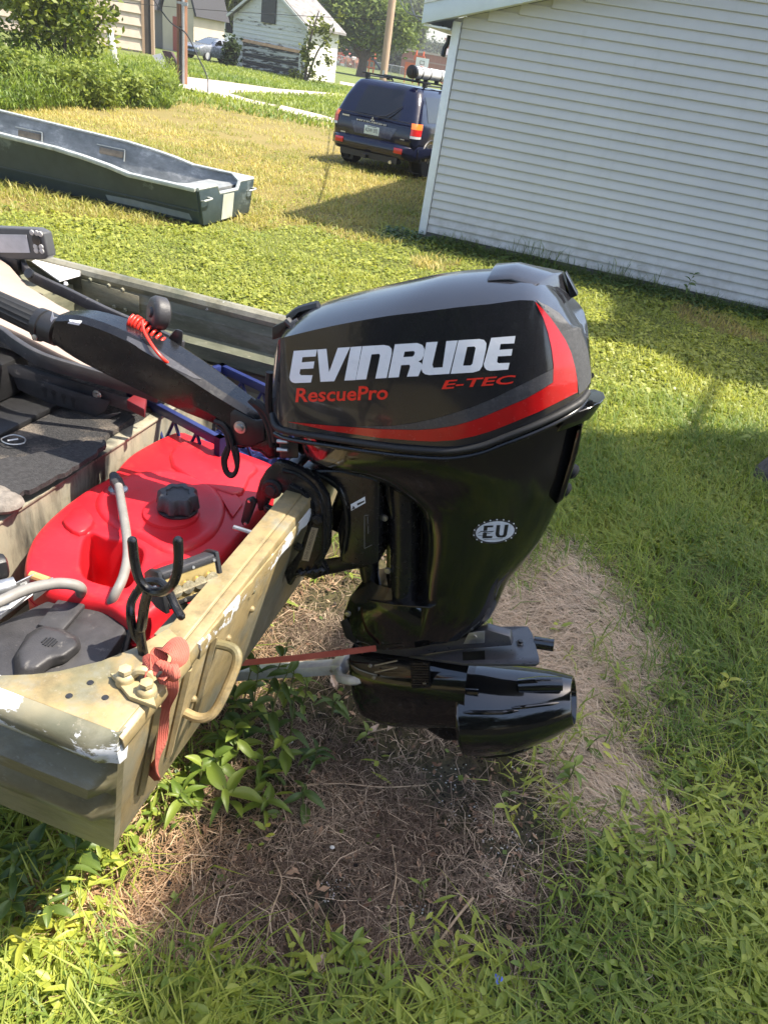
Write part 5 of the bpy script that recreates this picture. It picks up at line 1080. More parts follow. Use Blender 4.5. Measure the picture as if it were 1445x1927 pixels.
mb = MB(); ribbon(mb, [gz(322, 1266, .95), TR(.004, -.605, .93), TR(.016, -.604, .895), TR(.012, -.60, .84), TR(.014, -.592, .77), TR(.02, -.60, .71), TR(.016, -.588, .65), TR(.012, -.58, .61), TR(.004, -.575, .59)], lambda f: TV*math.cos(1.5*math.sin(5*f))+AV*math.sin(1.5*math.sin(5*f))*.7, lambda f: .026+.010*math.sin(9*f+1), n=6); part('hanging_end', mb, M['strap'], knot)
mb = MB(); a_, b_ = pl(432, 1250, -.04), pl(708, 1220, .10); ribbon(mb, [a_, (a_+b_)/2-ZV*.004, b_], ZV, .021)
o_ = single('motor_strap', mb, M['strap'], 'taut faded red strap running from the transom to the outboard lower unit', 'strap', group='red straps')
# ---- aluminium transom saver bar with forked end
tsv = thing('transom_saver', 'square aluminium support bar with forked end holding the outboard leg', 'support bar', pl(560, 1258, .16))
a_, b_ = pl(360, 1274, .16), pl(634, 1255, .16); d_ = (b_-a_).normalized(); nn = TV; ud = d_.cross(nn)
mb = MB(); mb.box((a_+b_)/2, ((b_-a_).length, .035, .035), (d_, nn, ud)); part('bar', mb, M['alu'], tsv, bevel=.002)
mb = MB(); mb.box(b_+d_*.012, (.034, .045, .045), (d_, nn, ud)); part('fork_head', mb, M['alu'], tsv, bevel=.003)
for s in (-1, 1):
    mb = MB(); p_ = smooth_path([b_+nn*.012*s+d_*.01-ud*.01*0, b_+nn*.05*s+d_*.03, b_+nn*.066*s+d_*.07, b_+nn*.064*s+d_*.105], 5); mb.tube(p_, [.012]*6+[.010]*10 if len(p_) == 16 else .011, 8, flat=1.5); part('fork_arm', mb, M['alu'], tsv)
mb = MB(); mb.lathe(b_-d_*.012-nn*.018, -nn, [(0, .006), (.003, .005)], 6); part('pin', mb, M['bolt'], tsv)
# ---- blue milk crate
k = simple('blue_crate_plastic', (.018, .028, .11), .4, 0, .15, 10); M['crate'] = k
def crate_at(O, ex, ey, ez, w, d, h, nm, lb):
    t = thing(nm, lb, 'crate', O)
    P = lambda a, b, c: O+ex*a+ey*b+ez*c
    for (p, q) in (((0, 0), (w, 0)), ((w, 0), (w, d)), ((w, d), (0, d)), ((0, d), (0, 0))):
        mb = MB(); A1, B1 = P(p[0], p[1], h), P(q[0], q[1], h); dd = (B1-A1).normalized(); mb.box((A1+B1)/2-ez*.016, ((B1-A1).length+.02, .020, .032), (dd, dd.cross(ez), ez)); part('rim', mb, M['crate'], t, bevel=.003)
        mb = MB(); A0, B0_ = P(p[0], p[1], 0), P(q[0], q[1], 0); n_ = 4
        mb.box((A0+B0_)/2+ez*.02, ((B0_-A0).length, .010, .04), (dd, dd.cross(ez), ez)); mb.box((A0+B0_)/2+ez*h*.55, ((B0_-A0).length, .006, .012), (dd, dd.cross(ez), ez))
        for i in range(n_):
            l0, l1 = A0.lerp(B0_, i/n_), A0.lerp(B0_, (i+1)/n_)
            for a2, b2 in ((l0, l1), (l1, l0)): mb.tube([a2+ez*.03, b2+ez*(h-.03)], .006, 5)
        for e_ in (A0, B0_): mb.box(e_+ez*h/2, (.025, .025, h), (dd, dd.cross(ez), ez))
        part('lattice', mb, M['crate'], t)
    mb = MB(); mb.box(P(w/2, d/2, .01), (w, d, .012), (ex, ey, ez)); part('base', mb, M['crate'], t)
    return t
k0 = gz(418, 690, .80); exc = (gz(520, 738, .80)-k0); exc.z = 0; exc.normalize(); eyc = Vector((exc.y, -exc.x, 0))
crate_at(k0-ZV*.26, exc, eyc, ZV, .42, .40, .27, 'milk_crate', 'blue plastic lattice crate behind the red tank and tiller')
# ---- fish finder on the far gunwale
ff = thing('fish_finder', 'grey fish finder with blank screen and round buttons on the far gunwale', 'fish finder', pl(30, 488, .88))
VF = .86
def FP(pts, v=VF): return [pl(x, y, v) for x, y in pts]
mb = MB(); a_ = FP([(-70, 424), (66, 430), (82, 438), (91, 482), (84, 488), (0, 489), (-70, 486)]); mb.loop2(a_, [p+TV*.045 for p in a_]); part('case', mb, simple('dark_grey_case', (.07, .072, .075), .5), ff, bevel=.006, seg=3)
mb = MB(); a_ = FP([(-60, 439), (50, 441), (57, 475), (-60, 474)], VF-.002); mb.loop2(a_, [p-TV*.002 for p in a_]); part('screen', mb, simple('pale_screen', (.42, .44, .47), .12, 0, .12, 25), ff, smooth=0)
for x, y, r_ in ((60.5, 437, .010), (69.5, 438, .010), (76.5, 440, .010), (67.5, 463.5, .010), (78, 464, .010), (69, 471, .010), (79.5, 472, .010)):
    mb = MB(); mb.lathe(pl(x, y, VF), -TV, [(0, r_), (.004, r_*.9), (.005, r_*.5)], 12); part('button', mb, simple('pale_button', (.45, .44, .42), .5), ff)
mb = MB(); mb.lathe(pl(69.5, 451, VF), -TV, [(0, .019), (.004, .018), (.005, .012), (.0055, .002)], 24); part('dial_pad', mb, M['plastic'], ff)
mb = MB(); mb.box(pl(15, 495, VF+.02), (.12, .04, .06), (AV, TV, ZV)); part('mount', mb, M['plastic'], ff, bevel=.004)
mb = MB(); mb.prism([gz(x, y, .99) for x, y in ((60, 494), (75, 488), (151, 508), (151, 519), (112, 530))], ZV*.006)
single('white_board', mb, simple('white_board', (.75, .73, .71), .45, 0, .1, 14, dirt=((.35, .33, .32), 16, .6)), 'bright white board lying on the locker beside the fish finder', 'board')
# ---- folded boat seat: tan pads in a black frame with hinge plates
seat = thing('folding_chair', 'folded boat chair with tan pads in a black plastic frame and slotted hinge bracket', 'chair', BF(-1.15, .2, .79))
M['pad'] = simple('tan_vinyl_pad', (.32, .25, .21), .55, 0, .08, 8, bump=.1, bscale=200)
zs_ = lambda x: 1.02-.10*(x/345.0)
def SP(pts, dz=0.0): return [gz(x, y, zs_(x)+dz) for x, y in pts]
mb = MB(); a_ = SP([(-120, 420), (-40, 455), (20, 500), (50, 535), (110, 572), (200, 618), (275, 645), (350, 675), (330, 700), (250, 705), (165, 690), (110, 664), (40, 628), (-20, 600), (-120, 570)]); mb.loop2([p-ZV*.05 for p in a_], a_); part('pad', mb, M['pad'], seat, bevel=.008)
def frame_strip(name, pts, w, h):
    mb = MB(); ribbon(mb, SP(pts, .0), ZV, h, w, 5); return part(name, mb, M['grey_plastic'], seat, bevel=.004, smooth=40)
frame_strip('upper_frame', [(-120, 395), (-30, 437), (10, 452), (34, 476), (52, 512), (80, 530), (130, 553), (210, 592), (300, 630), (345, 652)], .018, .040)
frame_strip('lower_frame', [(-120, 590), (-10, 622), (30, 648), (62, 668), (100, 684), (165, 703), (240, 725), (300, 745)], .018, .042)
mb = MB(); mb.lathe(gz(56, 515, zs_(50)+.03), -TV*.8+ZV*.5, [(0, .018), (.008, .017), (.010, .008)], 16); part('pivot_bolt', mb, M['plastic'], seat)
mb = MB(); mb.lathe(gz(124, 535, zs_(120)+.035), ZV, [(0, .008), (.008, .006)], 8); part('rivet', mb, M['decal_white'], seat)
VH = -.02
hz = [(-60, 672), (0, 682), (60, 692), (150, 722), (245, 752), (275, 762), (272, 778), (240, 772), (150, 742), (20, 702), (-60, 690)]
zz = lambda x: .92-.06*(x/275.0)
def HP(pts, off=0): return [gz(x, y, zz(x)+off) for x, y in pts]
t1 = [gz(x, y, zz(x)) for x, y in ((-60, 672), (0, 680), (60, 692), (150, 720), (245, 750), (272, 760))]
t2 = [p-ZV*.045 for p in t1]; t2 = [q-AV*0 for q in t2]
mb = MB(); a_ = t1+t2[::-1]; mb.prism(a_, TV*.006); part('hinge_rail', mb, M['grey_plastic'], seat, bevel=.002)
t1 = [gz(x, y, zz(x)-.045) for x, y in ((22, 695), (75, 713), (150, 737), (207, 752))]; bt = [t1[3]-ZV*.02-AV*.02, t1[3]-ZV*.05-AV*.06, t1[1]-ZV*.065, t1[0]-ZV*.045+AV*.02]
hp0, hp1 = gz(0, 680, zz(0)), gz(272, 760, zz(272)); hd_ = hp1-hp0; hn = Vector((hd_.y, -hd_.x, 0)).normalized(); hn = hn if hn.y < 0 else -hn
def HPL(x, y, off=0.0):
    d = ray(x, y); o_ = hp0+hn*off; return CAM+d*((o_-CAM).dot(hn)/d.dot(hn))
mb = MB(); mb.prism([HPL(x, y, .004) for x, y in ((20, 700), (75, 716), (150, 740), (207, 755), (197, 774), (178, 783), (95, 760), (34, 733))], -hn*.004); part('slotted_plate', mb, M['grey_plastic'], seat, bevel=.0015)
mb = MB(); mb.prism([HPL(x, y, .0) for x, y in ((72, 764), (150, 786), (228, 776), (200, 790), (165, 800), (100, 782))], -hn*.004); part('lower_plate', mb, M['grey_plastic'], seat, bevel=.0015)
for x, y in ((84, 733), (101, 738), (120, 745), (138, 752)):
    mb = MB(); p_ = HPL(x, y, .0048); mb.lathe(p_, hn, [(0, .0085), (.0006, .0085)], 12); mb.box(p_-ZV*.014, (.009, .0012, .024), (hd_.normalized(), hn, ZV)); part('slot', mb, M['ink'], seat)
for x, y in ((52, 695), (183, 742)):
    mb = MB(); mb.lathe(gz(x, y, zz(x)-.018)-TV*.001, -TV, [(0, .015), (.003, .014), (.004, .009), (.009, .008)], 14); part('hinge_bolt', mb, M['bolt'], seat)
mb = MB(); a_ = [gz(x, y, .875) for x, y in ((238, 752), (262, 735), (276, 742), (272, 770))]; mb.prism(a_, -ZV*.03); part('red_tab', mb, simple('dull_red_tab', (.16, .015, .02), .5), seat, bevel=.003)
mb = MB(); mb.prism([BF(-1.45, .02, .792), BF(-.95, .05, .792), BF(-.95, .42, .792), BF(-1.45, .42, .792)], ZV*.018); part('seat_base', mb, M['plastic'], seat, bevel=.005)
mb = MB(); mb.box(BF(-1.25, .2, .87), (.35, .35, .12), (AV, TV, ZV)); part('pedestal', mb, M['plastic'], seat, bevel=.02)
# ---- torn carpet mat, rag and a snap hook on the deck
mb = MB(); a_ = [gz(x, y, .797) for x, y in ((-60, 905), (-20, 880), (40, 866), (110, 852), (165, 838), (198, 838), (182, 858), (150, 882), (112, 902), (70, 925), (20, 940), (-60, 950))]
a_ = [p+Vector((random.uniform(-.006, .006), random.uniform(-.006, .006), 0)) for p in smooth_path(a_, 4, True)]
mb.prism(a_, ZV*.014); single('carpet_mat', mb, simple('charcoal_mat', (.028, .027, .028), .95, 0, .4, 90, bump=.9, bscale=220), 'ragged charcoal carpet mat at the edge of the boat deck', 'mat', smooth=0)
mb = MB(); mb.ball(gz(2, 945, .80), .05, 8, sx=(1.1, .9, .45)); mb.ball(gz(-25, 935, .80), .055, 8, sx=(1.2, .9, .5))
single('rag', mb, simple('dusty_rag', (.17, .15, .13), .95, 0, .3, 50, bump=1.0, bscale=80), 'small pale dusty rag at the left edge of the deck', 'rag')
mb = MB(); p_ = smooth_path([gz(x, y, .805) for x, y in ((5, 824), (25, 818), (46, 824), (44, 834), (20, 836), (4, 830))], 4, True); mb.tube(p_, .0020, 6, closed=True); p_ = [gz(x, y, .808) for x, y in ((14, 829), (34, 826))]; mb.tube(p_, .003, 6)
single('snap_hook', mb, M['bolt'], 'small steel snap hook lying on the dark deck carpet', 'snap hook')
# ================================================================== THE OUTBOARD MOTOR (its own centre plane, v = 0 there)
MV = .16
def BM(u, v, z): return BF(u, v+MV, z)
def plm(x, y, v): return pl(x, y, v+MV)
def uvm(p): q = uvz(p); return (q[0], q[1]-MV, q[2])
motor = thing('outboard_motor', 'black outboard motor with jet drive and red striped cowl clamped on the transom', 'outboard motor', plm(560, 1000, 0))
k = NT('graphite_cowl_paint'); v = k.coords(); fl = k.n('ShaderNodeTexVoronoi'); fl.inputs['Scale'].default_value = 1400; k.l(v, fl.inputs['Vector'])
c = k.mix(k.ramp(fl.outputs['Color'], [(.3, 0.0), (1.0, .5)]), (.012, .012, .014), (.04, .04, .046)); c = k.mix(k.ramp(k.noise(v, 50, 9, .75), [(.60, 0.0), (.78, .35)]), c, (.07, .066, .06)); k.base(c); k.rough(k.ramp(k.noise(v, 9, 7, .7), [(.35, .12), (.7, .24)])); k.b.inputs['Specular IOR Level'].default_value = .6; k.b.inputs['Coat Weight'].default_value = .5; k.b.inputs['Coat Roughness'].default_value = .05; M['cowl'] = k.m
M['rough_trim'] = simple('speckled_grey_trim', (.050, .050, .052), .55, 0, .35, 150, bump=.4, bscale=500)
def cv(p, v): return plm(p[0], p[1], v)
ST = [((514, 780), .105, (517, 668), .095, (548, 612)), ((524, 802), .140, (524, 640), .120, (566, 592)), ((545, 810), .160, (548, 631), .138, (610, 566)), ((621, 821), .172, (630, 612), .150, (682, 545)), ((715, 835), .176, (725, 595), .155, (781, 524)),
      ((780, 842), .176, (790, 587), .155, (840, 512)), ((847, 845), .175, (860, 578), .154, (895, 506)), ((904, 835), .172, (920, 572), .149, (948, 504)), ((998, 800), .158, (1003, 565), .138, (1000, 508)),
      ((1050, 776), .132, (1046, 600), .118, (1046, 535)), ((1090, 754), .092, (1080, 612), .085, (1076, 580)), ((1106, 735), .050, (1098, 622), .045, (1092, 602)), ((1112, 715), .015, (1107, 650), .012, (1104, 625))]
def uvz_(p): return Vector(uvm(p))
rows = []; SEAM = []; CREASE = []
for (sp_, vs_, cp_, vc_, rp_) in ST:
    S, C, Rg = uvz_(cv(sp_, -vs_)), uvz_(cv(cp_, -vc_)), uvz_(cv(rp_, .03)); half = []
    SEAM.append(S); CREASE.append(C)
    for t in (0, .12, .3, .5, .7, .88, 1.0):
        q_ = S.lerp(C, t); q_.y -= .007*math.sin(math.pi*min(1, t*1.02)); half.append(q_)
    for t in (.12, .3, .5, .7, .86):
        half.append(Vector((C.x+(Rg.x-C.x)*t, -vc_*(1-t), C.z+(Rg.z-C.z)*t*(2-t))))
    ring_ = half+[Vector((Rg.x, 0, Rg.z))]+[Vector((p.x, -p.y, p.z)) for p in half[::-1]]
    rows.append(ring_)
# finer along the length
def catm(rows, k_):
    n = len(rows[0]); cols_ = [smooth_path([r[j] for r in rows], k_) for j in range(n)]
    return [[cols_[j][i] for j in range(n)] for i in range(len(cols_[0]))]
rows = catm(rows, 3)
mb = MB(); mb.grid([[BM(*p) for p in r] for r in rows], cu=False, capa=True, capb=True)
nr_ = len(rows[0])
cowl = part('cowl', mb, M['cowl'], motor, smooth=32)
def bvh_of(mb):
    return BVHTree.FromPolygons([Vector(p) for p in mb.v], mb.f)
BV = bvh_of(mb)
def tri_fine(outer, holes=(), L=10.0):
    polys = [[Vector((x, y, 0)) for x, y in outer]]+[[Vector((x, y, 0)) for x, y in h] for h in holes]
    V = [p for q_ in polys for p in q_]; T = [tuple(t) for t in geometry.tessellate_polygon(polys)]
    V = [(p.x, p.y) for p in V]
    return refine(V, T, L)
def refine(V, T, L):
    V = list(V)
    for _ in range(5):
        mid_ = {}; out = []; ch = False
        def long_(a, b): return math.hypot(V[a][0]-V[b][0], V[a][1]-V[b][1]) > L
        def m(a, b):
            k_ = (min(a, b), max(a, b))
            if k_ not in mid_: V.append(((V[a][0]+V[b][0])/2, (V[a][1]+V[b][1])/2)); mid_[k_] = len(V)-1
            return mid_[k_]
        for a, b, c in T:
            e = [long_(a, b), long_(b, c), long_(c, a)]; n = sum(e)
            if n == 0: out.append((a, b, c)); continue
            ch = True
            if n == 3: x, y, z = m(a, b), m(b, c), m(c, a); out += [(a, x, z), (x, b, y), (z, y, c), (x, y, z)]
            else:
                while not (e[0] and (n == 1 or e[1])): a, b, c = b, c, a; e = e[1:]+e[:1]
                if n == 1: x = m(a, b); out += [(a, x, c), (x, b, c)]
                else: x, y = m(a, b), m(b, c); out += [(a, x, c), (x, b, y), (x, y, c)]
        T = out
        if not ch: break
    return V, T
def onto(bvh, V, T, off, mb=None):
    """wrap flat shapes onto a surface of the motor, proud by off"""
    mb = mb or MB(); P = []; ok = []
    for x, y in V:
        h = bvh.ray_cast(CAM, ray(x, y).normalized())
        if h[0] is None: P.append(Vector((0, 0, 0))); ok.append(False); continue
        n = h[1]; n = -n if n.dot(h[0]-CAM) > 0 else n; P.append(h[0]+n*off); ok.append(True)
    mb.add(P, [t for t in T if all(ok[i] for i in t)]); return mb
def Z2(pts): return [(480+x*.4706, 480+y*.4706) for x, y in pts]
def Z3(pts): return [(540+x/3.284, 620+y/3.284) for x, y in pts]
red_p = Z2([(128, 665), (300, 681), (500, 695), (650, 699), (720, 694), (800, 681), (860, 664), (920, 643), (1080, 575), (1150, 535), (1190, 508), (1192, 440), (1185, 380), (1170, 310), (1150, 250), (1119, 185), (1150, 215), (1180, 250), (1212, 296), (1240, 340), (1262, 390), (1278, 450), (1286, 500), (1288, 547), (1230, 577), (1130, 627), (1000, 681), (940, 704), (880, 722), (800, 739), (720, 744), (650, 742), (500, 730), (300, 702)])
grey_p = Z2([(390, 684), (480, 684), (560, 682), (640, 670), (720, 653), (800, 630), (880, 603), (960, 569), (1040, 529), (1120, 490), (1194, 452), (1191, 507), (1150, 534), (1080, 574), (920, 642), (860, 663), (800, 680), (720, 693), (650, 698), (500, 694)])
part('red_stripe', onto(BV, *tri_fine(red_p), .0012), M['decal_red'], motor, smooth=60)
part('grey_stripe', onto(BV, *tri_fine(grey_p), .0009), M['decal_grey'], motor, smooth=60)
def rc(poly, r=.0): return poly
LET = [
 ([(44, 131), (188, 122), (180, 165), (98, 170), (93, 202), (172, 196), (165, 239), (84, 244), (80, 270), (88, 281), (160, 281), (150, 326), (52, 330), (34, 325), (22, 313), (17, 294)], []),
 ([(190, 122), (246, 118), (262, 262), (316, 112), (392, 107), (294, 318), (208, 322)], []),
 ([(396, 107), (464, 102), (425, 311), (356, 314)], []),
 ([(468, 102), (600, 94), (632, 101), (648, 118), (649, 146), (617, 298), (547, 302), (577, 160), (571, 149), (524, 152), (491, 306), (427, 310)], []),
 ([(668, 90), (805, 82), (838, 94), (851, 120), (846, 158), (834, 184), (812, 196), (832, 206), (838, 228), (812, 287), (742, 290), (762, 228), (757, 216), (706, 219), (692, 293), (626, 297)], [[(728, 135), (785, 131), (791, 142), (786, 158), (774, 166), (720, 169)]]),
 ([(862, 78), (932, 74), (899, 215), (905, 235), (962, 232), (985, 70), (1055, 66), (1004, 272), (880, 280), (854, 275), (838, 262), (831, 238)], []),
 ([(1060, 65), (1190, 57), (1218, 63), (1233, 84), (1230, 120), (1207, 225), (1190, 252), (1150, 264), (1012, 272)], [[(1114, 106), (1158, 103), (1166, 113), (1146, 210), (1134, 221), (1088, 222)]]),
 ([(1262, 50), (1412, 38), (1404, 84), (1320, 88), (1313, 124), (1394, 118), (1386, 160), (1303, 164), (1298, 198), (1308, 207), (1376, 204), (1366, 246), (1256, 254), (1234, 248), (1220, 232), (1216, 212)], [])]
mb = MB()
for o_, h_ in LET: onto(BV, *tri_fine(Z3(o_), [Z3(q_) for q_ in h_], 12), .0013, mb)
part('maker_lettering', mb, M['decal_white'], motor, smooth=60)
def fit_text(txt, x0, x1, base0, base1, cap, bold=.0, shear=0.0, slant=0.0):
    V, F = text_mesh(txt, 1.0, bold, shear); xs_ = [a for a, b in V]; xa, xb = min(xs_), max(xs_); T = []
    for f in F:
        for i in range(1, len(f)-1): T.append((f[0], f[i], f[i+1]))
    capy = max(b for a, b in V)
    P = []
    for a, b in V:
        t = (a-xa)/(xb-xa); P.append((x0+(x1-x0)*t+slant*b/capy, base0+(base1-base0)*t-cap*b/capy))
    return P, T
V, T = fit_text('RescuePro', *[540+q_/3.284 for q_ in (54, 622)], 620+446/3.284, 620+428/3.284, 85/3.284, .02, 0, 2.5); part('model_lettering', onto(BV, *refine(V, T, 14), .0013), M['letter_red'], motor, smooth=60)
V, T = fit_text('E-TEC', *[540+q_/3.284 for q_ in (956, 1392)], 620+366/3.284, 620+332/3.284, 54/3.284, .02, 0, 8); part('series_lettering', onto(BV, *refine(V, T, 14), .0013), M['letter_red'], motor, smooth=60)
# rough rear trim panel behind the stripe
def Z5(pts): return [(960+x/5.668, 490+y/5.668) for x, y in pts]
tr_ = Z5([(270, 415), (330, 455), (390, 480), (520, 560), (600, 650), (660, 715), (735, 715), (790, 850), (825, 960), (845, 1100), (860, 1220), (850, 1300), (800, 1370), (730, 1425), (722, 1360), (705, 1220), (680, 1120), (640, 1000), (590, 880), (520, 760), (450, 650), (380, 560)])
part('rear_trim', onto(BV, *tri_fine(tr_), .0010), M['rough_trim'], motor, smooth=60)
# rubber seam along the cowl's lower edge
seam_px = [(512, 780), (519, 803), (545, 813), (621, 825), (715, 839), (780, 846), (847, 849), (904, 840), (950, 823), (998, 804), (1050, 780), (1090, 757), (1106, 738)]
seam_v = [.108, .142, .162, .174, .179, .180, .179, .176, .170, .162, .136, .096, .055]
nearp = [cv(p, -v_) for p, v_ in zip(seam_px, seam_v)]; npz = [uvz_(p) for p in nearp]
for s in (1, -1):
    mb = MB(); mb.tube(smooth_path([BM(p.x, p.y*s, p.z) for p in npz], 4), .0075, 8); part('seam_gasket', mb, M['rubber'], motor, smooth=60)
    mb = MB(); mb.tube(smooth_path([BM(p.x, p.y*s*1.015, p.z-.017) for p in npz[1:]], 4), .006, 8); part('seam_rib', mb, M['black_cast'], motor, smooth=60)
# cowl visor at the top rear
def hexa(near, far): 
    mb = MB(); mb.loop2(near, far); return mb
def hit(x, y, up=.0):
    h = BV.ray_cast(CAM, ray(x, y).normalized()); return h[0]+ZV*up
hf, hm = uvz_(hit(914, 530, .003)), uvz_(hit(962, 524, .004)); vn = hf.y
aft_n, bot_n = uvz_(cv((1009, 534), vn+.01)), uvz_(cv((1024, 570), vn+.01))
aft_f, bot_f = uvz_(cv((1062, 510), .085)), uvz_(cv((1076, 560), .085))
mb = MB(); rows = []
for t in np.linspace(0, 1, 9):
    bow = math.sin(math.pi*t); v_ = vn+(.085-vn)*t
    fx = hf.x+(hf.x-.03-hf.x)*t; at = aft_n.lerp(aft_f, t); ab = bot_n.lerp(bot_f, t)
    zr = hf.z+.017*bow
    rows.append([BM(hf.x-.0, v_, zr), BM(hm.x, v_, hm.z+.015*bow), BM(at.x, v_, at.z+.006*bow), BM(ab.x, v_, ab.z+.004*bow), BM(hm.x, v_, hm.z-.05)])
mb.grid(rows, cu=True, capa=True, capb=True); part('cowl_visor', mb, [M['cowl']], motor, bevel=.003, seg=2, smooth=30)
tipn = [cv(p, .06) for p in ((1063, 512), (1087, 556), (1072, 562))]; mb = MB(); mb.prism(tipn, TV*.03); part('visor_end', mb, M['cowl'], motor, bevel=.002)
mb = hexa([cv(p, -.055) for p in ((1052, 588), (1090, 617), (1094, 640), (1070, 625))], [cv((1088, 585), .05), cv((1102, 612), .05), cv((1108, 636), .05), cv((1085, 610), .05)]); part('lift_handle', mb, M['cowl'], motor, bevel=.006, seg=3)
# front latch and grey hook
mb = hexa([cv(p, -.06) for p in ((512, 640), (512, 615), (545, 600), (560, 588), (540, 612), (535, 632))], [cv((p[0]+24, p[1]-14), .06) for p in ((512, 640), (512, 615), (545, 600), (560, 588), (540, 612), (535, 632))]); part('front_latch', mb, M['plastic'], motor, bevel=.004)
mb = MB(); mb.tube([cv((541, 603), -.07), cv((549, 612), -.075), cv((562, 606), -.07)], .010, 8); part('latch_hook', mb, M['grey_plastic'], motor)
mb = MB(); mb.tube(smooth_path([cv(p, -.02) for p in ((545, 600), (565, 585), (600, 575))], 4), .012, 8); part('front_vent', mb, M['plastic'], motor)
# ---- lower cover and leg
SL = [((526, 812), (1108, 745), .168, .5), ((530, 838), (1104, 775), .166, .5), ((548, 862), (1095, 806), .160, .5), ((640, 880), (1084, 850), .142, .6), ((700, 905), (1072, 898), .120, .7), ((770, 950), (1052, 945), .100, .8), ((786, 1010), (1020, 1010), .088, .9), ((786, 1062), (985, 1058), .080, .9), ((786, 1110), (955, 1095), .074, .9), ((782, 1150), (925, 1158), .068, .9), ((775, 1190), (885, 1190), .060, .9)]
rows = []
for (L_, R_p, hw, frontness) in SL:
    a_, b_ = uvz_(plm(L_[0], L_[1], -hw*.6)), uvz_(plm(R_p[0], R_p[1], -.0)); r_ = []; N = 15
    for s in (-1, 1):
        seq = range(N) if s == -1 else range(N-2, 0, -1)
        for i in seq:
            t = i/(N-1); tt = .5-.5*math.cos(math.pi*t)
            w_ = hw*min(1.0, (max(0, tt)/.16)**.5 if tt < .16 else 1.0)*(1.0 if tt < .45 else (max(0.0, 1-((tt-.45)/.55)**2.2))**.62)
            w_ = max(w_, .004); q_ = a_.lerp(b_, tt); r_.append(Vector((q_.x, s*w_, q_.z)))
    rows.append(r_)
rows = catm(rows, 3)
mbL = MB(); mbL.grid([[BM(*p) for p in r] for r in rows], cu=True, capa=True, capb=True); part('lower_cover', mbL, M['black'], motor, smooth=40); BL = bvh_of(mbL)
# aft splash shelf
near_ = [cv(p, -.10) for p in ((1072, 777), (1118, 762), (1100, 798), (1082, 818))]
top = [cv((1066, 782), -.115), cv((1105, 768), -.095), cv((1132, 756), -.06), cv((1141, 745), -.01), cv((1138, 738), .04), cv((1120, 730), .09), cv((1085, 735), .11)]
mb = MB(); mb.loop2([p-ZV*.045-AV*.012 for p in top], top); part('splash_shelf', mb, M['black'], motor, bevel=.006, seg=3)
mb = MB(); mb.loop2([cv(p, -.055) for p in ((1085, 810), (1098, 795), (1088, 850), (1060, 940), (1046, 950), (1070, 870))], [cv(p, .055) for p in ((1085, 810), (1098, 795), (1088, 850), (1060, 940), (1046, 950), (1070, 870))]); part('rear_spine', mb, M['black'], motor, bevel=.006)
for x, y in ((1072, 884), (1058, 918)):
    mb = MB(); mb.lathe(cv((x, y), .0), AV*.9-ZV*.3, [(-.02, .018), (.012, .018), (.018, .012)], 12); part('rubber_plug', mb, M['rubber'], motor)
# oval sticker
cx_, cy_, rx, ry, ta = 931.5, 1000, 41.5, 22.5, R(-7)
def ell(f, n=36): return [(cx_+rx*f*math.cos(a)*math.cos(ta)-ry*f*math.sin(a)*math.sin(ta), cy_+rx*f*math.cos(a)*math.sin(ta)+ry*f*math.sin(a)*math.cos(ta)) for a in np.linspace(0, 2*math.pi, n, endpoint=False)]
stk = part('round_sticker', onto(BL, *tri_fine(ell(1.0), L=8), .0008), simple('charcoal_vinyl', (.035, .033, .032), .45), motor, smooth=60)
inner = [(cx_+(x-cx_)*.88, cy_+(y-cy_)*.86) for x, y in ell(1.0)]
part('white_oval', onto(BL, *tri_fine(inner, L=8), .0011), simple('silver_white_vinyl', (.60, .63, .68), .35, 0, .1, 90), stk, smooth=60)
def Z6(pts): return [(880+x/13.136, 960+y/13.136) for x, y in pts]
mb = MB()
for q_ in ([(400, 375), (635, 368), (628, 415), (490, 420), (478, 500), (388, 505)], [(375, 552), (480, 552), (465, 630), (610, 630), (600, 682), (360, 690)],
           [(225, 585), (330, 505), (500, 515), (670, 500), (610, 530), (480, 535), (340, 525)], [(380, 530), (520, 556), (620, 548), (520, 572), (420, 556)],
           [(712, 360), (805, 357), (778, 570), (790, 610), (850, 615), (880, 590), (915, 352), (1008, 346), (965, 600), (930, 650), (850, 672), (740, 665), (695, 630), (685, 580)],
           [(400, 712), (860, 690), (860, 702), (400, 724)], [(255, 610), (560, 640), (560, 648), (255, 622)]):
    onto(BL, *tri_fine(Z6(q_), L=8), .0015, mb)
part('sticker_letters', mb, M['ink'], stk, smooth=60)
mb = MB()
for x, y in ((275, 365), (412, 292), (560, 247), (722, 228), (885, 232), (1018, 263), (1135, 326), (1200, 433), (1176, 562), (1075, 675), (940, 750), (345, 782), (230, 718), (155, 612), (170, 482)):
    px0, py0 = Z6([(x, y)])[0]; onto(BL, *tri_fine([(px0+1.5*math.cos(a), py0+1.3*math.sin(a)) for a in np.linspace(0, 2*math.pi, 8, endpoint=False)], L=9), .0014, mb)
part('sticker_dots', mb, M['decal_white'], stk, smooth=60)
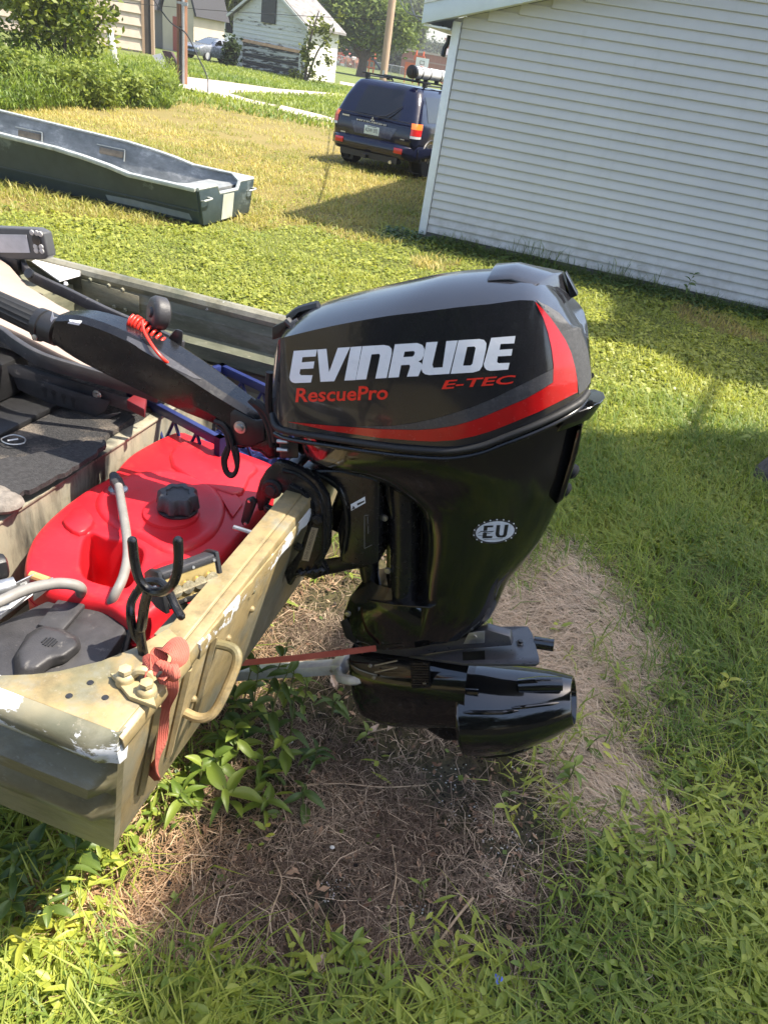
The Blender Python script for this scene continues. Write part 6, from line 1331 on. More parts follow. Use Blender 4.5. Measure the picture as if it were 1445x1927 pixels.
# ---- clamp bracket, swivel, steering tube
cl_o = [(488, 905), (500, 885), (520, 868), (540, 872), (566, 884), (596, 905), (616, 935), (622, 970), (620, 1030), (606, 1058), (618, 1080), (590, 1092), (562, 1080), (548, 1103), (540, 1100), (534, 1078), (560, 1042), (578, 992), (574, 966), (556, 948), (530, 928), (508, 938), (497, 962), (486, 962), (480, 935)]
for v0, nm in ((-.125, 1), (.105, 2)):
    mb = MB(); a_ = [uvz_(cv(p, -.125)) for p in cl_o]; mb.prism([BM(p.x, v0, p.z) for p in a_], TV*.02); part('clamp_bracket', mb, M['black_cast'], motor, bevel=.004)
    mb = MB(); rm = [uvz_(cv(p, -.125)) for p in ((532, 884), (562, 893), (590, 915), (606, 945), (611, 985), (608, 1035), (596, 1060))]; mb.tube(smooth_path([BM(p.x, v0-(.0 if v0 < 0 else -.02), p.z) for p in rm], 4), .006, 8); part('bracket_rib', mb, M['black_cast'], motor)
mb = MB(); mb.tube(smooth_path([cv(p, -.128) for p in ((545, 912), (568, 925), (585, 948), (588, 972), (580, 1000))], 4), .005, 8); part('bracket_rib', mb, M['black_cast'], motor)
sw = [(560, 884), (640, 884), (700, 898), (714, 905), (712, 1062), (692, 1066), (640, 1062), (634, 1000), (644, 960), (634, 925), (600, 900)]
mb = MB(); a_ = [uvz_(cv(p, -.085)) for p in sw]; mb.prism([BM(p.x, -.085, p.z) for p in a_], TV*.17); BS = bvh_of(mb); part('swivel_bracket', mb, M['black_cast'], motor, bevel=.008, seg=3)
mb = MB(); mb.tube(smooth_path([cv(p, -.09) for p in ((575, 884), (625, 905), (646, 940), (652, 990), (646, 1040))], 4), .007, 8); part('bracket_rib', mb, M['black'], motor)
mb = MB(); mb.tube([cv((515, 918), -.13), cv((515, 918), .13)] if False else [BM(uvm(cv((512, 920), -.125))[0], -.135, uvm(cv((512, 920), -.125))[2]), BM(uvm(cv((512, 920), -.125))[0], .135, uvm(cv((512, 920), -.125))[2])], .022, 14); part('tilt_tube', mb, M['black_cast'], motor)
for x, y, r_ in ((512, 920, .026), (598, 976, .014), (562, 1028, .012), (505, 957, .012)):
    mb = MB(); mb.lathe(cv((x, y), -.126), -TV, [(0, r_), (.008, r_*.92), (.009, r_*.55), (.014, r_*.5)], 6 if r_ < .02 else 14); part('bracket_bolt', mb, M['plastic'], motor)
mb = MB(); mb.tube([cv((500, 955), -.10), cv((545, 968), -.10)], .010, 10); part('clamp_screw', mb, M['black_cast'], motor)
mb = MB(); mb.prism([cv(p, -.13) for p in ((462, 940), (474, 936), (482, 946), (466, 988), (456, 990), (452, 982))], TV*.012); mbk = part('clamp_handle', mb, M['plastic'], motor, bevel=.004)
for x, y in ((466, 943), (459, 985)):
    mb = MB(); mb.lathe(cv((x+3, y), -.131), -TV, [(0, .0045), (.003, .004)], 8); part('rivet', mb, M['bolt'], mbk)
mb = MB(); mb.loop2([cv(p, -.04) for p in ((560, 1060), (690, 1040), (690, 1066), (600, 1085), (548, 1082))], [cv(p, .10) for p in ((560, 1060), (690, 1040), (690, 1066), (600, 1085), (548, 1082))]); part('trim_ram_block', mb, M['black_cast'], motor, bevel=.006)
for i in range(4):
    mb = MB(); mb.tube([cv((556+i*14, 1082-i*2), -.115), cv((566+i*14, 1076-i*2), -.128)], .008, 8); part('trim_notch', mb, M['black'], motor)
# decal on bracket, label on the steering tube
mb = MB(); mb.prism([cv(p, -.1262) for p in ((586, 992), (599, 994), (581, 1056), (568, 1054))], -TV*.0008); pd_ = part('bracket_plate', mb, simple('pale_bronze_label', (.42, .34, .22), .5), motor, smooth=0)
ez_ = (cv((586, 992), -.1265)-cv((568, 1054), -.1265)); ey_ = (cv((599, 994), -.1265)-cv((586, 992), -.1265)); hh = ez_.length; ez_.normalize(); ey_.normalize()
mb = MB(); o_ = cv((577.5, 1052), -.1274); mb.add(*text_on('LOW CORROSION', o_, ez_, -ey_, hh*.86, .008)); o_ = cv((571.5, 1050), -.1274); part('plate_lettering', mb, M['ink'], pd_, smooth=0)
stt = [cv(p, 0) for p in ((686, 905), (689, 1000), (692, 1090))]
mb = MB(); rows = []
for (xl, xr, y) in ((656, 716, 898), (660, 716, 930), (668, 714, 1000), (676, 712, 1070), (680, 712, 1090)):
    a_, b_ = cv((xl, y), 0), cv((xr, y+2), 0); c_ = (a_+b_)/2; r_ = (b_-a_).length/2; rows.append([c_+AV*math.cos(t)*r_+TV*math.sin(t)*r_*.9 for t in np.linspace(0, 2*math.pi, 20, endpoint=False)])
mb.grid(rows, cu=True, capa=True, capb=True); part('steering_tube', mb, M['black_cast'], motor, smooth=50); BT = bvh_of(mb)
part('warning_label', onto(BS, *tri_fine([(660, 949), (687, 934), (688, 946), (661, 961)], L=7), .0008), M['decal_white'], motor, smooth=60)
part('warning_print', onto(BS, *tri_fine([(672, 947), (686, 941), (686, 944), (673, 951)], L=7), .0014, onto(BS, *tri_fine([(662, 959), (665, 951), (669, 956)], L=7), .0014)), M['ink'], motor, smooth=60)
fr_ = MB()
for a_, b_ in (((686, 970), (686, 1032)), ((686, 1032), (700, 1025)), ((692, 972), (692, 985)), ((686, 970), (694, 969)), ((693, 990), (693, 1004))):
    d_ = Vector((b_[0]-a_[0], b_[1]-a_[1], 0)).normalized(); n_ = (-d_.y*.5, d_.x*.5); onto(BS, *tri_fine([(a_[0]-n_[0], a_[1]-n_[1]), (b_[0]-n_[0], b_[1]-n_[1]), (b_[0]+n_[0], b_[1]+n_[1]), (a_[0]+n_[0], a_[1]+n_[1])], L=9), .001, fr_)
part('tube_outline_print', fr_, simple('faded_grey_print', (.16, .16, .16), .5), motor, smooth=60)
mb = MB(); rows = []
for (xl, xr, y) in ((728, 792, 905), (733, 792, 960), (735, 790, 1040), (735, 790, 1110), (728, 790, 1130)):
    a_, b_ = cv((xl, y), -.02), cv((xr, y+2), -.02); c_ = (a_+b_)/2; r_ = (b_-a_).length/2; rows.append([c_+AV*math.cos(t)*r_+TV*math.sin(t)*.045 for t in np.linspace(0, 2*math.pi, 18, endpoint=False)])
mb.grid(rows, cu=True, capa=True, capb=True); part('exhaust_tube', mb, M['black_cast'], motor, smooth=50)
for x, y in ((724, 974), (730, 1073), (655, 1154)):
    mb = MB(); mb.lathe(cv((x, y), -.05), -TV, [(0, .009), (.006, .008), (.007, .004)], 10); part('leg_bolt', mb, M['bolt'], motor)
mb = MB(); mb.tube(smooth_path([cv(p, -.045) for p in ((728, 900), (736, 940), (748, 985))], 4), .012, 8); part('shift_rod_boot', mb, M['black_cast'], motor)
mb = MB(); mb.loop2([cv(p, -.004) for p in ((728, 888), (806, 925), (808, 1125), (726, 1122), (727, 1066), (727, 950))], [cv(p, .03) for p in ((728, 888), (806, 925), (808, 1125), (726, 1122), (727, 1066), (727, 950))]); part('leg_web', mb, M['black_cast'], motor, bevel=.003)
mb = MB(); mb.loop2([cv(p, .02) for p in ((640, 885), (730, 890), (730, 946), (700, 946), (650, 940))], [cv(p, .05) for p in ((640, 885), (730, 890), (730, 946), (700, 946), (650, 940))]); part('swivel_web', mb, M['black_cast'], motor, bevel=.003)
# ---- lower mount block and flange
GB = [((690, 1085), (800, 1098), .050), ((672, 1105), (806, 1118), .060), ((655, 1130), (838, 1140), .066), ((645, 1162), (880, 1165), .064), ((648, 1188), (888, 1186), .060), ((668, 1212), (868, 1194), .055)]
rows = []
for L_, R_p, hw in GB:
    a_, b_ = uvz_(cv(L_, -.01)), uvz_(cv(R_p, -.01)); r_ = []; N = 13
    for s in (-1, 1):
        for i in (range(N) if s == -1 else range(N-2, 0, -1)):
            t = .5-.5*math.cos(math.pi*i/(N-1)); w_ = max(.004, hw*(math.sin(math.pi*t)**.55)); q_ = a_.lerp(b_, t); r_.append(Vector((q_.x, s*w_, q_.z)))
    rows.append(r_)
mb = MB(); mb.grid([[BM(*p) for p in r] for r in catm(rows, 3)], cu=True, capa=True, capb=True); part('gearcase_top', mb, M['black'], motor, smooth=45)
mb = MB(); a_ = [cv((690, 1128), -.055), cv((740, 1138), -.078), cv((810, 1143), -.085), cv((836, 1129), -.055), cv((790, 1130), -.03), cv((700, 1118), 0)]; mb.loop2([p-ZV*.006 for p in a_], a_); part('cavitation_flange', mb, M['black'], motor, bevel=.0015)
mb = MB(); mb.loop2([cv(p, -.03) for p in ((640, 1170), (652, 1163), (672, 1196), (668, 1212), (650, 1200))], [cv(p, .03) for p in ((640, 1170), (652, 1163), (672, 1196), (668, 1212), (650, 1200))]); part('front_bumper', mb, M['rubber'], motor, bevel=.004)
# ---- jet drive: intake housing, plate, nozzle
def Z7(p): return (640+p[0]/3.0745, 1160+p[1]/3.0745)
JH = [((75, 165), (100, 355), .05), ((90, 165), (118, 470), .062), ((150, 170), (165, 545), .075), ((280, 180), (280, 585), .085), ((450, 190), (450, 600), .090), ((600, 200), (600, 595), .092), ((760, 210), (752, 600), .092)]
rows = []
for tp_, bt_, hw in JH:
    a_, b_ = uvz_(cv(Z7(tp_), 0)), uvz_(cv(Z7(bt_), 0)); r_ = []; N = 13
    for s in (-1, 1):
        for i in (range(N) if s == -1 else range(N-2, 0, -1)):
            t = i/(N-1); w_ = max(.003, hw*((1-abs(2*t-1)**3.2)**.5)); q_ = a_.lerp(b_, t); r_.append(Vector((q_.x, s*w_, q_.z)))
    rows.append(r_)
mb = MB(); mb.grid([[BM(*p) for p in r] for r in catm(rows, 3)], cu=True, capa=True, capb=True); part('jet_intake', mb, M['black'], motor, smooth=50)
mb = MB(); mb.loop2([cv(Z7(p), -.05) for p in ((400, 595), (620, 590), (750, 600), (750, 722), (600, 716))], [cv(Z7(p), .05) for p in ((400, 595), (620, 590), (750, 600), (750, 722), (600, 716))]); part('intake_shoe', mb, M['black_cast'], motor, bevel=.008)
# nozzle: cone with the small end aft
n0, n1 = cv(Z7((748, 530)), 0), cv(Z7((1352, 490)), .05); nd = (n1-n0).normalized(); nl = (n1-n0).length
rr0 = (cv(Z7((748, 330)), 0)-cv(Z7((748, 735)), 0)).length/2; rr1 = (cv(Z7((1352, 380)), .05)-cv(Z7((1352, 600)), .05)).length/2
mb = MB(); N = 36; rows = []
for t, r_, sag in ((0, .93, 0), (.012, 1.0, .0), (.2, .985, .006), (.4, .93, .013), (.6, .83, .011), (.8, .70, .006), (.995, rr1/rr0, 0), (1.0, rr1/rr0*.985, 0), (1.0, rr1/rr0*.9, 0), (.9, rr1/rr0*.85, 0)):
    c_ = n0+nd*nl*t-ZV*sag; nx_ = TV; ny_ = nd.cross(TV); ny_ = ny_ if ny_.z > 0 else -ny_
    rows.append([c_+nx_*math.cos(a)*rr0*r_+ny_*math.sin(a)*rr0*r_ for a in np.linspace(0, 2*math.pi, N, endpoint=False)])
mb.grid(rows, cu=True, capa=True); part('jet_nozzle', mb, M['black'], motor, smooth=50)
def NZ(t, ang, k_=1.0):
    r_ = float(np.interp(t, [0, .2, .4, .6, .8, 1.0], [1.0, .985, .93, .83, .70, rr1/rr0]))*rr0*k_; ny_ = nd.cross(TV); ny_ = ny_ if ny_.z > 0 else -ny_
    return n0+nd*nl*t-ZV*float(np.interp(t, [0, .2, .4, .6, .8, 1], [0, .006, .013, .011, .006, 0]))-TV*math.cos(ang)*r_+ny_*math.sin(ang)*r_
for t0_, t1_, an, w_ in ((.06, .56, R(38), .006), (.5, .9, R(42), .005)):
    mb = MB(); mb.tube([NZ(t, an, 1.01) for t in np.linspace(t0_, t1_, 8)], [.002]+[w_]*6+[.002], 8); part('nozzle_rib', mb, M['black'], motor)
mb = MB(); mb.tube([NZ(t, R(-48), 1.0) for t in np.linspace(.12, .62, 8)], [.002]+[.006]*6+[.002], 8); part('nozzle_rib', mb, M['black'], motor)
mb = MB(); mb.tube([NZ(.0, an, .995) for an in np.linspace(R(-35), R(80), 16)], .004, 8); part('nozzle_flange', mb, M['black'], motor)
mb = MB(); mb.tube([NZ(.55, R(72), 1.02), NZ(.75, R(72), 1.12), NZ(.93, R(72), 1.25)], [.018, .022, .020], 12); part('reverse_gate_arm', mb, M['black'], motor, smooth=60)
mb = MB(); mb.tube([NZ(.02, R(62), 1.0), NZ(.2, R(60), 1.05)], .009, 8); part('weld_bead', mb, M['black'], motor)
# anti-splash plate
pt = [cv(Z7((805, 60)), .075), cv(Z7((1085, 55)), .075), cv(Z7((1112, 100)), .055), cv(Z7((1150, 230)), -.055), cv(Z7((1155, 262)), -.075), cv(Z7((1135, 276)), -.082), cv(Z7((720, 272)), -.08), cv(Z7((560, 250)), -.06), cv(Z7((400, 225)), -.03), cv(Z7((400, 200)), .03)]
mb = MB(); mb.loop2([p-ZV*.010 for p in pt], pt); part('splash_plate', mb, M['satin'], motor, bevel=.002)
wg = [cv(Z7(p), -.02) for p in ((110, 185), (120, 165), (330, 170), (620, 140), (760, 95), (850, 62), (985, 100), (1000, 155), (700, 178), (390, 222))]
mb = MB(); mb.prism([p-TV*.012 for p in wg], TV*.032); part('plate_spine', mb, M['satin'], motor, bevel=.004)
mb = MB(); mb.prism([cv(Z7(p), -.037) for p in ((745, 92), (838, 80), (836, 150), (712, 158))], -TV*.004); an_ = part('anode', mb, M['galv'], motor, bevel=.002)
mb = MB(); mb.lathe(cv(Z7((778, 118)), -.041), -TV, [(0, .007), (.003, .006)], 8); part('anode_bolt', mb, M['bolt'], an_)
pb = cv(Z7((1040, 152)), -.0); mb = MB(); mb.lathe(pb-ZV*.002, ZV, [(0, .011), (.002, .011), (.003, .007), (.009, .0065)], 6); part('plate_bolt', mb, M['plastic'], motor)
mb = MB(); mb.prism([cv(Z7(p), -.07) for p in ((705, 212), (836, 202), (838, 252), (708, 258))], ZV*.004); part('access_cover', mb, M['plastic'], motor, bevel=.001)
mb = MB(); mb.tube([cv(Z7((1120, 150)), .02), cv(Z7((1236, 168)), .02)], .017, 14); part('exhaust_outlet', mb, M['black'], motor, smooth=50)
# grille and rod
for i in range(9):
    y = 275+i*15; mb = MB(); a_, b_ = cv(Z7((412, y)), -.089), cv(Z7((512, y+2)), -.092); mb.tube([a_, b_], .0022, 5); part('grille_bar', mb, M['black_cast'], motor)
mb = MB(); mb.prism([cv(Z7(p), -.0885) for p in ((405, 262), (520, 265), (522, 412), (415, 416))], -TV*.001); part('grille_plate', mb, M['black_cast'], motor)
for x, y in ((490, 382), (175, 283), (197, 352)):
    mb = MB(); mb.lathe(cv(Z7((x, y)), -.085), -TV, [(0, .0055), (.006, .005), (.007, .003)], 8); part('jet_bolt', mb, M['bolt'], motor)
for y in (285, 325):
    mb = MB(); mb.tube([cv(Z7((200, y)), -.086), cv(Z7((330, y-28)), -.088)], .0022, 5); part('fork_rail', mb, M['bolt'], motor)
# ---- tiller
TGv = -.0
def tl(p, v_=0.0): return plm(p[0], p[1], v_)
g0, g1 = tl((-70, 540)), tl((74, 607)); gd = (g1-g0).normalized()
mb = MB(); mb.lathe(g0, gd, [(0, .030), ((g1-g0).length*.5, .0315), ((g1-g0).length, .034)], 48, lobes=16, amp=.035); part('tiller_grip', mb, M['rubber'], motor, smooth=25)
c0, c1 = tl((72, 606)), tl((108, 622))
mb = MB(); mb.lathe(c0, (c1-c0), [(0, .034), (.002, .040), (.020, .041), (.022, .037), (.025, .037), (.027, .041), ((c1-c0).length+.005, .040)], 32); part('throttle_collar', mb, M['plastic'], motor)
mb = MB(); mb.prism([tl(p, -.035) for p in ((56, 628), (66, 618), (84, 630), (92, 640), (74, 644), (60, 641))], TV*.05); cl_ = part('clamp_tab', mb, M['plastic'], motor, bevel=.005)
mb = MB(); mb.lathe(tl((66, 634), -.036), -TV, [(0, .008), (.003, .0075), (.004, .004)], 10); part('clamp_screw', mb, M['bolt'], cl_)
mb = MB(); mb.prism([tl(p, -.040) for p in ((95, 601), (99, 585), (101, 596), (108, 597), (100, 601), (97, 606))], -TV*.0006); part('throttle_mark', mb, M['decal_white'], motor, smooth=0)
up_ = [(104, 604), (150, 607), (235, 640), (330, 697), (400, 742), (450, 772), (486, 792)]; lo_ = [(100, 646), (160, 684), (290, 748), (350, 776), (420, 806), (446, 842), (480, 838)]
wv_ = [.038, .046, .056, .056, .050, .042, .036]
rows = []
for (a_, b_, w_) in zip(up_, lo_, wv_):
    A1, B1 = uvz_(tl(a_, -w_)), uvz_(tl(b_, -w_*.7)); 
    rows.append([Vector((B1.x, -w_*.70, B1.z)), Vector((A1.x*.35+B1.x*.65, -w_, A1.z*.35+B1.z*.65)), Vector((A1.x, -w_, A1.z)), Vector((A1.x, -w_*.62, A1.z+.012)), Vector((A1.x, w_*.62, A1.z+.012)), Vector((A1.x, w_, A1.z)), Vector((A1.x*.35+B1.x*.65, w_, A1.z*.35+B1.z*.65)), Vector((B1.x, w_*.70, B1.z))])
rows = catm(rows, 4); mb = MB(); mb.grid([[BM(*p) for p in r] for r in rows], cu=True, capa=True, capb=True); part('tiller_arm', mb, M['black_cast'], motor, smooth=25); BA = bvh_of(mb)
part('tiller_label', onto(BA, *tri_fine([(131, 601), (155, 604), (149, 612), (128, 608)], L=8), .001), M['decal_white'], motor, smooth=0)
part('top_inlay', onto(BA, *tri_fine([(240, 632), (300, 660), (345, 690), (380, 714), (366, 712), (320, 690), (262, 655), (238, 640)], L=9), .001), M['decal_grey'], motor, smooth=60)
for x, y in ((122, 596), (138, 594), (152, 600)):
    mb = MB(); mb.lathe(tl((x, y), .01), ZV, [(-.01, .008), (.006, .008), (.008, .005)], 10); part('arm_screw', mb, M['plastic'], motor)
# far plate of the tiller bracket
mb = MB(); mb.loop2([tl(p, .07) for p in ((318, 672), (345, 665), (478, 748), (505, 785), (470, 800), (390, 740))], [tl(p, .085) for p in ((318, 672), (345, 665), (478, 748), (505, 785), (470, 800), (390, 740))]); part('bracket_plate', mb, M['plastic'], motor, bevel=.003)
mb = MB(); mb.loop2([tl(p, -.045) for p in ((428, 775), (440, 768), (480, 790), (497, 788), (500, 830), (470, 842), (440, 838), (425, 815))], [tl(p, .075) for p in ((428, 775), (440, 768), (480, 790), (497, 788), (500, 830), (470, 842), (440, 838), (425, 815))]); part('tiller_hub', mb, M['plastic'], motor, bevel=.006)
mb = MB(); mb.lathe(tl((452, 804), -.046), -TV, [(0, .017), (.003, .016), (.0035, .011), (.010, .0105), (.011, .007)], 18); part('pivot_bolt', mb, M['bolt'], motor)
mb = MB(); mb.loop2([tl(p, -.04) for p in ((478, 800), (510, 795), (528, 815), (528, 860), (505, 865), (490, 850), (470, 846))], [tl(p, .06) for p in ((478, 800), (510, 795), (528, 815), (528, 860), (505, 865), (490, 850), (470, 846))]); part('steering_bracket', mb, M['black_cast'], motor, bevel=.008)
mb = MB(); mb.loop2([cv(p, -.13) for p in ((524, 818), (562, 825), (562, 862), (528, 862))], [cv(p, -.05) for p in ((524, 818), (562, 825), (562, 862), (528, 862))]); part('front_block', mb, M['plastic'], motor, bevel=.004)
for y in (830, 846):
    mb = MB(); mb.tube([cv((522, y), -.135), cv((542, y+1), -.135)], .005, 8); part('block_stud', mb, M['bolt'], motor)
for pts, r_ in ((((404, 792), (420, 800), (432, 820), (440, 850), (446, 880), (436, 896), (424, 886), (420, 862), (428, 842)), .0062), (((408, 800), (424, 815), (430, 845), (424, 870), (430, 890), (444, 888), (448, 860), (442, 838)), .0055), (((480, 756), (500, 772), (514, 800), (520, 830)), .011), (((470, 752), (492, 775), (508, 812), (512, 840)), .008), (((508, 700), (506, 760), (512, 790), (522, 806)), .010)):
    mb = MB(); mb.tube(smooth_path([tl(p, -.05) for p in pts], 5), r_, 8); part('control_cable', mb, M['rubber'], motor)
# gear knob on top of the arm
kb = tl((291, 588), .045); ka = (-TV*.72-AV*.60+ZV*.18).normalized()
mb = MB(); mb.lathe(kb-ka*.045, ka, [(.014, .034), (.020, .041), (.044, .043), (.052, .039), (.056, .030), (.054, .014), (.060, .011), (.060, .001)], 28); part('shift_knob', mb, M['grey_plastic'], motor, smooth=40)
mb = MB(); mb.tube([tl((284, 610), .045), tl((296, 655), .045)], [.020, .022], 12); part('shift_stem', mb, M['plastic'], motor)
mb = MB(); mb.loop2([tl(p, .05) for p in ((312, 640), (330, 618), (345, 622), (342, 655), (325, 668))], [tl(p, .09) for p in ((312, 640), (330, 618), (345, 622), (342, 655), (325, 668))]); part('stop_switch', mb, M['plastic'], motor, bevel=.006)
# coiled kill-switch lanyard
ctr = smooth_path([tl(p, .02) for p in ((246, 612), (262, 622), (282, 636), (302, 656), (318, 676), (326, 684))], 20)
coil = []
for i, p in enumerate(ctr):
    t = (ctr[min(i+1, len(ctr)-1)]-ctr[max(i-1, 0)]).normalized(); n1_ = t.orthogonal().normalized(); n2_ = t.cross(n1_)
    n1_ = (ZV-t*t.z).normalized(); n2_ = t.cross(n1_); rr_ = .0155*(1.2 if i < 30 else 1.0)
    coil.append(p+n1_*math.cos(i*.92)*rr_+n2_*math.sin(i*.92)*rr_+n1_*.012)
M['lan'] = simple('red_coil_plastic', (.72, .035, .02), .35, 0, .08, 30)
lan = thing('kill_switch_lanyard', 'bright red coiled lanyard draped around the shift knob on the tiller', 'lanyard', tl((285, 640), .0))
mb = MB(); mb.tube(smooth_path(coil, 4), .0042, 7); part('coil', mb, M['lan'], lan, smooth=60)
mb = MB(); mb.tube(smooth_path([tl((268, 604), -.01), tl((272, 625), -.03), tl((290, 655), -.055), tl((310, 678), -.055), tl((326, 688), -.03)], 6), .0042, 7); part('free_end', mb, M['lan'], lan, smooth=60)
# ================================================================== GRASS, WEEDS, LITTER
def gh(x, y): return ground_h(x, y)-.004
def blades(px, py, h, w, az, lean, curl, cols, z0=None):
    """tapered bent blades: 5 vertices, a quad and a triangle each"""
    n = len(px); z = gh(px, py) if z0 is None else z0
    dx, dy = np.cos(az), np.sin(az); sx, sy = -dy, dx
    mh = h*.55; ml = lean*h*.45; tl_ = lean*h+curl*h; th = h*(1-.5*np.clip(curl, 0, 1.2))
    b = np.stack([px, py, z], 1); S = np.stack([sx, sy, np.zeros(n)], 1)*(w[:, None]/2)
    m = b+np.stack([dx*ml, dy*ml, mh], 1); t = b+np.stack([dx*tl_, dy*tl_, np.maximum(th, .004)], 1)
    V = np.stack([b-S*.7, b+S*.7, m+S, m-S, t], 1).reshape(-1, 3)
    i = (np.arange(n)*5)[:, None]; L = np.concatenate([i+np.array([0, 1, 2, 3]), i+np.array([3, 2, 4])], 1).ravel()
    C = np.repeat(cols, 5, 0); 
    return V, L, C, n
def blade_obj(name, parts, mat):
    VV, LL, CC, FS, off = [], [], [], [], 0
    for V, L, C, n in parts:
        VV.append(V); LL.append(L+off); CC.append(C); FS.append(np.tile([4, 3], n)); off += len(V)
    fs = np.concatenate(FS); return bulk_mesh(name, np.concatenate(VV), len(fs), fs, np.concatenate(LL), np.concatenate(CC), mat, 'stuff')
def quads_obj(name, V, C, mat):
    n = len(V)//4; return bulk_mesh(name, V, n, np.full(n, 4), np.arange(len(V)), C, mat, 'stuff')
def flat_leaves(px, py, s, cols, asp=.75, tiltmax=.6, z=.02):
    """small near-horizontal leaves"""
    n = len(px); a = rng.uniform(0, 2*np.pi, n); ti = rng.uniform(-tiltmax, tiltmax, (n, 2))
    u = np.stack([np.cos(a), np.sin(a), ti[:, 0]], 1)*s[:, None]; v = np.stack([-np.sin(a), np.cos(a), ti[:, 1]], 1)*(s*asp)[:, None]*.5
    c = np.stack([px, py, gh(px, py)+z], 1)
    V = np.stack([c, c+u*.5+v, c+u, c+u*.5-v], 1).reshape(-1, 3); return V, np.repeat(cols, 4, 0)
def scatter(n, y0, y1, k0, k1, pw=1.0, left=None, right=None):
    """ground points, denser towards the camera"""
    t = rng.random(n); y = y0*(y1/y0)**(t**pw); x = rng.uniform(-1, 1, n)
    lo = k0[0]-k0[1]*y; hi = k1[0]+k1[1]*y; return lo+(hi-lo)*(x+1)/2, y
def jit(c, n, s=.22): return np.array(c)[None]*(1+rng.normal(0, s, (n, 1)))*(1+rng.normal(0, .06, (n, 3)))
def mixcol(a, b, t): return np.array(a)[None]*(1-t[:, None])+np.array(b)[None]*t[:, None]
MG = blade_mat('grass_blades', .5, .38, .35); MS = blade_mat('dead_grass', .75, .12, .2); ML = blade_mat('weed_leaves', .42, .36, .4)
def ok_ground(x, y):
    """keep clear of walls, cars and boats"""
    b = np.ones(len(x), bool)
    b &= ~((y > 9.61-.24*(x+.18)) & (x > -.18+.24*(y-9.6)) & (y > 6))
    lu = (x-oo.x)*of.x+(y-oo.y)*of.y; lv = (x-oo.x)*ov.x+(y-oo.y)*ov.y; b &= ~((lu > -.05) & (lv > -hbw-.02) & (lv < hbw+.02))
    return np.clip(b, 0, 1).astype(bool)
G1, G2, G3 = (.17, .215, .038), (.42, .42, .08), (.34, .27, .085)
# --- lawn: low round-leaved ground cover and short grass
x, y = scatter(230000, 2.9, 15.5, (-1.2, .72), (1.0, .66), 1.05); z = zone(x, y); kk = ok_ground(x, y) & ((z == 0) | ((z == 4) & (rng.random(len(x)) < .22))); x, y = x[kk], y[kk]
t = np.clip(vnoise(x, y, .9)*.6+vnoise(x, y, .22)*.35-.08+rng.normal(0, .2, len(x)), 0, 1)
V, C = flat_leaves(x, y, rng.uniform(.010, .036, len(x))*(1+.04*y)*(.55+.9*vnoise(x, y, .33)), mixcol(G1, G2, t), .85, .55, rng.uniform(.006, .035, len(x)))
quads_obj('ground_cover', V, C, ML)
x, y = scatter(240000, 2.8, 16.0, (-1.2, .72), (1.0, .66), 1.05); z = zone(x, y); kk = ok_ground(x, y) & ((z == 0) & (rng.random(len(x)) < .30+.7*vnoise(x, y, .6)) | (z == 4)); x, y, z = x[kk], y[kk], z[kk]; n = len(x)
t = np.clip(vnoise(x, y, .8)+rng.normal(0, .18, n), 0, 1); c = mixcol(G1, G2, t); dm = z == 4; td = np.clip(vnoise(x[dm], y[dm], .6)*1.3-.1+rng.normal(0, .2, dm.sum()), 0, 1); c[dm] = mixcol((.20, .22, .045), (.46, .37, .125), td)
p1 = blades(x, y, rng.uniform(.02, .075, n)*(.7+.6*vnoise(x, y, 1.2)), rng.uniform(.0025, .005, n)*(1+.09*y), rng.uniform(0, 6.283, n), rng.uniform(.2, .9, n), rng.uniform(0, .6, n), c)
# longer uncut grass on the right and in tufts
x, y = scatter(88000, 1.7, 5.2, (-.6, .1), (1.6, .66), 1.0); z = zone(x+rng.normal(0, .09, len(x)), y+rng.normal(0, .09, len(y))); kk = ((z == 0) | (z == 3)) & (x > .30+.02*y) & (rng.random(len(x)) < .25+.75*vnoise(x, y, .5)) & ((y > 2.1) | (rng.random(len(x)) < .35)); x, y = x[kk], y[kk]; n = len(x)
t = np.clip(vnoise(x, y, .4)*.8+rng.normal(0, .2, n), 0, 1)
p2 = blades(x, y, rng.uniform(.05, .15, n), rng.uniform(.003, .006, n), rng.normal(2.6, 1.4, n), rng.uniform(.2, .8, n), rng.uniform(.1, .8, n), mixcol((.11, .18, .03), (.30, .35, .065), t))
# dry lawn tufts
x, y = scatter(60000, 6.8, 24, (-2, .66), (.6, .12), 1.0); z = zone(x, y); kk = ok_ground(x, y) & ((z == 4) | (y > 15.5)) & (vnoise(x, y, .45) > .38); x, y = x[kk], y[kk]; n = len(x)
t = np.clip(vnoise(x, y, 1.1)*1.1+rng.normal(0, .2, n), 0, 1)
p3 = blades(x, y, rng.uniform(.04, .115, n), rng.uniform(.006, .012, n)*(1+.03*y), rng.uniform(0, 6.283, n), rng.uniform(.3, 1.1, n), rng.uniform(0, .6, n), mixcol((.20, .23, .045), (.48, .39, .13), t))
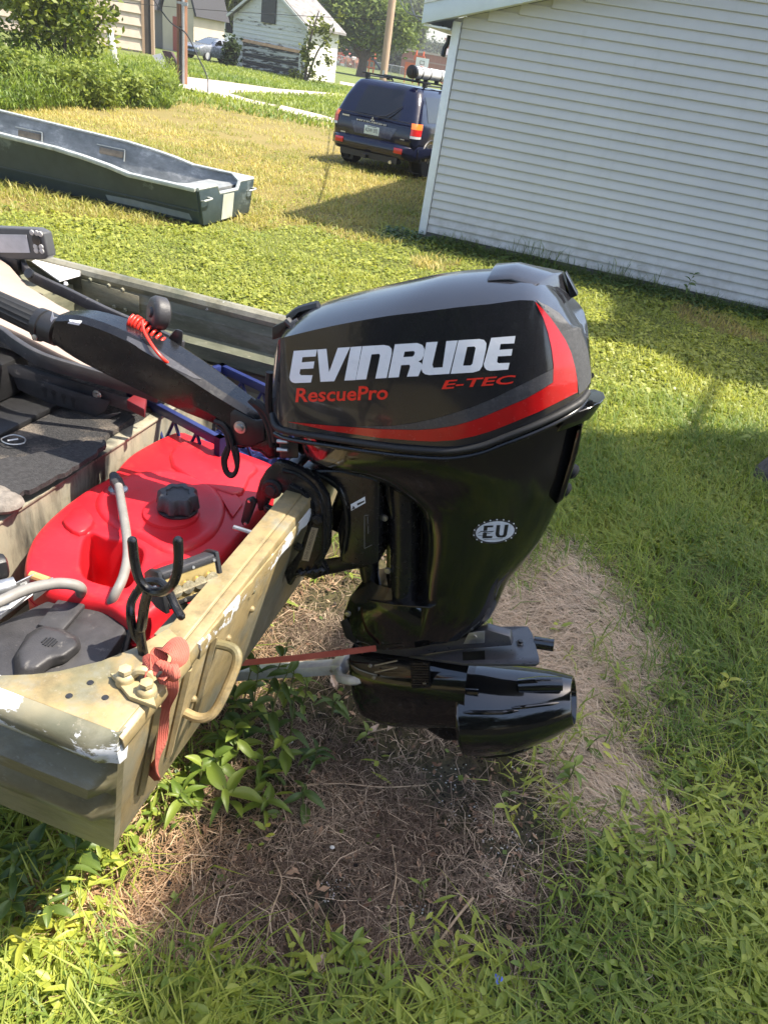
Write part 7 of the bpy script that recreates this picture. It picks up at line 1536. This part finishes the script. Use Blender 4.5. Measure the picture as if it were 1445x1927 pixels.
# tall seeding grass and weeds along the garage wall
n = 1500; s = rng.uniform(.2, 5.0, n); d = np.abs(rng.normal(0, .09, n))+.02; x = GA.x+GE1.x*s-GE2.x*d; y = GA.y+GE1.y*s-GE2.y*d
p4 = blades(x, y, rng.uniform(.06, .22, n)*(1+1.2*(np.abs(s-2.1) < .9)*(rng.random(n) < .25)), rng.uniform(.004, .009, n), rng.uniform(0, 6.283, n), rng.uniform(.1, .8, n), rng.uniform(0, .7, n), mixcol((.05, .09, .02), (.15, .20, .05), rng.random(n)))
blade_obj('lawn_grass', [p1, p2, p3, p4], MG)
n = 5200; s = rng.uniform(-.4, 5.4, n); d = np.abs(rng.normal(0, .22, n))+.03; x = GA.x+GE1.x*s-GE2.x*d; y = GA.y+GE1.y*s-GE2.y*d
V, C = flat_leaves(x, y, rng.uniform(.025, .055, n), mixcol((.035, .075, .018), (.09, .15, .035), rng.random(n)), .9, .5, rng.uniform(.02, .10, n)*np.exp(-d*2)); quads_obj('wall_creeper', V, C, ML)
# --- straw mat and dead litter
x, y = scatter(210000, .55, 3.6, (-.62, .10), (1.2, .55), 1.0); z = zone(x+rng.normal(0, .07, len(x)), y+rng.normal(0, .07, len(y))); jj = rng.random(len(x)); kk = (z == 2) | ((z == 1) & (jj < .04+.95*np.clip(vnoise(x, y, .17)*1.9-.42, 0, 1))) | ((z == 3) & (jj < .95*np.clip((2.6-y)/.6, 0, 1))); x, y, z = x[kk], y[kk], z[kk]
for tp in Z_TARP:
    k2 = ~(inside(tp, x+(vnoise(x, y, .05)-.5)*.12, y+(vnoise(y, x, .05)-.5)*.12) & (rng.random(len(x)) < .95)); x, y, z = x[k2], y[k2], z[k2]
n = len(x); t = np.clip(vnoise(x, y, .25)*.6+rng.normal(.1, .3, n), 0, 1); c = mixcol((.10, .068, .05), (.62, .49, .35), t**2.2); sun_mix = .75*np.clip((-.20-x+(vnoise(x, y, .2)-.5)*.35+rng.normal(0, .06, len(x)))/.25, 0, 1)[:, None]; c = c*(1-sun_mix)+sun_mix*mixcol((.34, .19, .10), (.74, .51, .30), t); sm = z == 2; c[sm] = mixcol((.42, .31, .20), (.76, .60, .43), np.clip(t[sm]+.2, 0, 1))  # left strands paler and rustier: the sunlit strip painted into the litter
az = np.where(sm, rng.normal(2.5+1.2*vnoise(x, y, .3), .6, n), rng.uniform(0, 6.283, n))
ln = np.where(sm, rng.uniform(.05, .15, n), rng.uniform(.015, .06, n)*(1+2.4*(rng.random(n) < .10)))
def strands(x, y, ln, w, az, c, lift):
    n = len(x); d = np.stack([np.cos(az), np.sin(az), np.zeros(n)], 1); s = np.stack([-np.sin(az), np.cos(az), rng.uniform(-.4, .4, n)], 1)*(w/2)[:, None]
    b = np.stack([x, y, gh(x, y)+rng.uniform(0, lift, n)], 1); m = b+d*(ln*.5)[:, None]+np.stack([-d[:, 1], d[:, 0], np.zeros(n)], 1)*(ln*rng.normal(0, .12, n))[:, None]; m[:, 2] += rng.uniform(0, .3, n)*ln
    e = b+d*ln[:, None]+np.stack([-d[:, 1], d[:, 0], np.zeros(n)], 1)*(ln*rng.normal(0, .2, n))[:, None]; e[:, 2] = gh(e[:, 0], e[:, 1])+rng.uniform(0, lift, n)
    V = np.stack([b-s, b+s, m+s, m-s, e], 1).reshape(-1, 3); i = (np.arange(n)*5)[:, None]; L = np.concatenate([i+np.array([0, 1, 2, 3]), i+np.array([3, 2, 4])], 1).ravel(); return V, L, np.repeat(c, 5, 0), n
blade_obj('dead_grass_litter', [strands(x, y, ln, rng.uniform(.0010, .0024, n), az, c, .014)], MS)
# soil crumbs
x, y = scatter(26000, .6, 2.9, (-.6, .05), (.4, .4), 1.0); z = zone(x, y); kk = (z == 1) | ((z == 3) & (rng.random(len(x)) < .4)); x, y = x[kk], y[kk]; n = len(x)
V, C = flat_leaves(x, y, rng.uniform(.003, .010, n)*(1+1.2*(rng.random(n) < .06)), mixcol((.012, .010, .009), (.13, .10, .075), rng.random(n)**2), .9, 1.4, .004); quads_obj('soil_crumbs', V, C, MS)
for tp in Z_TARP[:5]:
    tx = np.array([p[0] for p in tp]); ty = np.array([p[1] for p in tp]); x = rng.uniform(tx.min(), tx.max(), 90); y = rng.uniform(ty.min(), ty.max(), 90); kk = inside(tp, x, y); x, y = x[kk], y[kk]
    if len(x): V, C = flat_leaves(x, y, rng.uniform(.003, .008, len(x)), jit((.5, .5, .48), len(x)), .9, .8, .004); quads_obj('pale_grit', V, C, MS)
# dry brown leaf litter
x, y = scatter(1300, .6, 2.6, (-.6, .05), (.3, .25), 1.0); z = zone(x, y); kk = (z == 1) | (z == 2); x, y = x[kk], y[kk]; n = len(x)
V, C = flat_leaves(x, y, rng.uniform(.010, .034, n), mixcol((.12, .065, .04), (.42, .28, .18), rng.random(n)), .45, .5, .012); quads_obj('dry_leaf_litter', V, C, MS)
# --- foreground weeds: lance leaves in pairs on low stems
x, y = scatter(9800, .52, 2.6, (-.9, .15), (1.25, .62), 1.0); z = zone(x+rng.normal(0, .05, len(x)), y+rng.normal(0, .05, len(y)))
wgt = np.where(z == 3, 1.0, np.where(z == 2, .05, .012)); wgt *= .06+1.15*np.clip(vnoise(x, y, .2)*1.9-.5, 0, 1); wgt *= np.where(y < 1.0, 1, np.where(x > .5, np.interp(y, [1.0, 1.45, 1.7, 2.4], [1, .72, .4, .3]), .35))
kk = rng.random(len(x)) < wgt; x, y = x[kk], y[kk]
P = []
for xi, yi in zip(x, y):
    m = rng.integers(4, 9); h = rng.uniform(.02, .085); a0 = rng.uniform(0, 6.28)
    lx, ly = rng.normal(0, .012, 2)
    for j in range(m):
        f = (j+1)/m; P.append((xi+lx*f*4, yi+ly*f*4, h*f, a0+j*2.6+rng.normal(0, .4), rng.choice([.03, .05, .07, .095])*rng.uniform(.8, 1.25)*(1-.3*f), rng.uniform(.008, .019)))
P = np.array(P); n = len(P)
d = np.stack([np.cos(P[:, 3]), np.sin(P[:, 3]), rng.uniform(-.1, .8, n)], 1); d /= np.linalg.norm(d, axis=1)[:, None]; s = np.stack([-np.sin(P[:, 3]), np.cos(P[:, 3]), rng.uniform(-.3, .3, n)], 1)*(P[:, 5]/2)[:, None]
b = np.stack([P[:, 0], P[:, 1], gh(P[:, 0], P[:, 1])+P[:, 2]], 1); L_ = P[:, 4][:, None]; dn = np.array([0, 0, -1.0])
m1 = b+d*L_*.35; m2 = b+d*L_*.72+dn*L_*.06; e = b+d*L_+dn*L_*.22
V = np.stack([b, m1+s, m1-dn*-.0, m1-s, m2+s*.75, m2, m2-s*.75, e], 1); V[:, 2] = m1+dn*(P[:, 5]*.18)[:, None]; V[:, 5] = m2+dn*(P[:, 5]*.14)[:, None]
i = (np.arange(n)*8)[:, None]; L = np.concatenate([i+np.array(q_) for q_ in ([0, 2, 1], [0, 3, 2], [1, 2, 5, 4], [2, 3, 6, 5], [4, 5, 7], [5, 6, 7])], 1).ravel()
t = np.clip(vnoise(P[:, 0], P[:, 1], .18)*.9+rng.normal(0, .22, n), 0, 1); c = np.repeat(mixcol((.14, .21, .036), (.44, .47, .075), t), 8, 0)
bulk_mesh('foreground_weeds', V.reshape(-1, 3), n*6, np.tile([3, 3, 4, 4, 3, 3], n), L, c, ML, 'stuff')
# small clover-like sprigs and moss
x, y = scatter(12500, .55, 3.2, (-.8, .1), (1.2, .6), 1.0); z = zone(x, y); kk = (rng.random(len(x)) < np.where(z == 3, .75, np.where(z == 1, .035, .05)))*(vnoise(x, y, .25) > .34); x, y = x[kk], y[kk]; n = len(x)
V, C = flat_leaves(x, y, rng.uniform(.010, .024, n), mixcol((.07, .13, .03), (.22, .29, .06), rng.random(n)), .95, .5, rng.uniform(.004, .03, n)); quads_obj('clover_sprigs', V, C, ML)
x, y = scatter(38000, .55, 2.9, (-.9, .15), (1.25, .62), 1.0); z = zone(x+rng.normal(0, .07, len(x)), y+rng.normal(0, .07, len(y))); kk = (z == 3) & (rng.random(len(x)) < .2+.8*vnoise(x, y, .3)); x, y = x[kk], y[kk]; n = len(x)
blade_obj('foreground_grass', [blades(x, y, rng.uniform(.04, .15, n), rng.uniform(.0022, .0055, n), rng.uniform(0, 6.283, n), rng.uniform(.2, 1.0, n), rng.uniform(.1, .9, n), mixcol((.13, .20, .035), (.43, .46, .085), np.clip(vnoise(x, y, .2)+rng.normal(0, .2, n), 0, 1)))], MG)

# --- the bank of tall weeds at upper left
HB = poly_px([(-90, 222), (-90, 120), (60, 118), (150, 140), (250, 152), (330, 160), (338, 186), (318, 206), (230, 204), (120, 206), (40, 212)])
hx = np.array([p[0] for p in HB]); hy = np.array([p[1] for p in HB]); x = rng.uniform(hx.min(), hx.max(), 16000); y = rng.uniform(hy.min(), hy.max(), 16000); kk = inside(HB, x, y); x, y = x[kk], y[kk]; n = len(x)
hh = np.interp(x, [-13, -9.5, -7.8, -6.8], [.72, .66, .5, .22])*rng.uniform(.35, 1.15, n)*(.45+.95*vnoise(x, y, .55)); c = mixcol((.085, .14, .022), (.24, .29, .055), np.clip(vnoise(x, y, .9)*.9+rng.normal(0, .2, n), 0, 1))
pA = blades(x, y, hh, rng.uniform(.018, .034, n), rng.uniform(0, 6.283, n), rng.uniform(.05, .4, n), rng.uniform(0, .4, n), c)
m = 44000; i = rng.integers(0, n, m); f = rng.uniform(.15, 1.0, m); bx, by = x[i]+rng.normal(0, .05, m), y[i]+rng.normal(0, .05, m)
pB = blades(bx, by, rng.uniform(.05, .14, m), rng.uniform(.016, .03, m), rng.uniform(0, 6.283, m), rng.uniform(.5, 1.4, m), rng.uniform(.2, .9, m), c[i]*rng.uniform(.7, 1.35, (m, 1)), hh[i]*f)
blade_obj('weed_bank', [pA, pB], MG)
# grass fringe by the far drive and barn
x = rng.uniform(-17, -2, 30000); y = rng.uniform(22, 52, 30000); kk = np.ones(len(x), bool)
for pth in ([(-60, 62), (60, 88), (150, 112), (220, 122), (300, 140), (352, 144), (420, 152), (520, 166), (600, 172), (660, 178), (560, 178), (430, 174), (470, 186), (520, 197), (600, 214), (650, 228), (640, 233), (585, 221), (520, 205), (420, 182), (300, 158), (120, 122), (-60, 92)],): kk &= ~inside(poly_px(pth), x, y)
x, y = x[kk], y[kk]; n = len(x)
blade_obj('verge_grass', [blades(x, y, rng.uniform(.06, .2, n), rng.uniform(.03, .06, n), rng.uniform(0, 6.283, n), rng.uniform(.2, .8, n), rng.uniform(0, .5, n), mixcol((.11, .17, .03), (.26, .30, .055), np.clip(vnoise(x, y, 2.5)+rng.normal(0, .15, n), 0, 1)), np.zeros(n))], MG)

# ================================================================== BROAD-LEAVED PLANTS, each a thing with its own leaves
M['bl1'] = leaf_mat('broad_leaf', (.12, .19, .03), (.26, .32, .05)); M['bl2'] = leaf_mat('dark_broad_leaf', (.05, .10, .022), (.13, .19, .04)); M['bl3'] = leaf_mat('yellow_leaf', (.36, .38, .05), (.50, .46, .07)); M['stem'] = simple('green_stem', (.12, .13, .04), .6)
def leaf_mesh(asp, curl, fold, m, seg=6):
    rows = []
    for i in range(seg+1):
        t = i/seg; w = asp*.5*math.sin(math.pi*min(1, .04+t*.96))**.8*(1.1-.35*t)*(0 if i == seg else 1); zc = .12*math.sin(t*2.2)-curl*t*t
        rows.append([(t, -w, zc+fold*w), (t, -w*.5, zc+fold*w*.35), (t, 0, zc), (t, w*.5, zc+fold*w*.35), (t, w, zc+fold*w)])
    mb = MB(); mb.grid([[Vector(p) for p in r] for r in rows]); return mesh_of('leaf', mb, m, 0, 2, 80)
LM = {k_: [leaf_mesh(a, c, f, M[k_]) for a, c, f in ((.42, .25, .5), (.34, .5, .35), (.50, .1, .65), (.22, .35, .45), (.27, .7, .3))] for k_ in ('bl1', 'bl2', 'bl3')}
def plant(label, px, n, h, ll, mat='bl1', spread=.5, group='broad-leaved weeds', cat='plant', z0=0.0, lean=(0, 0)):
    b = gz(px[0], px[1]); b.z = float(gh(np.array([b.x]), np.array([b.y]))[0])
    t = thing('leafy_weed', label, cat, b, random.uniform(0, 6.28), group)
    tip = Vector((lean[0]*h+random.uniform(-.2, .2)*h, lean[1]*h+random.uniform(-.2, .2)*h, h)); pth = smooth_path([Vector((0, 0, -.01)), tip*.5+Vector((random.uniform(-.1, .1)*h, random.uniform(-.1, .1)*h, .05*h)), tip], 4)
    mb = MB(); mb.tube(pth, [.0030-.0017*i/len(pth) for i in range(len(pth))], 5); lpart('stem', mb, M['stem'], t)
    a0 = random.uniform(0, 6.28)
    for i in range(n):
        f = .25+.75*(i+.5)/n; p = pth[min(len(pth)-1, int(f*(len(pth)-1)))]
        o = bpy.data.objects.new('leaf', random.choice(LM[mat])); COL.objects.link(o); o.parent = t; o.location = p
        s = ll*random.uniform(.7, 1.2)*(1 if f < .85 else .7); o.scale = (s, s, s); o.rotation_euler = (random.uniform(-.5, .5), random.uniform(-.55, .35)*spread*2, a0+i*2.4+random.uniform(-.4, .4))
    return t
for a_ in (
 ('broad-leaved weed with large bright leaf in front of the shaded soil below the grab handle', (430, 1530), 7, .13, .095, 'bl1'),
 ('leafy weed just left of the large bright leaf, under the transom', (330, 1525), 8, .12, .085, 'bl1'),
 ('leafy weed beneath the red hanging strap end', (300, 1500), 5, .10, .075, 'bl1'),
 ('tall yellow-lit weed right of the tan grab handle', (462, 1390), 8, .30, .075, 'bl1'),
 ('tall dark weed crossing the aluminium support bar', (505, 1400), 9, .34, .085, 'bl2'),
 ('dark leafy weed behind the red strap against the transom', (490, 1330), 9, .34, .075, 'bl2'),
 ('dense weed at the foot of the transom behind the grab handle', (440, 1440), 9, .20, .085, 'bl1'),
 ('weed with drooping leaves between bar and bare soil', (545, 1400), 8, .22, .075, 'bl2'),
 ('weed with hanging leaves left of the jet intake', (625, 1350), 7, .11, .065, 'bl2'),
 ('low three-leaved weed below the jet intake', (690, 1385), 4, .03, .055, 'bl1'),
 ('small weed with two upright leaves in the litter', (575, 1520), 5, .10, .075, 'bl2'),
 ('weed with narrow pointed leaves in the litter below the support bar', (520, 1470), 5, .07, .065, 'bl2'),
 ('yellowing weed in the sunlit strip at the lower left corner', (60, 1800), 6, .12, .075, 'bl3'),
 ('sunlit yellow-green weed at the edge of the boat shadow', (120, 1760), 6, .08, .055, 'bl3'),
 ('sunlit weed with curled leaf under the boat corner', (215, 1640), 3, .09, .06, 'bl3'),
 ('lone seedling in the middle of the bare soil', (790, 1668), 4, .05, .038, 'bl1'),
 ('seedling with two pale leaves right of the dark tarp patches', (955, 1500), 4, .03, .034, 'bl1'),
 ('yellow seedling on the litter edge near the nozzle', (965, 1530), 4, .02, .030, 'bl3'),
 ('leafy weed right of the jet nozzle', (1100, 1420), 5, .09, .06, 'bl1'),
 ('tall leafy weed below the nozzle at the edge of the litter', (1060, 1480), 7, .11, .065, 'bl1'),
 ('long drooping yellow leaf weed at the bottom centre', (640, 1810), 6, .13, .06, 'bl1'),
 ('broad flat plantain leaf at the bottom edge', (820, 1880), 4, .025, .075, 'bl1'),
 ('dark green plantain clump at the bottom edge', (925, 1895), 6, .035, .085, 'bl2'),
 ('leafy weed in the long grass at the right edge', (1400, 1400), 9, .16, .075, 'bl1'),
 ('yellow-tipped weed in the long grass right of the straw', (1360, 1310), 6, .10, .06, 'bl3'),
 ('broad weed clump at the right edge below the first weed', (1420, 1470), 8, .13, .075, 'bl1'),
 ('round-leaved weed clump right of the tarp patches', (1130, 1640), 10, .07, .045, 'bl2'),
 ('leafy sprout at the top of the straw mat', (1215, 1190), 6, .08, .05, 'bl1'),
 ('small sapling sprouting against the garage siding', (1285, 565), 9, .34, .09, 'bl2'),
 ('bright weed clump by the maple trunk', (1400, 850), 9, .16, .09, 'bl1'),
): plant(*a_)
for i in range(46):
    x = rng.uniform(1040, 1440); y = rng.uniform(1560, 1915)
    plant('small lance-leaved weed in the dense patch at the lower right', (x, y), 6, rng.uniform(.04, .10), rng.uniform(.04, .062), 'bl1', group='lance-leaved weeds at lower right')
for i in range(30):
    x = rng.uniform(10, 700); y = rng.uniform(1835, 1925)
    plant('small lance-leaved weed in the strip along the bottom edge', (x, y), 6, rng.uniform(.03, .08), rng.uniform(.035, .055), 'bl1', group='lance-leaved weeds along the bottom edge')
for (x, y, h_, l_) in ((440, 1370, .22, .07), (470, 1420, .2, .075), (415, 1420, .16, .08), (480, 1470, .12, .08), (530, 1440, .2, .07), (455, 1350, .3, .07), (520, 1370, .3, .065), (560, 1350, .22, .06), (395, 1470, .14, .085), (500, 1540, .08, .07), (370, 1500, .13, .09), (590, 1440, .12, .06)):
    plant('broad-leaved weed in the thick clump beneath the transom and support bar', (x, y), random.randrange(7, 11), h_, l_, random.choice(('bl1', 'bl2', 'bl1')), group='weeds in the clump beneath the transom')
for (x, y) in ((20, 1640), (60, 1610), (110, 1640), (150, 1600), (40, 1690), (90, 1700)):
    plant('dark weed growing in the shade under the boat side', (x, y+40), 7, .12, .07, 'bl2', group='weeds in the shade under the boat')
# dry twigs, pebbles, a blue flower, dead leaves lying about
def twig(pts, r, label): single('twig', MB().tube(smooth_path([gz(x, y, .012) for x, y in pts], 5), r, 6), M['twig'], label, 'twig')
M['twig'] = simple('dry_twig', (.38, .28, .18), .8, 0, .25, 30); 
twig([(560, 1480), (640, 1475), (720, 1482), (800, 1478)], .0022, 'long thin twig lying in the litter below the jet'); twig([(815, 1790), (850, 1740), (890, 1690)], .0035, 'grey curved stick on the soil at lower centre')
twig([(735, 1700), (745, 1650), (738, 1590)], .002, 'straw stalk standing out on the bare soil'); twig([(500, 1790), (510, 1720), (530, 1660), (515, 1620)], .0022, 'bent straw stalk left of centre on the bare soil'); twig([(690, 1380), (770, 1365), (830, 1380)], .002, 'pale straw stalk under the jet intake')
for x, y, r_, lb in ((1402, 1285, .022, 'white stone in the grass at the right edge'), (625, 1595, .006, 'tiny white pebble on the bare soil'), (545, 1395, .010, 'pale pebble beside the weeds under the bar')):
    mb = MB(); mb.ball(gz(x, y, .01), r_, 6, sx=(1.2, .9, .7)); single('stone', mb, simple('pale_stone', (.55, .54, .50), .8, 0, .15, 60), lb, 'stone')
mb = MB(); c_ = gz(937, 1843, .05)
for a in (0.3, 2.4, 4.4): mb.ball(c_+Vector((math.cos(a)*.006, math.sin(a)*.006, 0)), .007, 4, sx=(1, 1, .35))
single('blue_flower', mb, simple('blue_petal', (.10, .16, .62), .6), 'tiny blue dayflower at the bottom centre', 'flower')
for x, y, s_, lb in ((735, 1368, .024, 'pale dead leaf below the jet intake'), (628, 1285, .035, 'large curled tan dead leaf behind the support bar'), (600, 1820, .03, 'grey crumpled dead leaf at the bottom'), (1290, 1585, .04, 'broad dry tan leaf in the straw at right'), (702, 1375, .026, 'pinkish dead leaf beside the low weed')):
    c_ = gz(x, y, .014); mb = MB(); a = random.uniform(0, 6.28); u = Vector((math.cos(a), math.sin(a), .2)); v_ = Vector((-math.sin(a), math.cos(a), .1))
    mb.grid([[c_+u*s_*(i-2)*.5+v_*s_*j*.42*(1-abs(i-2)*.42)+ZV*(.006*abs(j)+random.uniform(0, .006)) for j in (-1, 0, 1)] for i in range(5)]); single('dead_leaf', mb, simple('dead_leaf', (.44, .34, .26), .8, 0, .25, 60), lb, 'leaf', smooth=0)
# ================================================================== HAZE: one closed box of thin pale air round everything
mb = MB(); mb.box((0, 700, 10.5), (3040, 2240, 23.6))
k = bpy.data.materials.new('haze_air'); k.use_nodes = True; t_ = k.node_tree; t_.nodes.clear()
out_ = t_.nodes.new('ShaderNodeOutputMaterial'); pv_ = t_.nodes.new('ShaderNodeVolumePrincipled'); pv_.inputs['Color'].default_value = (.95, .96, 1.0, 1); pv_.inputs['Density'].default_value = .0006; pv_.inputs['Anisotropy'].default_value = .2
t_.links.new(pv_.outputs[0], out_.inputs['Volume'])
hz_ = link('haze', mesh_of('haze', mb, k, 0, 2, 0), None, kind='stuff')
